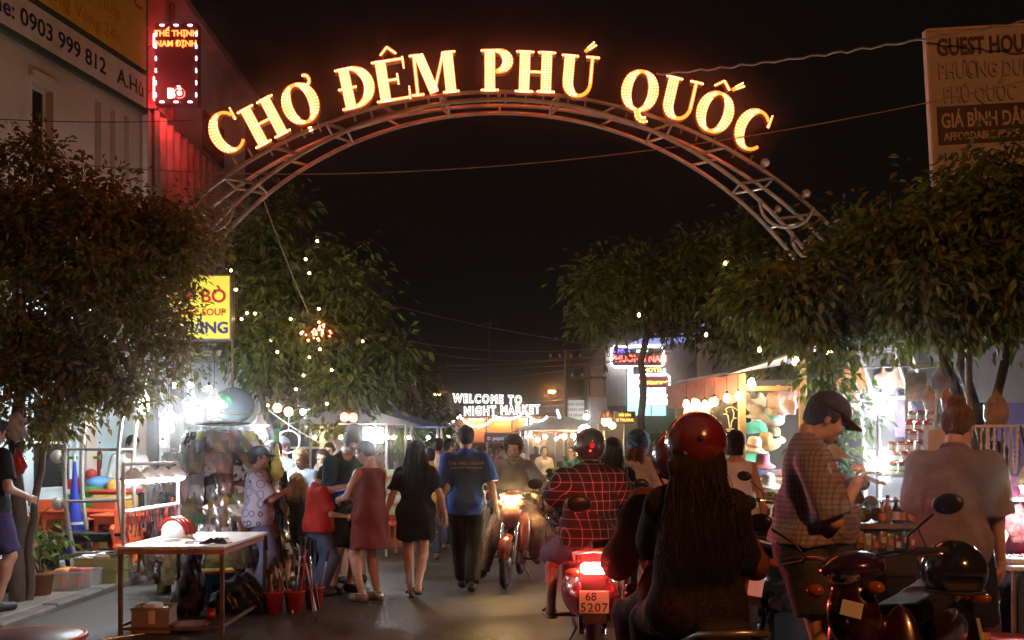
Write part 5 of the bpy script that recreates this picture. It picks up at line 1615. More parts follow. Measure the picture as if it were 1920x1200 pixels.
CH_ = [(252, 1092, 200, 'orange plastic chair right behind the lamp rack'), (165, 1075, 150, 'orange plastic chair behind the curved arch leg'), (92, 1075, 190, 'orange plastic chair near the pot plant'), (205, 1050, 20, 'orange plastic chair in the second row behind the arch leg'), (300, 1062, 170, 'orange plastic chair half hidden by the toy helmet'), (285, 1085, 185, 'orange plastic chair just past the lamp rack posts'), (130, 1060, 160, 'orange plastic chair beside the folded blue parasol'), (735, 1035, 240, 'orange plastic chair near the green menu banner')]
for i, (px, py, a, lb) in enumerate(CH_):
    Y = F * EYE / (py - 845); z = .06 if PX(px, Y) < -4.4 else 0
    o = pc if i == 0 else copy_tree(pc)
    o.location = (PX(px, Y), Y, z); o.rotation_euler = (0, 0, R(a)); tag(o, lb, 'chair', 'orange plastic chairs')
def plastic_table(label, loc, w, d, h, m_):
    t = thing('plastic_table', label, 'table', loc)
    mb = MB(); mb.rbox((0, 0, h - .02), (w, d, .035), .012); mb.build('table_top', m_, t)
    mb = MB(); mb.bbox(-w / 2 + .05, w / 2 - .05, -d / 2 + .04, -d / 2 + .055, h - .11, h - .04); mb.build('apron', m_, t)
    for sx in (-1, 1):
        for sy in (-1, 1):
            mb = MB(); mb.tube([(sx * (w / 2 - .07), sy * (d / 2 - .07), h - .03), (sx * (w / 2 - .04), sy * (d / 2 - .04), 0)], [.028, .02], 8); mb.build('leg', m_, t)
    return t
plastic_table('orange plastic table behind the curved arch leg', (PX(160, 11.9), 11.9, .06), .9, .6, .72, M_orange_pl)
plastic_table('orange plastic table under the kiddie ride', (PX(250, 11.4), 11.4, .06), .8, .6, .7, M_orange_pl)
plastic_table('dark folding table with speakers near the arch leg', (PX(180, 11.2), 11.2, .06), .75, .4, .50, M_black)
# bins and crates at the foot of the tree
carton('storage_bin', 'clear plastic bin of packed goods on the pavement edge', (PX(133, 10.1), 10.1, .0), (.52, .36, .24), .05, M_clear, 'bin', items=[M_paper, M_orng, M_paper, mat('pack_red', (.5, .12, .08), .5)])
carton('storage_bin', 'clear bin with orange contents behind the other bin', (PX(88, 10.6), 10.6, .06), (.46, .34, .26), -.05, M_clear, 'bin', items=[M_orng, M_orng, M_paper])
for i, (px, Y, z, lb) in enumerate(((190, 10.5, .06, 'lower yellow crate stacked beside the clear bin'), (190, 10.5, .20, 'upper yellow crate topped with papers beside the clear bin'))):
    carton('crate', lb, (PX(px, Y), Y, z), (.46, .34, .13), .08 * i, mat('crate_yellow', (.26, .23, .07), .55, var=.2), 'crate', items=[M_paper, M_card] if i else None)
m = MB()
for i in range(9): m.rbox((PX(190, 10.5) - .15 + .04 * i, 10.5 + .05 * math.sin(i * 2), .335 + .008 * i), (.2, .15, .006), .001, rz=i * .5, rx=.2 * math.sin(i))
m.build('papers', M_paper, label='loose white papers heaped on the upper yellow crate', cat='papers', kind='stuff')
carton('wooden_box', 'dark wooden box by the feet of the man at the frame edge', (PX(30, 9.9), 9.9, .06), (.4, .3, .3), .2, M_wood, items=[M_card])
m = MB(); m.rbox((0, 0, .02), (.22, .012, .16), .004, rx=R(-15)); o = m.build('tablet', mat('tablet', (.5, .55, .55), .25), label='small pale tablet propped on the goods by the tree', cat='tablet'); o.location = (PX(70, 10.3), 10.3, .50)
plastic_table('low dark table holding the tablet', (PX(75, 10.35), 10.35, .06), .6, .4, .31, M_black)
# folded blue striped parasol
ps = thing('parasol', 'folded blue and white striped parasol standing behind the arch leg', 'parasol', (PX(140, 11.6), 11.6, .06))
for k, (z0, z1, r0, r1, c) in enumerate(((0.0, .12, .17, .155, 'b'), (.12, .16, .155, .15, 'w'), (.16, .34, .15, .125, 'b'), (.34, .37, .125, .12, 'w'), (.37, .50, .12, .10, 'b'), (.50, .53, .10, .095, 'w'), (.53, .86, .095, .045, 'b'), (.86, 1.28, .045, .012, 'b'))):
    m = MB(); m.lathe([(r0 * (1), z0 + .05), (r1, z1 + .05)], n=14); m.build('canopy_band', mat('parasol_blue', (.02, .04, .42), .7, var=.2) if c == 'b' else mat('parasol_white', (.7, .7, .72), .7), ps)
m = MB(); m.tube([(0, 0, 0), (0, 0, 1.4)], .014, 8); m.build('pole', M_white_metal, ps)

# kiddie ride
kr = thing('kiddie_ride', 'green and red plastic kiddie ride car on a stand by the arch leg', 'ride', (PX(160, 12.6), 12.6, .06), R(-20))
G_green = mat('ride_green', (.06, .30, .05), .3, var=.06); G_blue = mat('ride_blue', (.12, .30, .65), .3, var=.06); G_red = mat('ride_red', (.45, .04, .03), .35, var=.06)
g = SDF((-.5, -.45, .3), (.5, .45, 1.3), .014)
g.box((0, 0, .72), (.78, .5, .12), .05, 0); g.ell((.22, 0, .88), (.19, .22, .16), .06); g.box((-.30, 0, .95), (.06, .44, .5), .025, .03); g.box((-.05, .2, .85), (.5, .05, .25), .02, .03); g.box((-.05, -.2, .80), (.5, .05, .16), .02, .03)
g.build('car_body', G_green, kr)
g = SDF((-.1, -.4, .7), (.6, .4, 1.3), .014); g.ell((.24, 0, 1.02), (.15, .18, .09), 0); g.build('bonnet', G_blue, kr)
g = SDF((-.5, -.4, .6), (.3, .4, 1.3), .014); g.box((-.16, 0, .92), (.16, .26, .3), .05, 0); g.box((-.1, 0, .8), (.22, .28, .06), .03, .02); g.build('seat', G_red, kr)
m = MB(); m.ball((.1, 0, 1.13), .075, 12, 8); m.build('figure_head', G_red, kr)
m = MB()
for sy in (-1, 1): m.tube([(-.30, sy * .2, 1.1), (-.28, sy * .2, 1.35), (.05, sy * .2, 1.35)], .022, 8)
m.build('roof_bar', G_green, kr)
for sx in (-.24, .26):
    m = MB(); m.lathe([(0, -.04), (.075, -.04), (.09, 0), (.075, .04), (0, .04)], (sx, -.26, .64), 14, (0, 1, 0)); m.build('wheel', M_white_metal, kr)
m = MB(); m.box((0, 0, .3), (.6, .4, .6)); m.build('stand', mat('ride_base', (.10, .16, .05), .5), kr)
for sx in (-.1, .12):
    m = MB(); m.lathe([(0, 0), (.07, 0), (.06, .03), (0, .035)], (sx, -.21, .45), 16, (0, -1, 0)); m.build('round_light', mat('cream_disc', (.75, .6, .25), .4), kr)
kb = thing('kiddie_ride', 'yellow and orange toy train front next to the green ride', 'ride', (PX(215, 12.4), 12.4, .06), R(-10))
g = SDF((-.4, -.3, .0), (.4, .3, 1.1), .015); g.box((0, 0, .68), (.5, .36, .42), .06, 0); g.cap((0, 0, .85), (0, 0, .98), .1, k=.03); g.box((0, 0, .25), (.6, .4, .5), .04, .03)
g.build('engine_body', mat('ride_yellow', (.62, .33, .04), .35), kb)
m = MB(); m.lathe([(0, 0), (.12, 0), (.12, .02), (0, .03)], (0, -.18, .70), 16, (0, -1, 0)); m.build('face_disc', mat('ride_brown', (.3, .13, .03), .5), kb)
m = MB(); m.rbox((0, -.25, .42), (.68, .05, .08), .02); m.build('bumper', G_green, kb)
m = MB(); m.rbox((0, .02, .92), (.56, .42, .05), .02); m.build('roof', G_red, kb)
wb = MB(); wb.rbox((0, 0, .42), (.62, .03, .84), .014); o = wb.build('white_board', mat('board_grey', (.52, .53, .51), .5), label='grey board leaning above the kiddie ride', cat='board'); o.location = (PX(155, 13.2), 13.2, 1.15); o.rotation_euler = (R(-6), 0, .1)
sbk = MB(); sbk.bbox(-.5, .5, -.2, .2, 0, 1.04); o = sbk.build('cabinet', mat('shelf_grey', (.3, .33, .33), .6), label='plain grey cabinet behind the kiddie ride', cat='cabinet'); o.location = (PX(150, 13.2), 13.28, .06)
fe = thing('fire_extinguisher', 'red fire extinguisher next to the grey board', 'extinguisher', (PX(180, 13.1), 13.1, 1.15))
m = MB(); m.lathe([(0, 0), (.06, 0), (.06, .32), (.03, .38), (.02, .40), (0, .40)], n=14); m.build('cylinder', P_red, fe)
m = MB(); m.tube([(0, 0, .4), (0, 0, .46), (.06, 0, .46)], .012, 6).tube([(.02, 0, .42), (.09, -.02, .3), (.075, -.02, .1)], .009, 6); m.build('valve', M_black, fe)

# hanging goods stall: cage of pipes hung with packets
gs = thing('goods_stall', 'dome shaped pipe stand carrying the hanging packets', 'stall', (PX(415, 10.4), 10.4, 0), world=True)
GC = Vector((PX(415, 10.4), 10.4, 0))
def dome(a, z):   # radius of the stall at a height
    return (.46 + .10 * math.sin(z * 2.2)) * (1 if z < 1.45 else max(.55, 1 - (z - 1.45) * 1.4))
for i in range(8):
    a = 2 * PI * i / 8
    m = MB(); m.tube([GC + Vector((math.cos(a) * (dome(a, z) - .06) * 1.15, math.sin(a) * (dome(a, z) - .06), z)) for z in [.0, .3, .6, .9, 1.2, 1.5, 1.75]], .011, 6); m.build('upright', M_steel, gs)
for z in (.35, .7, 1.05, 1.4, 1.74):
    m = MB(); m.tube([GC + Vector((math.cos(2 * PI * k / 28) * (dome(0, z) - .05) * 1.15, math.sin(2 * PI * k / 28) * (dome(0, z) - .05), z)) for k in range(28)], .008, 5, closed=True); m.build('ring_rail', M_steel, gs)
m = MB(); m.ball(GC + Vector((0, 0, 1.79)), (.34, .28, .03), 16, 6); m.build('cover', mat('stall_cover', (.05, .045, .05), .9), gs)
m = MB(); m.lathe([(.40, .02), (.42, 1.0), (.36, 1.6), (.2, 1.72)], GC, 16); m.build('inner_cloth', mat('inner_cloth', (.05, .04, .05), .8), gs)
PAL = [('pink', (.52, .26, .26)), ('tan', (.34, .20, .06)), ('white', (.66, .64, .64)), ('brown', (.14, .075, .045)), ('olive', (.20, .19, .06)), ('grey', (.30, .29, .31)), ('lime', (.45, .52, .05)), ('maroon', (.28, .04, .07)), ('orange', (.60, .22, .06)), ('black', (.03, .025, .03)), ('blue', (.14, .16, .36)), ('green', (.08, .22, .10))]
M_pack = {n: mat('packet_' + n, tuple(q * .62 + .015 for q in c), .2, var=.4, scale=11, coat=.7, bump=.4, bscale=16) for n, c in PAL}
rows = [(1.70, .30, 13), (1.48, .30, 15), (1.27, .32, 16), (1.06, .32, 16), (.85, .32, 16), (.63, .32, 16), (.42, .30, 15)]
for ri, (z, h, n) in enumerate(rows):
    for i in range(n):
        a = R(-178 + 214 * (i + .5 * (ri % 2)) / n)      # the side facing the street and the camera
        nm, _c = PAL[rnd.choice([0, 0, 1, 1, 1, 2, 3, 3, 3, 4, 5, 5, 5, 9, 9, 9, 3, 9, 5, 6, 7, 8, 10, 11])]
        r_ = dome(a, z) + .015 + .06 * rnd.random()
        w = rnd.uniform(.13, .26); hh = h * rnd.uniform(.7, 1.25)
        p = GC + Vector((math.cos(a) * r_ * 1.15, math.sin(a) * r_, z))
        out = Vector((math.cos(a), math.sin(a), 0)); side = Vector((-math.sin(a), math.cos(a), 0))
        tw = rnd.uniform(-.9, .9); side = (side + out * tw * .5 + Vector((0, 0, rnd.uniform(-.22, .22)))).normalized()
        t = thing('hanging_packet', '%s packet, %s from the left in the %s row of the goods stall' % (nm, ord_word(i), ['top', 'second', 'third', 'fourth', 'fifth', 'sixth', 'bottom'][ri]), 'packet', p, group='packets on the goods stall')
        mb = MB()
        def puff(u_, v_, s_):
            b_ = (1 - (2 * u_ - 1) ** 4) * (1 - (2 * v_ - 1) ** 4)
            return side * ((u_ - .5) * w) + out * (s_ * b_ * .022 + .05 * (1 - v_) + .012 * math.sin(9 * u_ + 7 * v_ + i) + .008 * math.sin(23 * u_ - 11 * v_ + 2 * i)) + Vector((0, 0, -hh * (1 - v_)))
        for s_ in (-1, 1): mb.sheet(lambda u_, v_: puff(u_, v_, s_), 6, 6)
        mb.build('wrapper', M_pack[nm], t)
        cn = rnd.choice(['tan', 'pink', 'tan', 'brown', 'grey', 'white'])
        mb = MB()
        cw, c0, c1 = w * .62, .18, .62
        mb.sheet(lambda u_, v_: puff(.5 + (u_ - .5) * .6, c0 + (c1 - c0) * v_, 1) + out * .006, 3, 3); mb.build('label_card', M_pack[cn if cn != nm else 'white'], t)
        mb = MB(); mb.tube([side * .0 + Vector((0, 0, 0)), out * -.02 + Vector((0, 0, .05)), out * -.05 + Vector((0, 0, .03))], .004, 5); mb.build('hook', M_steel, t)
# sprung goods sticking out to the right of the stall
for i in range(14):
    z = 1.66 - .075 * i + .01 * math.sin(i); Y = 10.05 + .1 * math.sin(i * 2)
    p = Vector((PX(452, 10.1) + .02 * math.sin(i * 3), Y, z)); nm = ['olive', 'white', 'brown', 'tan', 'grey', 'black', 'olive'][i % 7]
    t = thing('hanging_packet', '%s cellophane sleeve slanting out of the stall side, %s from the top' % (nm, ord_word(i)), 'packet', p, group='packets on the goods stall')
    d = Vector((.30, -.05, -.34)).normalized(); mb = MB(); mb.box(d * .17, (.36, .05, .06), M=Matrix((d, Vector((0, 1, 0)), d.cross(Vector((0, 1, 0))))).transposed()); mb.build('sleeve', M_pack[nm], t)
    mb = MB(); mb.box(d * .19 + Vector((0, -.028, 0)), (.2, .004, .075), M=Matrix((d, Vector((0, 1, 0)), d.cross(Vector((0, 1, 0))))).transposed()); mb.build('label_card', M_pack['white' if i % 2 else 'tan'], t)
# hanging lamps over the stall
def pendant(label, px, py, Y, drop=.35, s=1.0):
    p = at(px, py, Y)
    t = thing('pendant_lamp', label, 'lamp', p, group='white pendant lamps')
    mb = MB(); mb.lathe([(.02, .17), (.035, .16), (.04, .10), (.085, .05), (.11, .03), (.105, .025), (.04, .06), (.0, .06)], n=16); mb.build('shade', mat('lamp_shade', (.75, .72, .70), .5), t)
    mb = MB(); mb.lathe([(.0, -.16), (.045, -.14), (.06, -.05), (.05, .03), (.03, .07)], n=14); mb.build('bulb', M_bulbw, t)
    mb = MB(); mb.tube([(0, 0, .16), (0, .0, .16 + drop)], .004, 5); mb.build('cord', M_black, t)
pendant('pendant lamp hanging farthest from the street, by the shop post', 270, 752, 11.3, .5)
pendant('pendant lamp low over the left shoulder of the goods stall', 316, 786, 11.0, .4)
pendant('pendant lamp over the crown of the goods stall', 358, 760, 11.05, .4)
pendant('pendant lamp beside the green paper lantern', 402, 756, 11.1, .4)
pendant('pendant lamp above the boy in the patterned shirt', 487, 803, 10.7, .3)
for k, (px, py) in enumerate(((325, 722), (357, 722), (392, 728), (307, 832), (492, 845), (568, 772))):
    p = at(px, py, 11.3 if py < 800 else 10.75)
    t = thing('bare_bulb', 'bare white bulb, %s of the stall cluster' % ['upper left', 'upper middle', 'upper right', 'low left', 'low right by the cap', 'far right under the tree'][k], 'bulb', p)
    mb = MB(); mb.ball((0, 0, 0), .032, 12, 8); mb.build('glass', M_bulbw, t)
    mb = MB(); mb.lathe([(.018, .025), (.018, .07), (0, .075)], n=8); mb.tube([(0, 0, .07), (0, .02, .3)], .004, 5); mb.build('socket', M_black, t)
cable('thin yellow flex looping between the stall lamps', sag(at(262, 700, 10.7), at(500, 775, 10.6), .16), .006, mat('flex_yellow', (.5, .42, .12), .5))
for k, px in enumerate((330, 358, 395, 427)):
    cable('hanging lamp wire, %s from the shop post, below the yellow sign' % ord_word(k), [at(px - 4, 640, 10.9), at(px, 690, 10.9), at(px + 2, 735, 10.9)], .004, M_cable_l)
dk = thing('parasol_canopy', 'pale blue tilted market parasol behind the green lantern', 'parasol', at(438, 760, 12.6))
m = MB(); m.lathe([(0, .10), (.12, .09), (.23, .04), (.27, 0), (.0, .02)], (0, 0, 0), 20, (.25, -.85, .4)); m.build('canopy', mat('parasol_pale', (.05, .07, .09), .7), dk)
m = MB(); m.tube([(0, .05, 0), (.05, .2, -1.9)], .016, 7); m.build('pole', M_white_metal, dk)
m = MB(); m.ball((0, 0, 0), .085, 18, 12); gl = m.build('paper_lantern', mat('green_paper', (.10, .50, .22), .7), label='round green paper lantern by the pale parasol', cat='lantern'); gl.location = at(419, 752, 11.2)
# cups-on-string toys hanging by the cap
ts = thing('toy_strip', 'hanging lime and green toy guitar in packaging by the patterned shirt boy', 'toy', at(519, 820, 10.0))
m = MB(); m.rbox((0, 0, .02), (.055, .03, .14), .01); m.build('toy_head', mat('toy_green', (.10, .6, .12), .35), ts)
m = MB(); m.prism([(-.01, 0, -.06), (.01, 0, -.06), (.04, 0, -.24), (-.04, 0, -.24)], (0, .02, 0)); m.build('neck', mat('toy_lime', (.6, .65, .05), .35), ts)
g = SDF((-.1, -.06, -.46), (.1, .06, -.18), .008); g.ell((0, 0, -.28), (.06, .02, .06), 0); g.ell((0, 0, -.37), (.07, .02, .07), .03); g.build('toy_body', mat('toy_lime'), ts)
m = MB(); m.lathe([(0, 0), (.025, 0), (0, .004)], (0, -.024, -.34), 12, (0, -1, 0)); m.build('sound_hole', M_pack['pink'], ts)
# masks, red toys behind
for k, (px, py, c, lb) in enumerate(((541, 828, (.62, .30, .18), 'round salmon paper fan hanging behind the lime toy'), (528, 950, (.6, .04, .12), 'pink hanging toy bag behind the patterned shirt boy'), (527, 990, (.75, .38, .04), 'orange toy pack low behind the patterned shirt boy'), (530, 1015, (.6, .05, .03), 'red toy pack lowest behind the patterned shirt boy'))):
    t = thing('hanging_toy', lb, 'toy', at(px, py, 11.0))
    mb = MB(); mb.lathe([(0, -.02), (.12, -.012), (.13, 0), (.12, .012), (0, .02)], (0, 0, 0), 16, (0, 1, 0), sx=1, sy=1.2 if k else 1.0); mb.build('face', mat('toy_%d' % k, c, .4), t)
    mb = MB(); mb.tube([(.13 * math.cos(q), 0, .13 * math.sin(q)) for q in [2 * PI * i / 20 for i in range(20)]], .008, 5, closed=True); mb.build('edge', M_paper, t)
    mb = MB(); mb.tube([(0, 0, .13), (0, .02, .35)], .003, 5); mb.build('string', M_white_metal, t)
# steps hanging on a rail
cable('rail rope the toys hang from', sag(at(505, 770, 11.0), at(600, 830, 11.1), .02), .006, M_white_metal)

# fairy lights in the tree
FL = [(595, 452), (573, 486), (580, 512), (433, 507), (443, 543), (463, 587), (478, 588), (453, 598), (437, 600), (545, 598), (598, 579), (508, 638), (565, 625), (599, 617), (569, 704), (622, 694), (613, 757), (502, 760), (540, 775), (600, 655), (580, 670), (680, 640), (520, 660), (555, 730)]
Yf = 13.6
for k in range(0, len(FL), 4):
    grp = FL[k:k + 4]
    c = at(*grp[0], Yf)
    t = thing('fairy_light_string', 'string of warm fairy lights in the tree, %s' % ['highest, top bulb by itself', 'beside the corner of the noodle sign', 'beside the loop of pale wire', 'in the middle of the crown', 'in the lower crown', 'at the bottom of the crown'][k // 4], 'fairy lights', c, world=True)
    pts = []
    for q in grp:
        p = at(*q, Yf + .1 * math.sin(q[0])); pts.append(p)
        mb = MB(); mb.ball(p, .018, 10, 7); b = mb.build('bulb', M_fairy, t)
        mb = MB(); mb.tube([p + Vector((0, 0, .02)), p + Vector((0, 0, .06))], .012, 6); mb.build('socket', M_black, b)
    mb = MB(); mb.tube([q + Vector((0, .02, .06 + .03 * math.sin(i * 2))) for p0, p1 in zip(pts, pts[1:]) for i, q in enumerate([p0.lerp(p1, .0), p0.lerp(p1, .5) - Vector((0, 0, .08)), p1])], .004, 5); mb.build('wire', M_cable, t)
ll = thing('red_light_cluster', 'cluster of red blossom lights glowing inside the fairy light tree', 'lights', at(597, 622, 13.4), world=True)
for k in range(26):
    p = at(597 + rnd.gauss(0, 13), 622 + rnd.gauss(0, 8), 13.4 + rnd.gauss(0, .1)); mb = MB(); mb.octa(p, .018); mb.build('blossom_light', glow('blossom_red', (1, .06, .03), 12) if k % 4 else glow('blossom_hot', (1, .4, .15), 16), ll)
for k, (px, py) in enumerate(((646, 782), (662, 783), (520, 765), (541, 772))):
    t = thing('red_lantern', 'small glowing %s lantern under the tree, %s' % ('red' if k < 2 else 'orange', ['left of the red pair', 'right of the red pair', 'left of the orange pair', 'right of the orange pair'][k]), 'lantern', at(px, py, 13.0))
    mb = MB(); mb.lathe([(.02, .06), (.05, .04), (.06, 0), (.05, -.04), (.02, -.06)], n=12); mb.build('shade', glow('lantern_red', (1, .10, .03), 5) if k < 2 else glow('lantern_orange', (1, .42, .10), 8), t)
    mb = MB(); mb.tube([(0, 0, .06), (0, 0, .3)], .004, 5); mb.build('cord', M_black, t)
# glossy seat edge in the near corner of the frame
ns = thing('round_stool', 'dark round stool top with an orange rim at the bottom edge of the view', 'stool', (PX(40, 6.9), 6.95, 0))
m = MB(); m.lathe([(0, .17), (.38, .165), (.40, .15), (.40, .12), (0, .12)], n=32); m.build('seat', mat('stool_brown', (.10, .03, .02), .35), ns)
m = MB(); m.tube([(.405 * math.cos(q), .405 * math.sin(q), .145) for q in [2 * PI * i / 40 for i in range(40)]], .02, 6, closed=True); m.build('rim', mat('stool_rim', (.65, .16, .04), .35), ns)
for k in range(4):
    m = MB(); a = PI / 4 + k * PI / 2; m.tube([(.25 * math.cos(a), .25 * math.sin(a), .12), (.3 * math.cos(a), .3 * math.sin(a), 0)], .02, 6); m.build('leg', M_steel, ns)
# bag hanging on the tree trunk
g = SDF((-.15, -.12, -.25), (.15, .12, .12), .01); g.ell((0, 0, -.08), (.09, .07, .1), 0); g.cap((0, 0, -.02), (0, 0, .09), .04, .012, k=.04); g.wrinkle(.006, 40, 25, 1); o = g.build('carrier_bag', P_red); o.location = at(33, 856, 9.0); tag(o, 'red plastic bag tied to the bushy tree trunk', 'bag')
g = SDF((-.15, -.12, -.25), (.15, .12, .12), .01); g.ell((0, 0, -.08), (.09, .07, .12), 0); g.cap((0, 0, -.02), (0, 0, .09), .04, .012, k=.04); g.wrinkle(.008, 40, 25, 2); o = g.build('carrier_bag', mat('bag_pale', (.45, .40, .38), .4)); o.location = at(32, 788, 9.0); tag(o, 'pale crumpled bag caught on the bushy tree trunk', 'bag')
g = SDF((-.2, -.2, -.45), (.2, .2, .2), .012); g.ell((0, 0, -.1), (.12, .1, .22), 0); g.cap((0, 0, .05), (0, 0, .17), .05, .015, k=.05); g.wrinkle(.008, 30, 18, 2); o = g.build('rubbish_bag', mat('orange_bag', (.45, .13, .03), .5)); o.location = at(45, 1010, 9.9); tag(o, 'orange bag slung low on the trunk near the tablet', 'bag')
# ------------------------------------------------------------------ right hand stalls
M_warmwood = mat('stall_wood', (.50, .33, .17), .7, var=.2, scale=6, stretch=(1, 1, .2))
ss = thing('clothes_stall', 'wooden framed clothes stall with sloping sheet roof', 'stall', (PX(1400, 11.4), 11.4, 0), world=True)
for k, (px, Y, pt) in enumerate(((1391, 10.9, 700), (1505, 10.9, 662), (1272, 13.2, 742), (1560, 12.4, 690))):
    x = PX(px, Y); zt = PZ(pt, Y)
    m = MB(); m.rbox((x, Y, zt / 2), (.075, .075, zt), .006); m.build('post', M_warmwood, ss)
m = MB(); m.bbox(PX(1391, 10.9) + .04, PX(1505, 10.9) - .04, 10.88, 10.93, PZ(733, 10.9), PZ(724, 10.9)); m.build('cross_rail', M_warmwood, ss)
zr = [PZ(708, 10.5), PZ(664, 10.5), PZ(690, 13.4)]
a, b, c, d = Vector((PX(1365, 10.4), 10.4, PZ(702, 10.4))), Vector((PX(1530, 10.4), 10.4, PZ(652, 10.4))), Vector((PX(1560, 13.4), 13.4, PZ(668, 13.4))), Vector((PX(1240, 13.4), 13.4, PZ(722, 13.4)))
m = MB(); e = Vector((0, 0, .025)); m.add([a, b, c, d, a + e, b + e, c + e, d + e], [(0, 3, 2, 1), (4, 5, 6, 7), (0, 1, 5, 4), (1, 2, 6, 5), (2, 3, 7, 6), (3, 0, 4, 7)]); m.build('roof_sheet', M_tin, ss)
m = MB(); m.bbox(PX(1285, 12.9), PX(1610, 12.9), 12.86, 12.9, 0, 2.45); m.build('dark_backdrop', mat('stall_backdrop', (.10, .085, .07), .8, var=.2), ss)  # backdrop added to catch the bulb light, dark for the stall's shaded depth
for z in (.75, 1.15):
    m = MB(); m.bbox(PX(1395, 11.4), PX(1560, 11.4), 11.3, 11.75, z, z + .03); m.build('shelf', M_warmwood, ss)
m = MB(); m.bbox(PX(1395, 11.3), PX(1560, 11.3), 11.27, 11.3, .05, 1.14); m.build('panel', mat('stall_front', (.25, .16, .1), .7), ss)
# pink banner under the roof
pb_ = MB()
def ban(u_, v_):
    A, B = at(1252, 722, 12.6), at(1383, 698, 11.0)
    p = A.lerp(B, u_); p.z -= (1 - v_) * (.30 + .03 * u_) + .02 * math.sin(u_ * 9)
    p.y += .05 * math.sin(u_ * 14 + v_ * 2.5); return p
pb_.sheet(ban, 40, 8); pb_.sheet(lambda u_, v_: ban(u_, v_) + Vector((0, .006, 0)), 40, 8)
pb_.build('cloth_banner', mat('pink_cloth', (.52, .17, .15), .7, var=.3, scale=5), label='creased pink cloth banner under the clothes stall roof', cat='banner')
# bulbs
WB = [(1287, 757, 11.2), (1340, 752, 11.0), (1363, 745, 10.8), (1385, 742, 10.7), (1409, 718, 10.6), (1492, 676, 10.4), (1555, 660, 10.3), (1322, 758, 11.1), (1424, 655, 11.0), (1324, 627, 12.8), (1360, 493, 13.4), (1198, 590, 13.2)]
for k, (px, py, Y) in enumerate(WB):
    t = thing('hanging_bulb', 'warm bulb %s' % ['at the far end of the pink banner', 'over the white tshirt', 'over the black tshirt', 'beside the wooden post', 'hanging before the cross rail', 'at the roof corner of the clothes stall', 'in front of the sapling top', 'just left of the white tshirt', 'under the leaves over the stall roof', 'low in the dark spreading tree', 'high in the dark spreading tree', 'on the trunk of the dark tree'][k], 'bulb', at(px, py, Y), group='warm bulbs of the clothes stall')
    big = 1.25 if k in (4,) else (1.0 if k < 8 else .55)
    mb = MB(); mb.lathe([(0, -.055 * big), (.028 * big, -.045 * big), (.036 * big, -.015 * big), (.026 * big, .02 * big), (.014 * big, .04 * big)], n=12); mb.build('glass', M_bulby if k < 8 else M_fairy, t)
    mb = MB(); mb.lathe([(.016, .04), (.016, .075), (0, .08)], n=8); mb.tube([(0, 0, .075), (0, .02, .25)], .004, 5); mb.build('socket', M_black, t)
# tshirts
def tshirt(label, px, py, Y, w, m_, art=None, rz=0.0, h=None, crumple=.012):
    p = at(px, py, Y)
    t = thing('hanging_tshirt', label, 'shirt', p, rz)
    h = h or w * 1.1
    g = SDF((-w * .9, -.08, -h - .05), (w * .9, .08, .08), .011)
    g.box((0, 0, -h / 2), (w * .68, .035, h), .015, 0)
    for s_ in (-1, 1): g.cap((s_ * w * .28, 0, -.05), (s_ * w * .55, 0, -.2), .07, .055, k=.03, flat=.3)
    g.cap((0, 0, .06), (0, 0, -.005), .06, .055, k=0, op='sub'); g.wrinkle(crumple * .5, 17, 11, px)
    g.build('cloth', m_, t)
    if art: art(t)
    mb = MB(); mb.tube([(-.13, 0, -.03), (0, 0, .03), (.13, 0, -.03)], .006, 5).tube([(0, 0, .03), (0, .01, .09), (.02, .01, .12)], .004, 5); mb.build('hanger', M_black, t)
    return t
T_white = cloth('white', (.72, .70, .66)); T_black = cloth('black', (.016, .016, .017)); T_cream = cloth('cream', (.62, .52, .34)); T_green = cloth('green', (.12, .42, .24)); T_rose = cloth('rose', (.55, .38, .36))
def heart_art(t):
    text('I LOVE', .032, mat('print_grey', (.35, .3, .25), .6, var=0), t, (.0, -.026, -.13)); text('PHU QUOC', .026, mat('print_grey'), t, (0, -.026, -.26))
    mb = MB(); pts = [(.0016 * 16 * math.sin(q) ** 3, -.026, -.195 + .0016 * (13 * math.cos(q) - 5 * math.cos(2 * q) - 2 * math.cos(3 * q) - math.cos(4 * q))) for q in [2 * PI * i / 24 for i in range(24)]]
    mb.prism(pts[::-1], (0, -.003, 0)); mb.build('heart_print', mat('print_red', (.55, .03, .03), .6, var=0), t)
def sketch_art(t):
    mb = MB(); L_ = mat('print_line', (.75, .68, .5), .6, var=0)
    for ln in ([(-.05, -.1), (-.02, -.075), (.03, -.07), (.07, -.09), (.09, -.11)], [(-.05, -.1), (-.03, -.13), (-.045, -.15), (-.02, -.17)], [(.03, -.09), (.05, -.14), (.045, -.2), (.02, -.25), (.015, -.31)], [(-.02, -.17), (-.01, -.24), (0, -.31)], [(-.04, -.33), (.05, -.325)], [(-.03, -.35), (.03, -.35)], [(-.045, -.15), (-.075, -.155)], [(.045, -.2), (.08, -.2)]):
        mb.tube([(x, -.028, z) for x, z in ln], .005, 5)
    mb.build('line_drawing', L_, t)
tshirt('white tshirt printed with a small red heart at the clothes stall', 1320, 752, 11.3, .36, T_white, heart_art)
tshirt('black tshirt with a pale line drawing at the clothes stall', 1367, 752, 11.2, .34, T_black, sketch_art, h=.42)
tshirt('cream tshirt hanging right of the wooden stall post', 1412, 738, 11.6, .30, T_cream)
tshirt('second cream tshirt under the cross rail', 1455, 738, 11.6, .30, T_cream)
tshirt('rose patterned blouse at the roof corner of the clothes stall', 1474, 724, 11.0, .30, T_rose)
tshirt('green folded top hung under the bucket hats', 1413, 778, 11.65, .26, T_green, h=.22)
tshirt('green folded top lower by the straw hats', 1417, 838, 11.65, .26, T_green, h=.22)
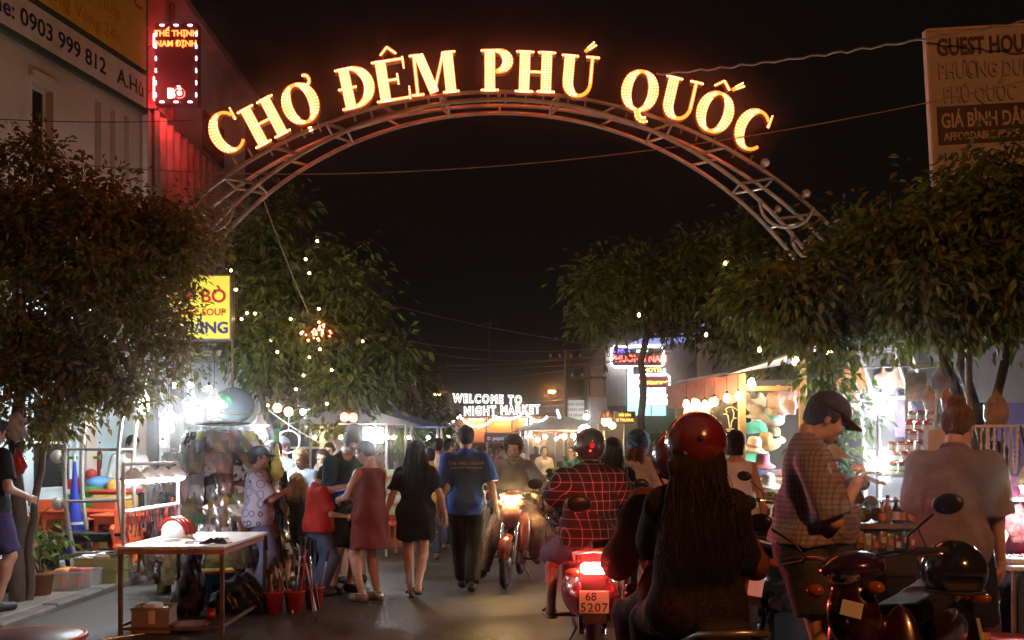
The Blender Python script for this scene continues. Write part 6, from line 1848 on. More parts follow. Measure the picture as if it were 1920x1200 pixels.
tshirt('orange shirt hanging deep in the stall by the sapling', 1600, 690, 11.7, .28, cloth('orange', (.5, .16, .05)))
tshirt('salmon shirt hanging deep in the stall by the lamp pole', 1668, 690, 11.7, .28, cloth('salmon', (.42, .22, .16)))
tshirt('violet long shirt in the shade behind the lamp pole', 1690, 735, 11.7, .24, cloth('violet', (.16, .12, .22)), h=.55)
tshirt('peach scarf top hanging by the sapling', 1590, 730, 11.7, .18, cloth('peach', (.55, .34, .22)), h=.5)
def hat(label, px, py, Y, r, m_, band=None, tilt=(0, 0)):
    t = thing('sun_hat', label, 'hat', at(px, py, Y)); t.rotation_euler = (R(tilt[0]), R(tilt[1]), 0)
    mb = MB(); mb.lathe([(0, .13 * r / .17), (r * .35, .125 * r / .17), (r * .48, .10 * r / .17), (r * .54, .0), (r * .78, -.018), (r, -.035), (r * .98, -.042), (r * .54, -.012), (0, .10)], n=24); mb.build('crown_and_brim', m_, t)
    if band:
        mb = MB(); mb.lathe([(r * .545, .005), (r * .535, .035)], n=24); mb.build('band', band, t)
    return t
S_straw = mat('straw', (.55, .42, .22), .8, var=.2, scale=40, bump=.4, bscale=90); S_grey = mat('hat_grey', (.33, .32, .30), .8); S_pink = mat('hat_pink', (.55, .18, .25), .7); S_white = mat('hat_white', (.66, .62, .56), .8)
hat('grey bucket hat on the upper row by the wooden post', 1418, 776, 11.2, .15, S_grey, None, (12, 4))
hat('pale grey hat with a turquoise trim on the upper row', 1448, 778, 11.1, .16, S_grey, mat('turquoise', (.1, .45, .5), .5), (38, 12))
hat('olive brimmed hat highest on the hat row', 1450, 762, 11.4, .15, mat('hat_olive', (.36, .32, .2), .8), None, (20, -10))
hat('white sun hat with salmon brim on the lower row', 1413, 838, 11.1, .16, S_white, mat('salmon_band', (.6, .3, .2), .7), (14, 8))
hat('yellow straw hat on the lower row', 1437, 830, 11.2, .16, S_straw, None, (22, -14))
hat('straw hat with dark band resting above the lower row', 1450, 818, 11.4, .15, S_straw, M_black, (25, 0))
hat('pink sun hat below the straw hats', 1430, 868, 11.1, .15, S_pink, None, (14, 0))
hat('beige hat under the pink one', 1440, 905, 11.2, .15, S_white, None, (14, 0))
# folded goods on shelves
for k in range(8):
    px = 1404 + 19 * k; nm = PAL[(k * 5) % 12][0]
    m = MB(); m.rbox((0, 0, .06), (.15, .22, .11), .02); o = m.build('folded_cloth', M_pack[nm], label='%s folded garment on the lower clothes shelf, %s from the post' % (nm, ord_word(k)), cat='garment'); o.location = (PX(px, 11.5), 11.5, .785)
    m = MB(); m.rbox((0, 0, .05), (.15, .22, .09), .02); o = m.build('folded_cloth', M_pack[PAL[(k * 7 + 3) % 12][0]], label='%s folded garment on the upper clothes shelf, %s from the post' % (PAL[(k * 7 + 3) % 12][0], ord_word(k)), cat='garment'); o.location = (PX(px, 11.5), 11.5, 1.185)

# fruit and jar stall
fs = thing('fruit_stall', 'steel and blue railed stall with jars and coconuts by the arch leg', 'stall', (PX(1600, 8.8), 8.8, 0), world=True)
x0, x1 = PX(1450, 8.6), PX(1790, 8.9)
M_bluerail = mat('blue_rail', (.25, .42, .58), .4, .3)
m = MB(); m.bbox(x0, x1, 8.35, 9.2, .82, .86); m.build('counter', M_wood, fs)
m = MB(); m.bbox(x0 + .02, x1 - .02, 8.40, 8.42, .05, .815); m.build('board', mat('stall_dark_board', (.06, .055, .05), .7), fs)
m = MB(); m.bbox(PX(1640, 9.2), x1, 9.0, 9.4, 1.27, 1.30); m.build('jar_shelf', M_wood, fs)
for (p, q, zz) in (((x0, 8.9), (PX(1565, 8.5), 8.5), 1.06), ((PX(1565, 8.5), 8.5), (x1, 8.8), 1.05), ((PX(1640, 9), 8.98), (x1, 8.98), 1.26)):
    m = MB(); m.tube([(p[0], p[1], zz), (q[0], q[1], zz)], .016, 6); m.build('rail', M_bluerail, fs)
for px, Y, h in ((1452, 8.9, 1.1), (1790, 9.0, 1.9), (1645, 9.4, 1.9), (1700, 9.4, 2.2), (1755, 9.3, 2.25)):
    m = MB(); m.tube([(PX(px, Y), Y, 0), (PX(px, Y), Y, h)], .016, 6); m.build('post', M_warmwood if px > 1690 else M_steel, fs)
m = MB(); m.rbox((PX(1738, 9.3), 9.25, PZ(686, 9.3)), (.36, .04, .05), .006, M=Matrix.Rotation(R(-6), 3, 'Y')); m.build('batten', mat('bare_pine', (.62, .55, .42), .7), fs)
for z in (PZ(690, 9.4), PZ(755, 9.4)):
    m = MB(); m.tube([(PX(1560, 9.45), 9.45, z), (PX(1720, 9.4), 9.4, z + .02)], .01, 6); m.build('rail', M_steel, fs)
jar_cols = [(.12, .20, .08), (.45, .38, .06), (.42, .10, .05), (.30, .26, .2), (.5, .44, .38)]
jn = ['green', 'yellow', 'red', 'brown', 'white']
mb = MB(); mb.lathe([(0, 0), (.033, 0), (.036, .01), (.036, .065), (.028, .075)], n=12); JM = mb.mesh('jar_glass')
mb = MB(); mb.lathe([(.031, .074), (.033, .075), (.033, .095), (0, .097)], n=12); JL = mb.mesh('jar_lid'); JL.materials.append(mat('jar_lid_red', (.55, .04, .03), .35))
mb = MB(); mb.lathe([(.0365, .015), (.0365, .055)], n=12); JB = mb.mesh('jar_label'); JB.materials.append(M_paper)
for row in range(6):
    for col in range(7 - row // 2):
        if row >= 3 and col < 2: continue
        k = (row * 3 + col * 5) % 5
        o = bpy.data.objects.new('jar', JM.copy()); COL.objects.link(o); o.data.materials.append(mat('jar_%d' % k, jar_cols[k], .15, var=.1, coat=.5))
        o.location = (PX(1672 + 17 * col + 6 * (row % 2), 9.15) , 9.12 + .012 * row, 1.301 + .0975 * row)
        tag(o, '%s jar, %s from the left in the %s row of the jar stack' % (jn[k], ord_word(col), ['bottom', 'second', 'third', 'fourth', 'fifth', 'top'][row]), 'jar', 'stacked jars')
        link('lid', JL, None, o); link('paper_label', JB, None, o)
m = MB(); m.rbox((0, 0, .1), (.2, .1, .2), .008); o = m.build('white_box', mat('gloss_white', (.75, .75, .73), .25), label='white carton beside the jar stack', cat='box'); o.location = (PX(1752, 9.0), 8.96, 1.301 + .2)
m = MB(); m.rbox((0, 0, .1), (.26, .2, .2), .008); o = m.build('white_box', mat('gloss_white'), label='white carton carrying the smaller carton by the jars', cat='box'); o.location = (PX(1752, 9.0), 9.0, 1.301)
def puffbag(label, px, py, Y, r, m_, seed, name='hanging_bag'):
    g = SDF((-r[0] * 1.5, -r[1] * 1.6, -r[2] * 1.5), (r[0] * 1.5, r[1] * 1.6, r[2] * 1.9), .009); g.ell((0, 0, 0), r, 0); g.cap((0, 0, r[2] * .7), (0, 0, r[2] * 1.6), r[0] * .35, .01, k=.04); g.wrinkle(.007, 38, 24, seed)
    o = g.build(name, m_); o.location = at(px, py, Y); return tag(o, label, 'bag')
M_clearbag = mat('clear_bag', (.62, .60, .58), .18, alpha=.6, var=.2, bump=.4, bscale=22)
M_snack = mat('snack_bag', (.58, .42, .24), .4, var=.3, scale=22, bump=.3)
m = MB(); m.sheet(lambda u_, v_: Vector(((u_ - .5) * .2, -.025 * math.sin(PI * u_) * math.sin(PI * v_), (v_ - .5) * .28 + .01 * math.sin(u_ * 20))), 10, 10); m.sheet(lambda u_, v_: Vector(((u_ - .5) * .2, .025 * math.sin(PI * u_) * math.sin(PI * v_), (v_ - .5) * .28 + .01 * math.sin(u_ * 20))), 10, 10)
o = m.build('snack_packet', M_snack, label='flat brown snack packet hanging left of the white bags', cat='packet'); o.location = at(1718, 725, 9.1)
puffbag('knotted white carrier bag hanging from the pine batten', 1762, 722, 9.1, (.09, .05, .13), mat('white_polythene', (.68, .68, .66), .35, var=.15, bump=.3), 1)
puffbag('second white bag hanging left of the knotted one', 1742, 748, 9.0, (.06, .05, .11), mat('white_polythene'), 2)
puffbag('clear bag of orange snacks above the boxed goods', 1775, 755, 9.0, (.05, .05, .10), mat('bag_pinkish', (.55, .33, .25), .35), 3)
puffbag('amber plastic bag tied to the pale blue post', 1868, 772, 9.0, (.12, .09, .14), mat('amber_bag', (.50, .36, .16), .22, alpha=.8, var=.3, bump=.4), 4)
puffbag('blue netting bundle hanging behind the bun haired man', 1808, 714, 9.6, (.075, .06, .05), mat('blue_net', (.06, .12, .28), .6, bump=.6, bscale=60), 5)
# coconuts, fruit, bags on the counter
M_coco = mat('coconut', (.12, .085, .04), .6, var=.35, scale=18, bump=.5); M_cocog = mat('coconut_green', (.20, .22, .06), .5, var=.3, scale=12)
k = 0
for (px, py, Y, r) in ((1560, 968, 8.5, .065), (1590, 965, 8.45, .07), (1620, 968, 8.5, .07), (1575, 940, 8.6, .065), (1605, 935, 8.55, .07), (1632, 942, 8.6, .065), (1592, 912, 8.65, .06), (1618, 908, 8.65, .06), (1645, 965, 8.55, .065), (1608, 990, 8.42, .065)):
    z = PZ(py, Y)
    mb = MB(); mb.ball((0, 0, 0), (r, r, r * .95), 16, 11); o = mb.build('coconut', M_coco if k % 3 else M_cocog, label='%s coconut in the heap on the counter, %s' % ('brown' if k % 3 else 'greenish', ['left end of bottom row', 'second in bottom row', 'third in bottom row', 'left in middle row', 'centre of middle row', 'right in middle row', 'left of the top pair', 'right of the top pair', 'right end of bottom row', 'frontmost at the counter edge'][k]), cat='coconut', group='coconuts'); o.location = (PX(px, Y), Y, max(z, .86 + r)); k += 1
puffbag('large yellow sack standing on the fruit counter', 1500, 985, 8.5, (.13, .1, .13), mat('yellow_sack', (.50, .46, .08), .6, var=.2, bump=.3), 6, 'sack')
puffbag('clear bag of brown dried goods on the fruit counter', 1492, 932, 8.7, (.14, .1, .10), mat('dried_goods', (.42, .27, .14), .5, var=.5, scale=30, bump=.6), 7, 'goods_bag')
puffbag('clear bag of tan dried goods behind the yellow sack', 1530, 925, 8.8, (.10, .09, .09), mat('dried_goods2', (.5, .36, .2), .5, var=.5, scale=30, bump=.6), 8, 'goods_bag')
puffbag('blue bag behind the dried goods', 1515, 895, 8.9, (.08, .06, .07), mat('blue_bag', (.05, .07, .3), .4), 9)
M_fruit = [mat('fruit_lime', (.38, .42, .06), .4), mat('fruit_yellow', (.55, .42, .07), .4), mat('fruit_green', (.16, .26, .05), .4)]
fc = carton('fruit_crate', 'low crate of green and yellow fruit in front of the counter', (PX(1505, 7.6), 7.6, .28), (.6, .34, .16), 0.1, mat('crate_dark', (.05, .05, .05), .6), 'crate')
carton('fruit_crate', 'dark crate carrying the fruit crate', (PX(1505, 7.6), 7.6, .0), (.6, .36, .27), 0.1, mat('crate_grey', (.07, .07, .07), .6), 'crate')
for k in range(14):
    mb = MB(); mb.ball((0, 0, 0), (.052, .05, .048), 12, 8); o = mb.build('fruit', M_fruit[k % 3], label='%s fruit in the low crate, %s from the left in the %s row' % (['lime', 'yellow', 'green'][k % 3], ord_word(k % 7), 'front' if k < 7 else 'back'), cat='fruit', group='fruit in the low crate'); o.location = (PX(1505, 7.6) - .24 + .078 * (k % 7), 7.54 + .12 * (k // 7), .42 + .035 * ((k * 7) % 3))
puffbag('clear bag with a pale melon on the dark crate', 1548, 1025, 7.9, (.12, .1, .1), M_clearbag, 10, 'melon_bag')
for k, (px, py, c, lb) in enumerate(((1430, 920, (.5, .16, .2), 'pink packet'), (1445, 950, (.12, .3, .1), 'green packet'), (1462, 955, (.55, .5, .4), 'cream packet'), (1430, 985, (.4, .22, .1), 'brown packet'))):
    m = MB(); m.rbox((0, 0, 0), (.13, .1, .12), .03, rz=.3 * k); o = m.build('goods_packet', mat('goods_%d' % k, c, .4), label='%s stacked between the white top woman and the big man' % lb, cat='packet'); o.location = (PX(px, 9.2), 9.2, .92 + (k % 2) * .125)
m = MB(); m.bbox(-.22, .22, -.15, .15, 0, .85); o = m.build('counter', mat('stall_front'), label='low wooden counter between the fruit and clothes stalls', cat='counter'); o.location = (PX(1440, 9.25), 9.25, 0)
o.data.transform(Matrix.Identity(4))

# bottles and hanging snacks along the fruit counter
for k in range(11):
    px = 1652 + 13 * k; nm = PAL[(k * 7 + 1) % 12][0]; hb_ = .17 + .05 * ((k * 3) % 4) / 3
    t = thing('bottle', '%s bottle on the fruit counter, %s from the coconuts' % (nm, ord_word(k)), 'bottle', (PX(px, 8.5), 8.48 + .03 * (k % 2), .861), group='bottles on the fruit counter')
    mb = MB(); mb.lathe([(0, 0), (.032, 0), (.034, .02), (.034, hb_ * .6), (.014, hb_ * .8), (.014, hb_)], n=12); mb.build('glass', M_pack[nm], t)
    mb = MB(); mb.lathe([(.017, hb_), (.017, hb_ + .025), (0, hb_ + .026)], n=10); mb.build('cap', [P_red, M_black, M_paper][k % 3], t)
    mb = MB(); mb.lathe([(.0345, hb_ * .15), (.0345, hb_ * .5)], n=12); mb.build('paper_label', [M_paper, M_orng, M_card][(k + 1) % 3], t)
for k in range(13):
    px = 1612 + 14 * k; nm = ['orange', 'white', 'tan', 'pink', 'lime', 'maroon', 'blue'][k % 7]
    t = thing('snack_pouch', '%s snack pouch hanging on the counter front, %s from the coconuts' % (nm, ord_word(k)), 'pouch', (PX(px, 8.36), 8.345, .80 - .02 * (k % 3)), group='snack pouches')
    mb = MB()
    for s_ in (-1, 1): mb.sheet(lambda u_, v_: Vector(((u_ - .5) * .062, s_ * .018 * math.sin(PI * u_) * math.sin(PI * v_), -.15 * (1 - v_))), 5, 5)
    mb.build('wrapper', M_pack[nm], t)
    mb = MB(); mb.box((0, -.02, -.075), (.04, .002, .05)); mb.build('label_card', M_paper if k % 2 else M_orng, t)

# jewellery stall at the right edge
js = thing('jewellery_stall', 'white topped jewellery table with a bead rack at the right edge', 'stall', (PX(1900, 6.0), 6.0, 0), world=True)
jx0 = PX(1862, 5.9)
m = MB(); m.rbox((jx0 + .5, 6.0, .80), (1.0, .62, .035), .008); m.build('table_top', mat('white_board'), js)
for dx in (.05, .95):
    for y in (5.75, 6.25):
        m = MB(); m.tube([(jx0 + dx, y, 0), (jx0 + dx, y, .78)], .018, 6); m.build('leg', M_steel, js)
m = MB(); m.tube([(jx0 + .02, 6.25, .82), (jx0 + .02, 6.25, 1.66), (jx0 + 1.0, 6.25, 1.66), (jx0 + 1.0, 6.25, .82)], .012, 6); m.build('bead_rack', M_white_metal, js)
M_pearl = mat('pearl', (.72, .70, .68), .2, var=.05, coat=.6); M_bead2 = mat('dark_bead', (.16, .12, .14), .25, var=.1)
for k in range(12):
    x = jx0 + .05 + .05 * k; ln = .42 + .14 * math.sin(k * 2.1)
    n_ = 26
    pts, rd = [], []
    for i in range(n_ * 3):
        u_ = i / (n_ * 3 - 1); s_ = math.sin(PI * u_)
        pts.append((x + (u_ - .5) * .045, 6.22, 1.65 - ln * (1 - abs(2 * u_ - 1) ** 2.2))); rd.append(.0035 + .0085 * abs(math.sin(PI * i / 3 + .5)))
    m = MB(); m.tube(pts, rd, 6); m.build('bead_string', M_pearl if k % 3 else M_bead2, label='%s necklace on the bead rack, %s from the left' % ('pearl' if k % 3 else 'dark', ord_word(k)), cat='necklace', group='necklaces on the bead rack')
dl = thing('desk_lamp', 'glaring white lamp over the jewellery trays', 'lamp', (jx0 + .26, 5.98, 1.28))
m = MB(); m.lathe([(.015, .13), (.03, .12), (.07, .03), (.085, 0), (.08, 0), (0, .09)], n=16); m.build('shade', mat('lamp_amber', (.6, .4, .2), .5), dl)
m = MB(); m.ball((0, 0, .0), (.05, .05, .03), 12, 8); m.build('bulb', M_tubew, dl)
m = MB(); m.tube([(0, 0, .13), (.02, .1, .3), (.02, .13, .38)], .007, 5); m.build('stem', M_black, dl)
m = MB(); m.rbox((0, 0, .02), (.36, .24, .035), .006); o = m.build('jewellery_tray', mat('gloss_white'), label='white tray of rings near the bun haired man hand', cat='tray'); o.location = (jx0 + .2, 5.86, .8185)
for k in range(12):
    m = MB(); m.tube([(.016 * math.cos(q), .016 * math.sin(q), 0) for q in [2 * PI * i / 12 for i in range(12)]], .004, 5, closed=True); o = m.build('ring', [M_chrome, M_bead2, P_red][k % 3], label='%s ring in the white tray, %s from the left in the %s row' % (['silver', 'dark', 'red'][k % 3], ord_word(k % 6), ['near', 'far'][k // 6]), cat='ring', group='rings in the white tray'); o.location = (jx0 + .07 + .055 * (k % 6), 5.82 + .08 * (k // 6), .8615)
puffbag('clear bag of red trinkets under the lamp shelf', 1908, 985, 6.3, (.09, .06, .12), mat('trinket_bag', (.5, .16, .16), .25, alpha=.8, var=.5, scale=40), 11)
m = MB(); m.rbox((jx0 + .45, 6.3, 1.18), (.9, .16, .02), .004); m.build('lamp_shelf', M_white_metal, js)
rs = thing('plastic_stool', 'red round stool at the foot of the jewellery table', 'stool', (PX(1900, 5.5), 5.5, 0))
m = MB(); m.lathe([(0, .43), (.15, .43), (.17, .41), (.17, .38), (0, .38)], n=24); m.build('seat', M_red_pl, rs)
for k in range(4):
    a = PI / 4 + k * PI / 2; m = MB(); m.tube([(.12 * math.cos(a), .12 * math.sin(a), .38), (.16 * math.cos(a), .16 * math.sin(a), 0)], .018, 6); m.build('leg', M_red_pl, rs)
m = MB(); m.sheet(lambda u_, v_: Vector((jx0 + .06 + .3 * u_, 5.72 + .02 * math.sin(u_ * 16), .05 + .7 * v_)), 20, 4); m.build('blue_tarp', mat('blue_tarp', (.05, .10, .22), .5, var=.2), label='blue tarpaulin hanging under the jewellery table', cat='tarpaulin')
bk = thing('mesh_basket', 'yellow green mesh basket under the jewellery table', 'basket', (PX(1848, 5.6), 5.62, 0))
mb = MB()
for i in range(8): mb.tube([(-.09 + .026 * i, -.1, 0.01), (-.10 + .0285 * i, -.11, .26)], .005, 4)
for i in range(8): mb.tube([(-.10, -.105, .02 + .032 * i), (.10, -.105, .02 + .032 * i)], .005, 4)
mb.build('mesh_panel', mat('basket_lime', (.45, .5, .2), .5), bk, kind='stuff')
mb = MB(); mb.bbox(-.1, .1, -.09, .1, 0, .02).bbox(-.1, -.09, -.09, .1, .02, .26).bbox(.09, .1, -.09, .1, .02, .26).bbox(-.09, .09, .09, .1, .02, .26); mb.build('shell', mat('basket_lime'), bk)

# guest house sign on its post
gh = thing('guest_house_sign', 'weathered guest house signboard rising above the drooping tree', 'sign', (PX(1755, 9.0), 9.0, 0))
tl = Matrix.Rotation(R(-3.2), 4, 'Y')
zb = PZ(365, 9.0); zt = PZ(58, 9.0)
def G(ob): ob.data.transform(Matrix.Translation((0, 0, zb)) @ tl @ Matrix.Translation((0, 0, -zb))); return ob
hgt = zt - zb
m = MB(); m.bbox(0, 1.5, 0, .05, zb, zt); G(m.build('board', mat('sign_faded', (.46, .43, .43), .6, var=.12, scale=3), gh))
m = MB(); m.bbox(-.02, 0, -.01, .06, zb - .01, zt + .01).bbox(0, 1.5, -.01, .06, zt, zt + .02); G(m.build('edge_trim', mat('sign_trim', (.62, .55, .5), .5), gh))
M_fade = mat('faded_letter', (.42, .36, .34), .55, var=0)
M_inkp = mat('ink_plum', (.06, .03, .05), .5, var=0)
def gtext(s_, size, py, m_, **kw): G(text(s_, size, m_, gh, (.08, -.008, PZ(py, 9.0)), align='LEFT', **kw))
gtext('GUEST HOUSE', .225, 92, M_inkp, bold=.006, xs=.66)
gtext('PHƯƠNG DUNG', .20, 137, M_fade, bold=.006, xs=.66, extrude=.012)
gtext(' PHÚ QUỐC', .20, 182, M_fade, bold=.006, xs=.66, extrude=.012)
m = MB(); m.rbox((.76, -.004, PZ(237, 9.0)), (1.42, .01, .36), .003); G(m.build('price_panel', M_inkp, gh))
G(text('GIÁ BÌNH DÂN', .19, mat('sign_letter_pale', (.55, .46, .40), .5, var=0), gh, (.08, -.013, PZ(230, 9.0)), align='LEFT', bold=.004, xs=.66))
G(text('AFFORDABLE PRICE', .10, mat('sign_letter_pale'), gh, (.10, -.013, PZ(259, 9.0)), align='LEFT', bold=.002, xs=.8))
gtext('142 BẠCH ĐẰNG', .12, 298, M_inkp, bold=.003, xs=.85)
for x in (.35, 1.25):
    m = MB(); m.tube([(x, .09, 0), (x, .09, zt - .1)], .035, 8); m.build('post', M_steel, gh)
# ------------------------------------------------------------------ far end of the street
M_neon_on = glow('neon_pure', (1.0, .97, .92), 1.5)
wn = thing('neon_sign', 'white neon outline lettering WELCOME TO NIGHT MARKET over the far street', 'sign', (PX(932, 36), 36, PZ(782, 36)))
z0 = PZ(782, 36)
o = text('WELCOME TO', .43, M_neon_on, wn, (PX(914, 36) - wn.location.x, 0, PZ(749, 36) - z0), outline=.012, bold=.015, rot=(0, R(1.5), 0), xs=.76, spacing=1.3)
o = text('NIGHT MARKET', .45, M_neon_on, wn, (PX(941, 36) - wn.location.x, 0, PZ(770, 36) - z0), outline=.012, bold=.015, rot=(0, R(-1.5), 0), xs=.74, spacing=1.25)
m = MB(); m.tube([(-2.2, .05, .0), (2.2, .05, .06)], .03, 6).tube([(-2.2, .05, .0), (-2.2, .05, -z0)], .04, 6).tube([(2.2, .05, .06), (2.2, .05, -z0)], .04, 6); m.build('support_frame', M_rust, wn)
SW = [((806, 789), (862, 780), .22), ((862, 780), (925, 784), .34), ((925, 780), (976, 780), .1), ((988, 777), (1025, 782), .2), ((1045, 770), (1052, 790), .02)]
M_sb = glow('swag_bulb', (1.0, .93, .82), 14)
for k, (a, b, s) in enumerate(SW):
    pts = sag(at(*a, 34), at(*b, 34), s, 14)
    t = thing('festoon', 'festoon of white bulbs below the far neon lettering, %s' % ['first swag from the left', 'second swag under the lettering', 'flat third swag', 'fourth swag on the right', 'short vertical drop'][k], 'festoon', pts[0], world=True)
    for p in pts:
        mb = MB(); mb.ball(p, .035, 8, 6); mb.build('bulb', M_sb, t)
    mb = MB(); mb.tube(pts, .01, 4); mb.build('wire', M_cable, t)
def street_lamp(label, px, py, Y, side, col):
    p = at(px, py, Y); t = thing('street_lamp', label, 'street lamp', (p.x + side * .5, Y, 0))
    mb = MB(); mb.tube([(0, 0, 0), (0, 0, p.z - .1), (-side * .15, 0, p.z + .08), (-side * .5, 0, p.z + .06)], [.06, .045, .035, .03], 8); mb.build('pole', M_steel, t)
    mb = MB(); mb.ball((-side * .5, 0, p.z + .02), (.17, .12, .05), 12, 8); mb.build('housing', M_steel, t)
    mb = MB(); mb.ball((-side * .5, -.03, p.z - .03), (.12, .1, .05), 12, 8); mb.build('lens', col, t)
    return t
M_sod = glow('sodium', (1.0, .33, .06), 130)
street_lamp('sodium street lamp glowing beside the far wires', 1035, 733, 34, 1, M_sod)
street_lamp('sodium street lamp left of the neon lettering', 820, 738, 34, 1, glow('sodium_dim', (1, .40, .12), 30))
sl = street_lamp('assumed sodium street lamp of the same row at the kerb behind the viewer', 1300, 3300, -4.5, 1, glow('sodium_assumed', (1.0, .34, .085), 3600))  # unseen lamp, assumed from the orange light on camera-facing sides
sl.location = (4.4, -3.8, 0)
# vertical neon column
vn = thing('vertical_sign', 'upright white bulb sign right of the blue awning', 'sign', (PX(991, 33), 33, PZ(822, 33)))
m = MB(); m.bbox(-.14, .14, 0, .08, 0, .72); m.build('board', mat('sign_dark'), vn)
for i in range(5):
    for x in (-.075, .075):
        m = MB(); m.box((x, -.01, .07 + i * .14), (.085, .02, .095)); m.build('lit_tile', glow('tile_white', (1, .97, .9), 4), vn)
m = MB(); m.tube([(0, .04, 0), (0, .04, -vn.location.z)], .03, 6); m.build('post', M_steel, vn)
# traffic sign
tsn = thing('traffic_sign', 'round red ringed prohibition sign on a post at the far right', 'traffic sign', (PX(1042, 28), 28, 0))
zc = PZ(808, 28)
m = MB(); m.lathe([(0, 0), (.165, 0), (.165, .01), (0, .01)], (0, 0, zc), 28, (0, 1, 0)); m.build('disc', mat('sign_white', (.75, .75, .75), .4, var=0), tsn)
m = MB(); m.lathe([(.125, -.006), (.165, -.006), (.165, -.001), (.125, -.001), (.125, -.006)], (0, 0, zc), 28, (0, 1, 0)); m.build('ring', mat('sign_red_paint', (.6, .03, .03), .4, var=0), tsn)
m = MB(); m.box((0, -.004, zc), (.27, .004, .03), M=Matrix.Rotation(R(40), 3, 'Y')); m.build('slash', mat('sign_red_paint'), tsn)
m = MB(); m.box((0, -.002, zc - .02), (.12, .003, .04)); m.box((.01, -.002, zc + .015), (.07, .003, .03)); m.build('pictogram', M_black, tsn)
m = MB(); m.tube([(0, .03, 0), (0, .03, zc + .15)], .02, 6); m.build('post', M_steel, tsn)
# billboards and poles
def board(label, px0, px1, py0, py1, Y, col, lines, ink, post=True):
    t = thing('signboard', label, 'sign', (PX((px0 + px1) / 2, Y), Y, 0)); w = PX(px1, Y) - PX(px0, Y); a, b = PZ(py1, Y), PZ(py0, Y)
    mb = MB(); mb.bbox(-w / 2, w / 2, 0, .05, a, b); mb.build('panel', col, t)
    mb = MB(); mb.bbox(-w / 2 - .02, -w / 2 - .002, -.01, .06, a, b).bbox(w / 2 + .002, w / 2 + .02, -.01, .06, a, b); mb.build('frame', M_steel, t)
    for i, s_ in enumerate(lines):
        text(s_, (b - a) / (len(lines) + .6) * .8, ink, t, (0, -.01, b - (b - a) * (i + .8) / (len(lines) + .6)), xs=.8)
    if post:
        mb = MB(); mb.tube([(0, .08, 0), (0, .08, b)], .03, 6); mb.build('post', M_steel, t)
    return t
board('pale signboard with blue and green lines on the far right', 1066, 1095, 750, 787, 26, glow('pale_lit', (.42, .55, .50), .32, sampling=False), ['NAM KHOA', 'DANH HIEU', 'CHI NHANH'], mat('ink_blue', (.05, .12, .3), .5, var=0))
board('plain brown signboard on the far right', 1107, 1137, 745, 795, 20, mat('board_brown', (.30, .20, .15), .7), [], M_ink)
board('small sign in a red frame below the hotel', 1153, 1190, 771, 795, 21, mat('board_navy', (.10, .08, .12), .5), ['HẢI SẢN', 'LE THUONG'], glow('amber_letters'))
board('light green menu banner with red lettering by the orange chair', 722, 765, 880, 965, 12.9, mat('menu_green', (.50, .58, .38), .6, var=.1), ['MENU', 'BÒ KHO', 'PHỞ'], mat('menu_red', (.55, .03, .05), .5, var=0), False)
def pole(label, px, pyt, Y, r=.06, arms=()):
    t = thing('utility_pole', label, 'pole', (PX(px, Y), Y, 0)); zt = PZ(pyt, Y)
    mb = MB(); mb.tube([(0, 0, 0), (0, 0, zt)], [r, r * .7], 10); mb.build('shaft', M_concrete, t)
    mb = MB(); mb.box((0, 0, zt - .25), (.9, .07, .07)); mb.build('cross_arm', M_rust, t)
    for x in (-.4, -.15, .15, .4):
        mb = MB(); mb.lathe([(.03, 0), (.035, .05), (.02, .09), (0, .1)], (x, 0, zt - .215), 8); mb.build('insulator', M_white_metal, t)
    return t
pole('utility pole beside the pale signboard', 1060, 655, 26); pole('slim utility pole behind the fairy light tree', 733, 700, 17, .05); pole('utility pole just past the pale signboard', 1103, 690, 24, .05)
pole('distant utility pole above the neon lettering', 918, 600, 60, .08)

# market stalls down the street
def stall(label, x, y, w, d, h, roof, lamp, seed, ry=0.0, globe=False):
    r_ = random.Random(seed)
    t = thing('market_stall', label, 'stall', (x, y, 0), ry)
    for sx in (-1, 1):
        for sy in (-1, 1):
            mb = MB(); mb.tube([(sx * w / 2, sy * d / 2, 0), (sx * w / 2, sy * d / 2, h)], .02, 6); mb.build('post', M_steel, t)
    mb = MB(); mb.prism([(-w / 2 - .15, -d / 2 - .15, h), (0, -d / 2 - .15, h + .3), (w / 2 + .15, -d / 2 - .15, h)], (0, d + .3, 0)); mb.build('canopy', roof, t)
    mb = MB(); mb.rbox((0, 0, .82), (w, d * .8, .04), .006); mb.build('counter', M_white_metal, t)
    mb = MB(); mb.bbox(-w / 2, w / 2, -d * .4 - .012, -d * .4 - .002, .05, .78); mb.build('skirt', M_pack[PAL[seed % 12][0]], t)
    n = 6
    for i in range(n):
        mb = MB(); hh = r_.uniform(.1, .3); mb.rbox((-w / 2 + w * (i + .5) / n, r_.uniform(-.1, .1), .842 + hh / 2), (w / n * .8, .2, hh), .02, rz=r_.uniform(-.3, .3)); mb.build('goods', M_pack[PAL[r_.randrange(12)][0]], t)
    for i in range(4):
        mb = MB(); mb.ball((-w / 2 + w * (i + .5) / 4, -d * .3, h - .2), .027, 10, 7); b_ = mb.build('bulb', lamp, t)
        mb = MB(); mb.tube([(-w / 2 + w * (i + .5) / 4, -d * .3, h - .16), (-w / 2 + w * (i + .5) / 4, -d * .3, h)], .005, 4); mb.build('cord', M_black, b_)
    return t
R_blue = mat('tarp_blue', (.05, .12, .28), .6); R_red = mat('tarp_red', (.35, .05, .04), .6); R_grey = mat('tarp_grey', (.3, .3, .3), .6); R_green = mat('tarp_green', (.05, .22, .12), .6)
B_w = glow('stall_white', (.9, .97, 1), 130); B_y = glow('stall_warm', (1, .58, .24), 110)
stall('grey canopied stall by the far pale signboard', PX(1062, 21), 21.5, 1.7, .9, 1.95, R_grey, B_y, 1)
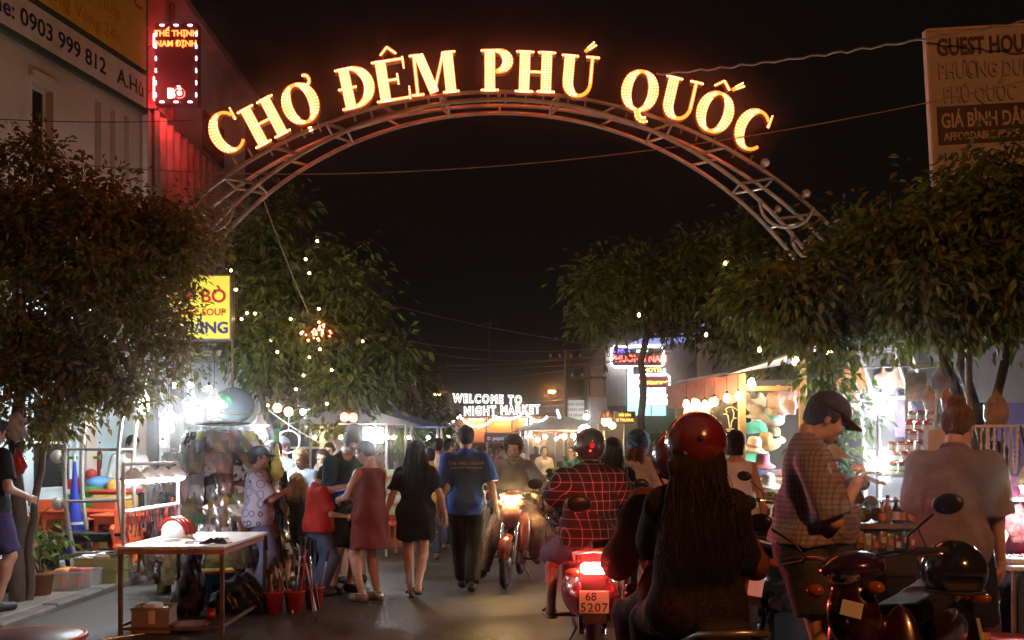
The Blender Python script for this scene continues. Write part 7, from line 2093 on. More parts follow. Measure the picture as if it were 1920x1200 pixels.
stall('white lit stall with silver goods behind the oncoming rider', PX(1035, 27), 27, 1.8, 1.0, 2.1, R_grey, B_w, 2)
stall('red canopied stall before the orange hall', PX(1010, 37), 37.5, 2.0, 1.0, 2.2, R_red, B_y, 3)
stall('stall with white lamps past the menu banner', PX(745, 18), 18.5, 1.5, .9, 1.95, R_blue, B_w, 5)
stall('low lit stall on the left before the neon lettering', PX(790, 25), 25, 1.8, .9, 2.1, R_grey, B_w, 6)
stall('red canopied stall far down on the left', PX(830, 35), 35, 2.0, 1.0, 2.2, R_red, B_w, 7)
stall('dim stall behind the dress woman', PX(665, 14.6), 14.8, 1.6, .8, 1.9, R_grey, B_y, 8)
# flood lamp panel left of centre
fl = thing('flood_lamp', 'blazing white flood lamp panel above the woman in the brown dress', 'lamp', at(700, 816, 13.6))
m = MB(); m.rbox((0, .02, 0), (.30, .06, .24), .01); m.build('housing', M_black, fl)
m = MB(); m.bbox(-.135, .135, -.014, -.011, -.105, .105); m.build('lit_panel', glow('flood', (.92, .97, 1), 60), fl)
m = MB(); m.tube([(.18, .03, .15), (.18, .03, -fl.location.z)], .018, 6).tube([(-.5, .03, .16), (.18, .03, .16)], .014, 6); m.build('stand', M_white_metal, fl)
gb = MB(); gb.ball((0, 0, 0), .13, 18, 12); o = gb.build('globe_lantern', glow('paper_globe', (.95, 1, 1), 3.5), label='round white paper lantern by the far stalls', cat='lantern'); o.location = at(1096, 808, 19)
gb = MB(); gb.lathe([(0, -.05), (.04, -.03), (.05, 0), (.03, .05)], n=12); o = gb.build('bare_bulb', B_w, label='bare white bulb above the round paper lantern', cat='bulb'); o.location = at(1100, 782, 18.5)
lh = thing('lantern', 'orange dome lantern beside the brown signboard', 'lantern', at(1137, 778, 17))
m = MB(); m.lathe([(.02, .09), (.08, .05), (.11, -.02), (.12, -.06), (0, -.06)], n=16); m.build('dome', mat('lantern_orange_paint', (.6, .2, .04), .5), lh); m = MB(); m.lathe([(.09, -.06), (.1, -.14), (.05, -.2), (0, -.2)], n=16); m.build('glass', glow('lantern_dim', (1, .6, .3), 1.2), lh)
for k, (px, py, Y) in enumerate(((1022, 819, 23), (1058, 819, 22), (1075, 817, 22), (1148, 798, 16), (1008, 826, 26))):
    gb = MB(); gb.ball((0, 0, 0), .05, 10, 7); o = gb.build('bare_bulb', B_y if k < 4 else B_w, label='loose %s bulb over the far right stalls, %s from the road' % ('warm' if k < 4 else 'white', ord_word(k)), cat='bulb'); o.location = at(px, py, Y)
# trestle with orange legs
tr = thing('trestle_table', 'orange legged trestle table beside the far woman in the dark top', 'table', (PX(1035, 17), 17.2, 0))
m = MB(); m.rbox((0, 0, .74), (.6, .5, .03), .006); m.build('table_top', M_white_metal, tr)
for sx in (-1, 1):
    m = MB(); m.tube([(sx * .27, -.2, .72), (sx * .1, -.2, 0)], .018, 6).tube([(sx * .1, -.2, .4), (sx * -.2, -.2, .05)], .014, 6); m.build('leg', M_orange_pl, tr)
# dark shrub by the parked bikes
tree('low dark shrub beside the parked bikes far right', (PX(1068, 17.4), 17.4, 0), [([(PX(1068, 17.4), 17.4, 0), (PX(1070, 17.4), 17.4, .5)], (.03, .02))], [((PX(1070, 17.4), 17.4, .85), (.35, .3, .4))], 26, 30, .13, LM_dark, 51, .6, .12)

# litter on the road
rl = random.Random(5)
for k in range(16):
    x, y = rl.uniform(-3.6, 1.5), rl.uniform(5.6, 13); c = k % 4
    m = MB(); s_ = rl.uniform(.03, .07); m.sheet(lambda u_, v_: Vector(((u_ - .5) * s_ * 1.5, (v_ - .5) * s_, .004 + .012 * abs(math.sin(3 * u_ + k) * math.cos(4 * v_)))), 4, 4)
    o = m.build('litter_scrap', [M_paper, M_card, LM_olive, mat('scrap_dark', (.07, .06, .05), .8)][c], label='%s on the road, %s of its kind counting from the camera' % (['scrap of white paper', 'scrap of brown card', 'fallen leaf', 'dark scrap'][c], ord_word(k // 4)), cat='litter', group='litter on the road'); o.location = (x, y, 0); o.rotation_euler = (0, 0, rl.uniform(0, 6))
# ------------------------------------------------------------------ people and their bikes
C = cloth
def plaid(name, base, line, sx, sz, w=.08, line2=None):
    if name in MATS: return MATS[name]
    m_ = bpy.data.materials.new(name); m_.use_nodes = True; m_.cycles.emission_sampling = 'NONE'
    nt = m_.node_tree; L_ = nt.links.new; b = nt.nodes['Principled BSDF']; b.inputs['Roughness'].default_value = .85; b.inputs['Specular IOR Level'].default_value = .2
    tc = nt.nodes.new('ShaderNodeTexCoord'); sp = nt.nodes.new('ShaderNodeSeparateXYZ'); L_(tc.outputs['Object'], sp.inputs[0])
    at_ = nt.nodes.new('ShaderNodeMath'); at_.operation = 'ADD'; L_(sp.outputs[0], at_.inputs[0])
    ys = nt.nodes.new('ShaderNodeMath'); ys.operation = 'MULTIPLY'; ys.inputs[1].default_value = .8; L_(sp.outputs[1], ys.inputs[0]); L_(ys.outputs[0], at_.inputs[1])
    def stripes(src, f, w_):
        mu = nt.nodes.new('ShaderNodeMath'); mu.operation = 'MULTIPLY'; mu.inputs[1].default_value = f; L_(src, mu.inputs[0])
        fr = nt.nodes.new('ShaderNodeMath'); fr.operation = 'FRACT'; L_(mu.outputs[0], fr.inputs[0])
        lt = nt.nodes.new('ShaderNodeMath'); lt.operation = 'LESS_THAN'; lt.inputs[1].default_value = w_; L_(fr.outputs[0], lt.inputs[0]); return lt.outputs[0]
    a, c = stripes(at_.outputs[0], sx, w), stripes(sp.outputs[2], sz, w)
    ad = nt.nodes.new('ShaderNodeMath'); ad.operation = 'ADD'; L_(a, ad.inputs[0]); L_(c, ad.inputs[1])
    ml = nt.nodes.new('ShaderNodeMath'); ml.operation = 'MULTIPLY'; ml.inputs[1].default_value = .62; L_(ad.outputs[0], ml.inputs[0])
    mx = nt.nodes.new('ShaderNodeMix'); mx.data_type = 'RGBA'; mx.clamp_factor = True; mx.inputs[6].default_value = (*base, 1); mx.inputs[7].default_value = (*line, 1); L_(ml.outputs[0], mx.inputs[0])
    L_(mx.outputs[2], b.inputs['Base Color'])
    nz = nt.nodes.new('ShaderNodeTexNoise'); nz.inputs['Scale'].default_value = 30; L_(tc.outputs['Object'], nz.inputs['Vector'])
    bp = nt.nodes.new('ShaderNodeBump'); bp.inputs['Strength'].default_value = .3; bp.inputs['Distance'].default_value = .02; L_(nz.outputs[0], bp.inputs['Height']); L_(bp.outputs[0], b.inputs['Normal'])
    MATS[name] = m_; return m_
def rings(name, base, line, scale, lo=.30, hi=.42, rand=1.0):
    if name in MATS: return MATS[name]
    m_ = bpy.data.materials.new(name); m_.use_nodes = True; m_.cycles.emission_sampling = 'NONE'
    nt = m_.node_tree; L_ = nt.links.new; b = nt.nodes['Principled BSDF']; b.inputs['Roughness'].default_value = .85; b.inputs['Specular IOR Level'].default_value = .2
    tc = nt.nodes.new('ShaderNodeTexCoord'); v = nt.nodes.new('ShaderNodeTexVoronoi'); v.inputs['Scale'].default_value = scale; v.inputs['Randomness'].default_value = rand; L_(tc.outputs['Object'], v.inputs['Vector'])
    rp = nt.nodes.new('ShaderNodeValToRGB'); rp.color_ramp.interpolation = 'CONSTANT'; e = rp.color_ramp.elements
    e[0].position = 0; e[0].color = (*base, 1); e[1].position = lo; e[1].color = (*line, 1); e2 = rp.color_ramp.elements.new(hi); e2.color = (*base, 1)
    L_(v.outputs['Distance'], rp.inputs[0]); L_(rp.outputs[0], b.inputs['Base Color']); MATS[name] = m_; return m_

def stand(px, Y, z=0.0): return (PX(px, Y), Y, z)
BLK = C('black'); NAVY = C('navy', (.02, .025, .06)); JEAN = C('denim', (.08, .11, .20)); JEAN2 = C('denim_dark', (.04, .07, .11))
SH_b = mat('shoe_black', (.02, .02, .02), .5); SH_w = mat('shoe_white', (.6, .58, .55), .5); SH_s = mat('sandal_brown', (.12, .07, .04), .6); SH_silver = mat('shoe_silver', (.55, .5, .45), .3, .6)
walkL = [(-.09, .26, .10, 2), (.08, -.22, .15, -4)]
walkR = [(-.07, -.22, .15, 3), (.08, .24, .10, -2)]

# man at the left edge
r, i = person('man in black tshirt and purple shorts cut off by the picture edge', stand(-20, 8.6, .06), -25, 1.74, 1.05, hands=[(-.27, .05, .82), (.25, .2, 1.02)], top=dict(mat=BLK, loose=.02, sleeve=.75), bottom=dict(mat=C('purple', (.045, .035, .10)), len=.9, loose=.014), shoes=('shoe', SH_b), skin='tan', hair='short', head=(0, -15)); clean(r)
# vendor behind the lamp rack
r, i = person('dark haired vendor in a white shirt behind the lamp rack', stand(244, 13.4, .06), 205, 1.66, .95, hands=[(-.2, .25, 1.0), (.2, .25, 1.0)], top=dict(mat=T_white, sleeve=1.3), bottom=dict(mat=BLK), shoes=('shoe', SH_b), skin='tan', hair='short', head=(25, -20), res=.02); clean(r)
# teenager with cap and ring patterned shirt
r, i = person('boy in dark cap and pale ring patterned shirt by the goods stall', stand(484, 9.95), -78, 1.52, 1.0, hands=[(-.02, .26, 1.04), (.06, .28, 1.08)], elbows=[(-.6, -.6, -.3), (.6, -.6, -.3)], top=dict(mat=rings('shirt_rings', (.42, .40, .52), (.10, .08, .18), 9.5, .36, .44, .45), loose=.035, sleeve=.9, hem=-.12), bottom=dict(mat=C('jean_pale', (.13, .13, .24)), loose=.03), shoes=('shoe', SH_b), skin='tan', hair='crop', curl=(50, 50)); baseball_cap(i, C('cap_dark', (.03, .05, .07))); clean(r)
r, i = person('person in dark red top and teal jeans behind the boy in the cap', stand(512, 10.7), 115, 1.60, .95, hands=[(-.1, .25, 1.15), (.12, .26, 1.15)], top=dict(mat=C('darkred', (.20, .04, .03)), sleeve=.5), bottom=dict(mat=JEAN2), shoes=('shoe', SH_b), skin='tan', hair='short'); clean(r)
r, i = person('bearded head in grey cap behind the hanging lime toy', stand(530, 12.0), 150, 1.66, 1.0, top=dict(mat=C('greyblue', (.22, .26, .33))), bottom=dict(mat=BLK), skin='light', hair='short', hcol=H_lbrown, res=.022); baseball_cap(i, C('cap_grey', (.3, .33, .4)), res=.011); clean(r)
# blond woman in light blue shirt
r, i = person('blond woman in a pale blue collared shirt looking down', stand(567, 11.1), 150, 1.54, .95, True, hands=[(-.16, .22, .92), (.14, .24, .95)], top=dict(mat=C('paleblue', (.36, .44, .56)), sleeve=.6, collar=C('paleblue')), bottom=dict(mat=BLK, len=.9), skin='light', hair='tail', hcol=H_blond, head=(8, -22)); clean(r)
r, i = person('little blond girl in a black dress seen from behind', stand(556, 10.45), 10, 1.23, .92, True, hands=[(-.16, .1, .6), (.14, .2, .85)], top=dict(mat=BLK, skirt=.17, hem=-.22, sleeve=.3), bottom=dict(mat=BLK, len=.6), skin='light', hair='long', hcol=H_blond, shoes=('shoe', SH_b), head=(-20, 0)); strands(i, 110, .22, H_blond, 4, .10, .08, .005); clean(r)
# boy in red
r, i = person('boy in red tshirt navy cap and jeans looking down', stand(598, 9.95), -62, 1.33, 1.02, hands=[(-.1, .22, .80), (.1, .26, .82)], top=dict(mat=C('red', (.45, .035, .025)), loose=.022, sleeve=.8, hem=-.08), bottom=dict(mat=JEAN, loose=.02), shoes=('shoe', SH_b), skin='light', hair='crop', hcol=H_brown, head=(0, -28), curl=(45, 45)); baseball_cap(i, NAVY); clean(r)
r, i = person('woman with dark parted hair half hidden behind the tall man in glasses', stand(606, 11.7), 160, 1.52, .95, True, top=dict(mat=C('grey', (.25, .25, .27))), bottom=dict(mat=BLK), skin='light', hair='bob', hcol=H_brown, head=(15, -15), res=.02); clean(r)
r, i = person('woman with pulled back hair peering from behind the blond woman', stand(618, 12.6), 170, 1.60, .95, True, top=dict(mat=C('beige', (.45, .38, .3))), bottom=dict(mat=BLK), skin='light', hair='short', hcol=H_brown, res=.022); clean(r)
# tall man with glasses
r, i = person('tall man in dark teal shirt and glasses reading his phone', stand(640, 10.15), -135, 1.74, 1.02, lean=10, hands=[(-.05, .28, 1.16), (.06, .30, 1.14)], elbows=[(-.7, -.4, -.4), (.7, -.4, -.4)], top=dict(mat=C('teal', (.03, .07, .09)), sleeve=.9), bottom=dict(mat=BLK, len=1.0, loose=.025), shoes=('shoe', SH_b), skin='light', hair='short', hcol=H_brown, head=(0, -30), curl=(50, 50))
mb = MB()
for x in (-1, 1): mb.tube([(x * .033 + .02 * math.cos(q), .103, .003 + .015 * math.sin(q)) for q in [2 * PI * k / 14 for k in range(14)]], .0028, 5, closed=True).tube([(x * .055, .098, .006), (x * .078, .0, .006)], .0025, 5)
link('glasses', place_on_head(i, mb.mesh('glasses')), M_black, r); clean(r)
ph = MB(); ph.rbox((0, 0, 0), (.075, .15, .010), .004); o = ph.build('phone', mat('phone_white', (.7, .7, .72), .25), label='white phone held by the tall man in glasses', cat='phone'); o.location = Vector(r.matrix_basis @ Vector((0.0, .38, 1.19))); o.rotation_euler = (R(-35), 0, R(-135))
r, i = person('tallest man of the group facing away behind the dress woman', stand(664, 10.9), 40, 1.80, 1.0, hands=[(-.25, .05, .9), (.32, .35, 1.35)], top=dict(mat=C('dusty', (.38, .25, .23)), sleeve=.6), bottom=dict(mat=C('darkgrey', (.05, .05, .055)), len=.95, loose=.03), shoes=('shoe', SH_b), skin='light', hair='short', hcol=H_brown, head=(20, 0)); clean(r)
# woman in maroon dress
r, i = person('short haired woman in a sleeveless maroon dress looking at a phone', stand(693, 9.6), 48, 1.61, 1.06, True, hands=[(-.12, .34, 1.0), (.1, .34, 1.0)], elbows=[(-.5, -.9, -.3), (.5, -.9, -.3)], top=dict(mat=C('maroon', (.19, .045, .04)), skirt=.24, hem=-.38, sleeve=0, loose=.022, wr=.007), skin='light', hair='short', hcol=H_brown, shoes=('shoe', SH_silver), head=(20, -18), curl=(45, 45)); clean(r)
ph = MB(); ph.rbox((0, 0, 0), (.072, .14, .009), .003); o = ph.build('phone', mat('phone_black', (.02, .02, .02), .2), label='glowing phone held by the woman in the maroon dress', cat='phone'); wM = r.matrix_basis; o.location = wM @ Vector((0, .43, 1.03)); o.rotation_euler = (R(-20), 0, R(48))
ph = MB(); ph.rbox((0, 0, .0058), (.064, .125, .001), .0004); ph.build('screen', glow('phone_screen', (.25, .35, 1.0), 1.6, sampling=False), o)
# woman in black romper
r, i = person('woman with long black hair in a black romper walking away', stand(780, 9.85), 4, 1.60, .98, True, hands=[(-.33, .05, .78), (.30, .02, .82)], feet=[(-.05, .02, .085, 4), (.03, -.28, .16, 6)], top=dict(mat=BLK, loose=.022, sleeve=.7, hem=-.02, wr=.006), bottom=dict(mat=BLK, len=.62, loose=.035, cuff=.03), shoes=('sandal', SH_b), skin='light', hair='long', head=(12, 0)); strands(i, 230, .40, H_black, 9, .135, .13, .007, topz=.02); clean(r)
# man in blue tshirt
BLUE = C('royal', (.04, .12, .48))
r, i = person('man in blue printed tshirt and black trousers walking down the street', stand(874, 10.2), 3, 1.76, 1.04, hands=[(-.30, .06, .86), (.33, -.06, .84)], feet=[(-.04, .24, .10, 3), (.06, -.12, .11, -8)], top=dict(mat=BLUE, loose=.024, sleeve=.8, hem=-.13, cuff=.016, wr=.006), bottom=dict(mat=BLK, loose=.02), shoes=('shoe', SH_b), skin='tan', hair='short')
PR = mat('print_lilac', (.50, .48, .62), .7, var=0)
print_on(i, 'THE 43RD SSEAYP', .047, PR, (0, 0, 1.365), bold=.0004); print_on(i, 'COUNTRY PROGRAM', .034, PR, (0, 0, 1.318), bold=.0003)
mb = MB(); e_ = i['sh'][1] * .45 + i['el'][1] * .55; mb.rbox(tuple(e_ + V3(.055, -.045, 0)), (.012, .05, .03), .003); mb.build('sleeve_badge', mat('badge', (.6, .25, .3), .6), bpy.data.objects[r['_shirt']]); clean(r)
# two men ahead of the walking couple
r, i = person('man in orange and white striped polo ahead of the couple', stand(822, 14.6), -15, 1.68, 1.0, top=dict(mat=plaid('polo_stripes', (.55, .12, .05), (.7, .66, .6), 8, .001, .35), sleeve=.7), bottom=dict(mat=JEAN), skin='tan', hair='short', res=.022); clean(r)
r, i = person('man in a pale shirt looking to the right ahead of the couple', stand(843, 15.5), -75, 1.68, 1.0, top=dict(mat=T_white, sleeve=.8), bottom=dict(mat=JEAN2), skin='tan', hair='short', res=.022); clean(r)
r, i = person('person in a yellow top between the couple', stand(806, 13.2), 10, 1.52, .95, True, top=dict(mat=C('yellow', (.55, .30, .05)), sleeve=.6), bottom=dict(mat=JEAN), skin='tan', hair='short', res=.022); clean(r)
# far pedestrians
FAR = [(1005, 30, 1.66, 'far woman in a dark top and coral trousers by the white lit stall', (.03, .03, .04), (.55, .15, .10), 0, True), (975, 27, 1.68, 'far man in a tan shirt behind the oncoming rider', (.4, .25, .17), (.1, .1, .12), 170, False),
       (760, 22, 1.60, 'far person in white by the left stalls', (.6, .58, .55), (.08, .08, .1), 60, True), (898, 31, 1.62, 'far person in dark blue right of the blue tshirt man', (.06, .08, .16), (.06, .06, .07), 0, False),
       (918, 34, 1.66, 'far person in white beside the blue awning', (.55, .52, .5), (.07, .07, .08), 180, False), (930, 29, 1.6, 'far person in a red top near the rider', (.42, .05, .04), (.07, .07, .08), 190, True),
       (942, 38, 1.68, 'far person in grey under the blue awning', (.25, .25, .27), (.06, .06, .07), 0, False), (955, 40, 1.62, 'farthest person in black under the blue awning', (.03, .03, .03), (.05, .05, .06), 180, True),
       (908, 39, 1.64, 'farthest person in cream under the blue awning', (.5, .44, .34), (.08, .07, .06), 20, False), (855, 24, 1.66, 'far man in green beside the blue tshirt man', (.07, .2, .1), (.05, .05, .06), 0, False),
       (1072, 23, 1.58, 'far stall keeper in teal among the right stalls', (.05, .22, .25), (.05, .05, .06), 150, True), (1020, 22.5, 1.6, 'far stall keeper in white among the right stalls', (.6, .58, .56), (.05, .05, .06), 200, True),
       (695, 17.5, 1.5, 'seated looking person in pink near the flood lamp', (.5, .22, .25), (.05, .05, .06), 120, True), (730, 19.5, 1.55, 'child in white by the stall past the menu banner', (.6, .6, .6), (.2, .05, .05), 160, True)]
for (px, Y, H_, lb, c1, c2, yw, fm) in FAR:
    r, i = person(lb, stand(px, Y), yw, H_, 1.0, fm, top=dict(mat=C('far_%02d' % int(c1[0] * 99) + '%02d' % int(c1[1] * 99) + '%02d' % int(c1[2] * 99), c1), sleeve=.7), bottom=dict(mat=C('farb_%02d%02d' % (int(c2[0] * 99), int(c2[1] * 99)), c2), wr=0), skin='tan', hair='bob' if fm else 'short', res=.03, shoes=None, feet=walkL if px % 2 else None); clean(r)

# oncoming rider
mx_, my_ = PX(962, 11.1), 11.1
motorbike('red underbone motorbike riding towards us with its headlight on', (mx_, my_, 0), 172, P_orange, 'underbone', headlight=glow('headlight', (1.0, .62, .25), 380), lean=-3)
r, i = person('rider in dark helmet, mask and grey jacket coming towards us', (mx_, my_, 0), 172, 1.66, 1.04, pelvis=(0, -.12, .90), lean=6, hands=[(-.30, .30, 1.05), (.30, .30, 1.05)], elbows=[(-1, -.3, -.6), (1, -.3, -.6)], feet=[(-.27, .02, .30, 12), (.36, .12, .09, -10)], knees=[(-.5, 1, .4), (.5, 1, .4)], top=dict(mat=C('jacket_grey', (.16, .14, .12)), loose=.03, sleeve=1.9, hem=-.05, collar=C('jacket_grey'), wr=.008), bottom=dict(mat=rings('trouser_speckle', (.20, .12, .09), (.34, .27, .22), 38, .2, .35), loose=.035), shoes=('shoe', SH_b), skin='tan', hair='helmet', curl=(60, 60), palms=[(0, 0, -1), (0, 0, -1)])
helmet(i, mat('helmet_dark', (.03, .022, .02), .3, var=.05, coat=.5), M_black, visor=True)
g = SDF((-.12, -.02, -.16), (.12, .16, .02), .008); g.ell((0, .045, -.055), (.068, .062, .062), 0); g.box((0, -.04, -.05), (.3, .1, .3), .01, 0, 'sub'); g.cut((0, 0, -.012), (0, 0, 1)); i['head_part'](g, 'face_mask', C('mask', (.30, .19, .15))); clean(r)
# scooter ahead with its tail light on
sx_, sy_ = PX(1112, 6.2) + .06, 7.22
motorbike('maroon scooter with glowing red tail light and number plate', (sx_, sy_, 0), -3, P_maroon, 'scooter', tail=glow('tail_on', (1.0, .05, .04), 280), plate=('68', '5207'))
r, i = person('scooter rider in a black and white plaid shirt and dark helmet', (sx_, sy_, 0), -3, 1.66, 1.08, pelvis=(0, -.16, .87), lean=4, hands=[(-.30, .28, 1.05), (.30, .28, 1.05)], elbows=[(-.7, -.6, -.8), (.7, -.6, -.8)], feet=[(-.29, .02, .33, 12), (.22, .10, .40, -10)], knees=[(-.35, 1, .5), (.4, 1, .5)], top=dict(mat=plaid('plaid_dark', (.018, .014, .016), (.42, .36, .36), 15, 15, .075), loose=.035, sleeve=.85, hem=-.08, wr=.006), bottom=dict(mat=C('denim_light', (.14, .16, .26)), len=1.02, loose=.03), shoes=('sandal', SH_s), skin='light', hair='helmet', curl=(60, 60), palms=[(0, 0, -1), (0, 0, -1)])
helmet(i, mat('helmet_black', (.02, .018, .018), .22, var=.05, coat=.7), mat('helmet_trim_grey', (.3, .3, .32), .3), sticker=[(5, -4, .022, mat('decal_red', (.5, .05, .05), .4, var=0))]); clean(r)
# people ahead between the scooter and the clothes stall
r, i = person('person with very long black hair just past the plaid rider', stand(1148, 8.6), 0, 1.62, .95, True, top=dict(mat=BLK, sleeve=.6), bottom=dict(mat=JEAN2), shoes=('shoe', SH_b), hair='long'); strands(i, 150, .45, H_black, 14, .13, .09, .007); clean(r)
r, i = person('woman in a loose white blouse and patterned blue helmet', stand(1196, 9.1), -22, 1.68, 1.02, True, hands=[(-.26, .05, .85), (.24, .16, .98)], top=dict(mat=C('blouse', (.58, .46, .42)), loose=.05, sleeve=.95, hem=-.02, cuff=.02, wr=.008), bottom=dict(mat=BLK, loose=.03), shoes=('shoe', SH_b), skin='light', hair='long', hcol=H_lbrown)
helmet(i, rings('helmet_pattern', (.02, .04, .10), (.06, .20, .30), 24, .25, .5), mat('helmet_trim_orange', (.5, .18, .06), .4)); strands(i, 80, .2, H_lbrown, 15, .11, .07, .007, topz=-.03); clean(r)
r, i = person('woman with a dark bob in a white tank top seen from behind', stand(1378, 8.9), -8, 1.70, .97, True, hands=[(-.27, .05, .82), (.29, .06, .80)], top=dict(mat=C('tank', (.78, .76, .75)), loose=.012, sleeve=0, hem=-.06, neck=.02), bottom=dict(mat=C('denim_short', (.2, .24, .32)), len=.5), shoes=('sandal', SH_s), skin='light', hair='bob', hcol=hair_mat('dark', (.02, .013, .010)), head=(-12, 0), curl=(55, 55)); clean(r)
mb = MB(); mb.rbox((0, 0, 0), (.06, .14, .10), .015); o = mb.build('purse', mat('purse_pink', (.6, .07, .12), .4), label='small pink purse in the hand of the white tank top woman', cat='purse'); o.location = (PX(1378, 8.9) + .33, 8.98, .72)
# passenger and driver in the near foreground
bx, by = .775, 4.4
motorbike('dark scooter under the two near riders at the bottom edge', (bx, by, 0), 3, P_black, 'scooter', mirrors=True)
r, i = person('driver in maroon helmet and brown jacket hidden behind the near passenger', (bx, by, 0), 3, 1.66, 1.1, pelvis=(.03, -.05, .84), lean=20, hands=[(-.27, .24, .98), (.27, .24, .98)], elbows=[(-.55, -.7, -1), (.5, -.6, -1)], feet=[(-.15, .12, .36, 10), (.15, .12, .36, -10)], knees=[(-.2, 1, .5), (.2, 1, .5)], top=dict(mat=C('brown_jacket', (.14, .055, .045)), loose=.04, sleeve=1.5, hem=-.08, wr=.01), bottom=dict(mat=BLK, loose=.03), shoes=('shoe', SH_b), skin='tan', hair='helmet', curl=(60, 60), headroll=0, head=(0, -10), palms=[(0, 0, -1), (0, 0, -1)])
helmet(i, mat('helmet_maroon', (.16, .015, .014), .2, var=.05, coat=.8), M_black, res=.006, big=1.06); clean(r)
r, i = person('passenger in red helmet with long hair and dark patterned dress, nearest to us', (bx, by, 0), -2, 1.64, 1.0, True, pelvis=(-.01, -.50, .865), lean=0, hands=[(-.14, -.05, .98), (.26, -.12, .78)], elbows=[(-.8, -.9, -.5), (.9, -.8, -.5)], feet=[(-.17, -.18, .36, 5), (.17, -.18, .36, -5)], knees=[(-.12, 1, .2), (.12, 1, .2)], top=dict(mat=rings('dress_dark', (.014, .010, .010), (.045, .03, .028), 46, .32, .42), loose=.022, sleeve=1.35, hem=-.1, wr=.0055, flare=.03), bottom=dict(mat=BLK, loose=.02), shoes=('sandal', SH_s), skin='light', hair='long+helmet', hcol=H_brown, res=.011, head=(0, 0))
helmet(i, mat('helmet_red', (.15, .010, .010), .18, var=.05, coat=.9), mat('helmet_trim_grey'), low=-.07, res=.0055, big=1.1, sticker=[(-30, -18, .008, mat('decal_green', (.05, .4, .15), .4, var=0)), (-2, 8, .012, M_black)])
strands(i, 3200, .46, hair_mat('darkbrown', (.022, .013, .009)), 22, .15, .125, .0017, curl=.035, topz=-.035, m2=hair_mat('highlight', (.09, .055, .03)), share=.08)
g = SDF((-.3, -.95, .7), (.3, -.3, 1.6), .011); h_ = i['hc']; g.cap(h_ + V3(0, -.10, -.08), h_ + V3(0, -.125, -.42), .115, .085, k=0, flat=.36); g.wrinkle(.004, 60, 5, 2.0); g.build('hair_mass', hair_mat('darkbrown'), r); clean(r)
# big man in checked shirt
r, i = person('big man in a cap and checked shirt looking at something in his hands', stand(1502, 4.95), -98, 1.83, 1.02, belly=.05, lean=5, feet=[(-.13, .05, .085, 8), (.13, -.04, .085, -8)], hands=[(-.03, .25, 1.335), (.07, .26, 1.33)], elbows=[(-.7, -.6, -.9), (.7, -.6, -.9)], top=dict(mat=plaid('check_pink', (.30, .25, .29), (.13, .10, .15), 38, 38, .3), loose=.028, sleeve=.95, hem=.03, cuff=.025, collar=plaid('check_pink', (.30, .25, .29), (.13, .10, .15), 38, 38, .3), wr=.0065), bottom=dict(mat=C('shorts_grey', (.05, .047, .046)), len=.62, loose=.018, cuff=.02), shoes=('shoe', SH_b), skin='light', hair='short', hcol=H_brown, head=(0, -26), curl=(48, 48), palms=[(.6, 0, .4), (-.6, 0, .4)], res=.0135)
baseball_cap(i, C('cap_brown', (.045, .03, .028))); clean(r)
wM = r.matrix_basis; mb = MB(); mb.rbox((0, 0, 0), (.09, .12, .018), .005); o = mb.build('wallet', mat('wallet', (.16, .09, .05), .6), label='brown wallet held by the big man in the checked shirt', cat='wallet'); o.location = wM @ Vector((.02, .35, 1.35)); o.rotation_euler = (R(-20), 0, R(-98))
# man with a bun
r, i = person('man with a hair bun in a grey shirt at the jewellery stall', stand(1788, 5.5), -38, 1.78, .94, hands=[(-.12, .28, 1.02), (.22, .14, .86)], elbows=[(-.5, -.9, -.2), (.3, -.9, -.2)], lean=3, top=dict(mat=C('greyviolet', (.22, .19, .22)), loose=.026, sleeve=.92, hem=-.14, cuff=.02, wr=.0065, collar=C('greyviolet')), bottom=dict(mat=NAVY, len=.95, loose=.03), shoes=('shoe', SH_b), skin='light', hair='bun', hcol=H_lbrown, head=(-8, -16), res=.0135); clean(r)
r, i = person('vendor in pink leaning over the jewellery table', stand(1868, 6.62), 150, 1.58, .95, True, lean=8, hands=[(-.05, .42, .88), (.2, .40, .88)], top=dict(mat=C('hotpink', (.55, .08, .2)), sleeve=.5), bottom=dict(mat=BLK), skin='light', hair='bob', head=(0, -20)); clean(r)
r, i = person('vendor in a conical hat behind the dried goods', stand(1562, 9.55), 160, 1.50, .95, True, hands=[(-.2, .25, .95), (.2, .25, .95)], top=dict(mat=C('maroon2', (.2, .06, .08)), sleeve=.7), bottom=dict(mat=BLK), skin='tan', hair='bob', res=.02)
mb = MB(); mb.lathe([(0, .20), (.05, .165), (.20, .03), (.195, .025), (0, .15)], n=24); link('conical_hat', place_on_head(i, mb.mesh('conical_hat')), S_straw, r); clean(r)
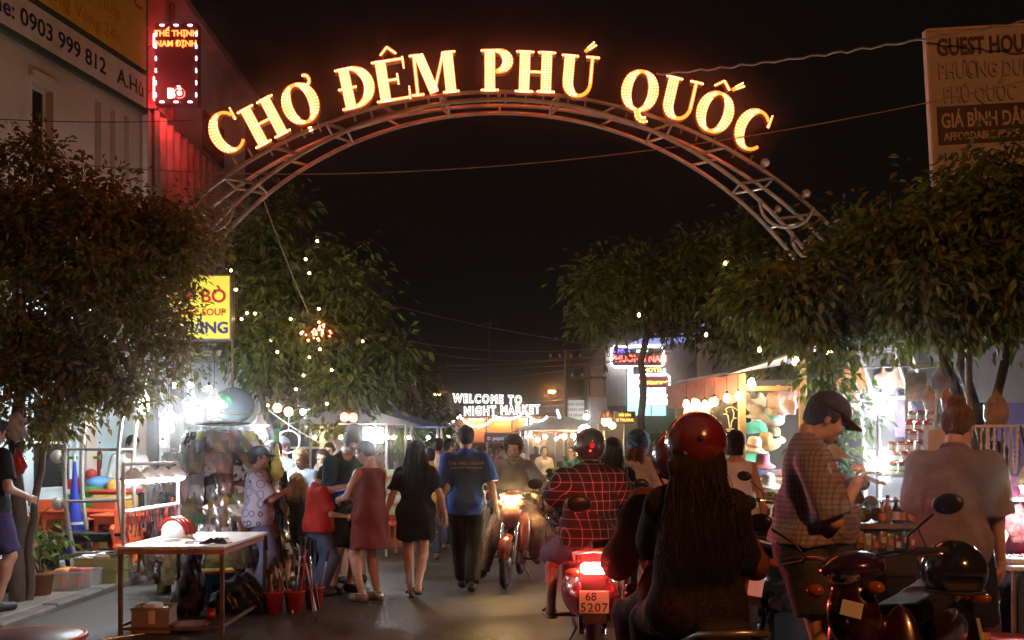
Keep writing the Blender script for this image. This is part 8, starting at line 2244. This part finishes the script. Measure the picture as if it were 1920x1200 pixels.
# parked bikes
mb_ = motorbike('black and red parked motorbike with a helmet, near the bun haired man', (1.87, 4.42, 0), 140, mat('paint_nearblack', (.030, .004, .005), .2, .2, var=.06, coat=.8), 'underbone', lean=8)
hp = thing('helmet', 'black helmet hung on the parked motorbike handlebar', 'helmet', (PX(1788, 4.2), 4.2, PZ(1070, 4.2)))
g = SDF((-.2, -.2, -.2), (.2, .2, .2), .0065); g.ell((0, 0, .0), (.135, .15, .135), 0); g.cut((0, 0, -.085), (0, 0, -1)); g.box((-.02, -.16, -.06), (.2, .12, .1), .03, 0, 'sub'); g.build('shell', mat('helmet_gloss_black', (.015, .013, .012), .16, var=.04, coat=.8), hp)
m = MB(); m.tube([(.118 * math.cos(q), .13 * math.sin(q), -.084) for q in [2 * PI * k / 30 for k in range(30)]], .008, 6, closed=True); m.build('rim', M_rubber, hp)
m = MB(); m.tube([(-.1, 0, -.08), (-.09, .06, .1), (-.12, .1, .19)], .006, 5); m.build('strap', M_black, hp)
m = MB(); m.rbox((0, 0, 0), (.09, .004, .065), .001); o = m.build('sticker', M_paper, label='torn white sticker on the near parked motorbike', cat='sticker'); o.location = mb_.matrix_basis @ Vector((-.03, .592, .84)); o.rotation_euler = (R(-8), R(8), R(140 - 180))
motorbike('dark parked motorbike beside the low shrub far right', (PX(1072, 16.5), 16.5, 0), 200, P_black, 'underbone', lean=8, group='parked motorbikes')
motorbike('maroon parked scooter partly hidden behind the near passenger', (PX(1440, 7.9), 7.95, 0), -25, P_black, 'scooter', lean=7, group='parked motorbikes')
motorbike('red motorbike waiting in the far crowd', (PX(925, 22), 22, 0), 185, P_red, 'underbone', headlight=glow('headlight_far', (1, .9, .75), 60), group='parked motorbikes')
# ------------------------------------------------------------------ haze box added to spread a lens-like glow around lamps and letters
hz = bpy.data.materials.new('night_air'); hz.use_nodes = True
hz.cycles.volume_sampling = 'DISTANCE'
_n = hz.node_tree; _n.nodes.remove(_n.nodes['Principled BSDF'])
_v = _n.nodes.new('ShaderNodeVolumePrincipled')
_v.inputs['Color'].default_value = (.85, .85, .86, 1); _v.inputs['Density'].default_value = .0042; _v.inputs['Anisotropy'].default_value = .982
_n.links.new(_v.outputs[0], _n.nodes['Material Output'].inputs['Volume'])
m = MB(); m.bbox(-210, 210, -40, 380, -1.1, 11.2)
m.build('haze', hz, kind='stuff')
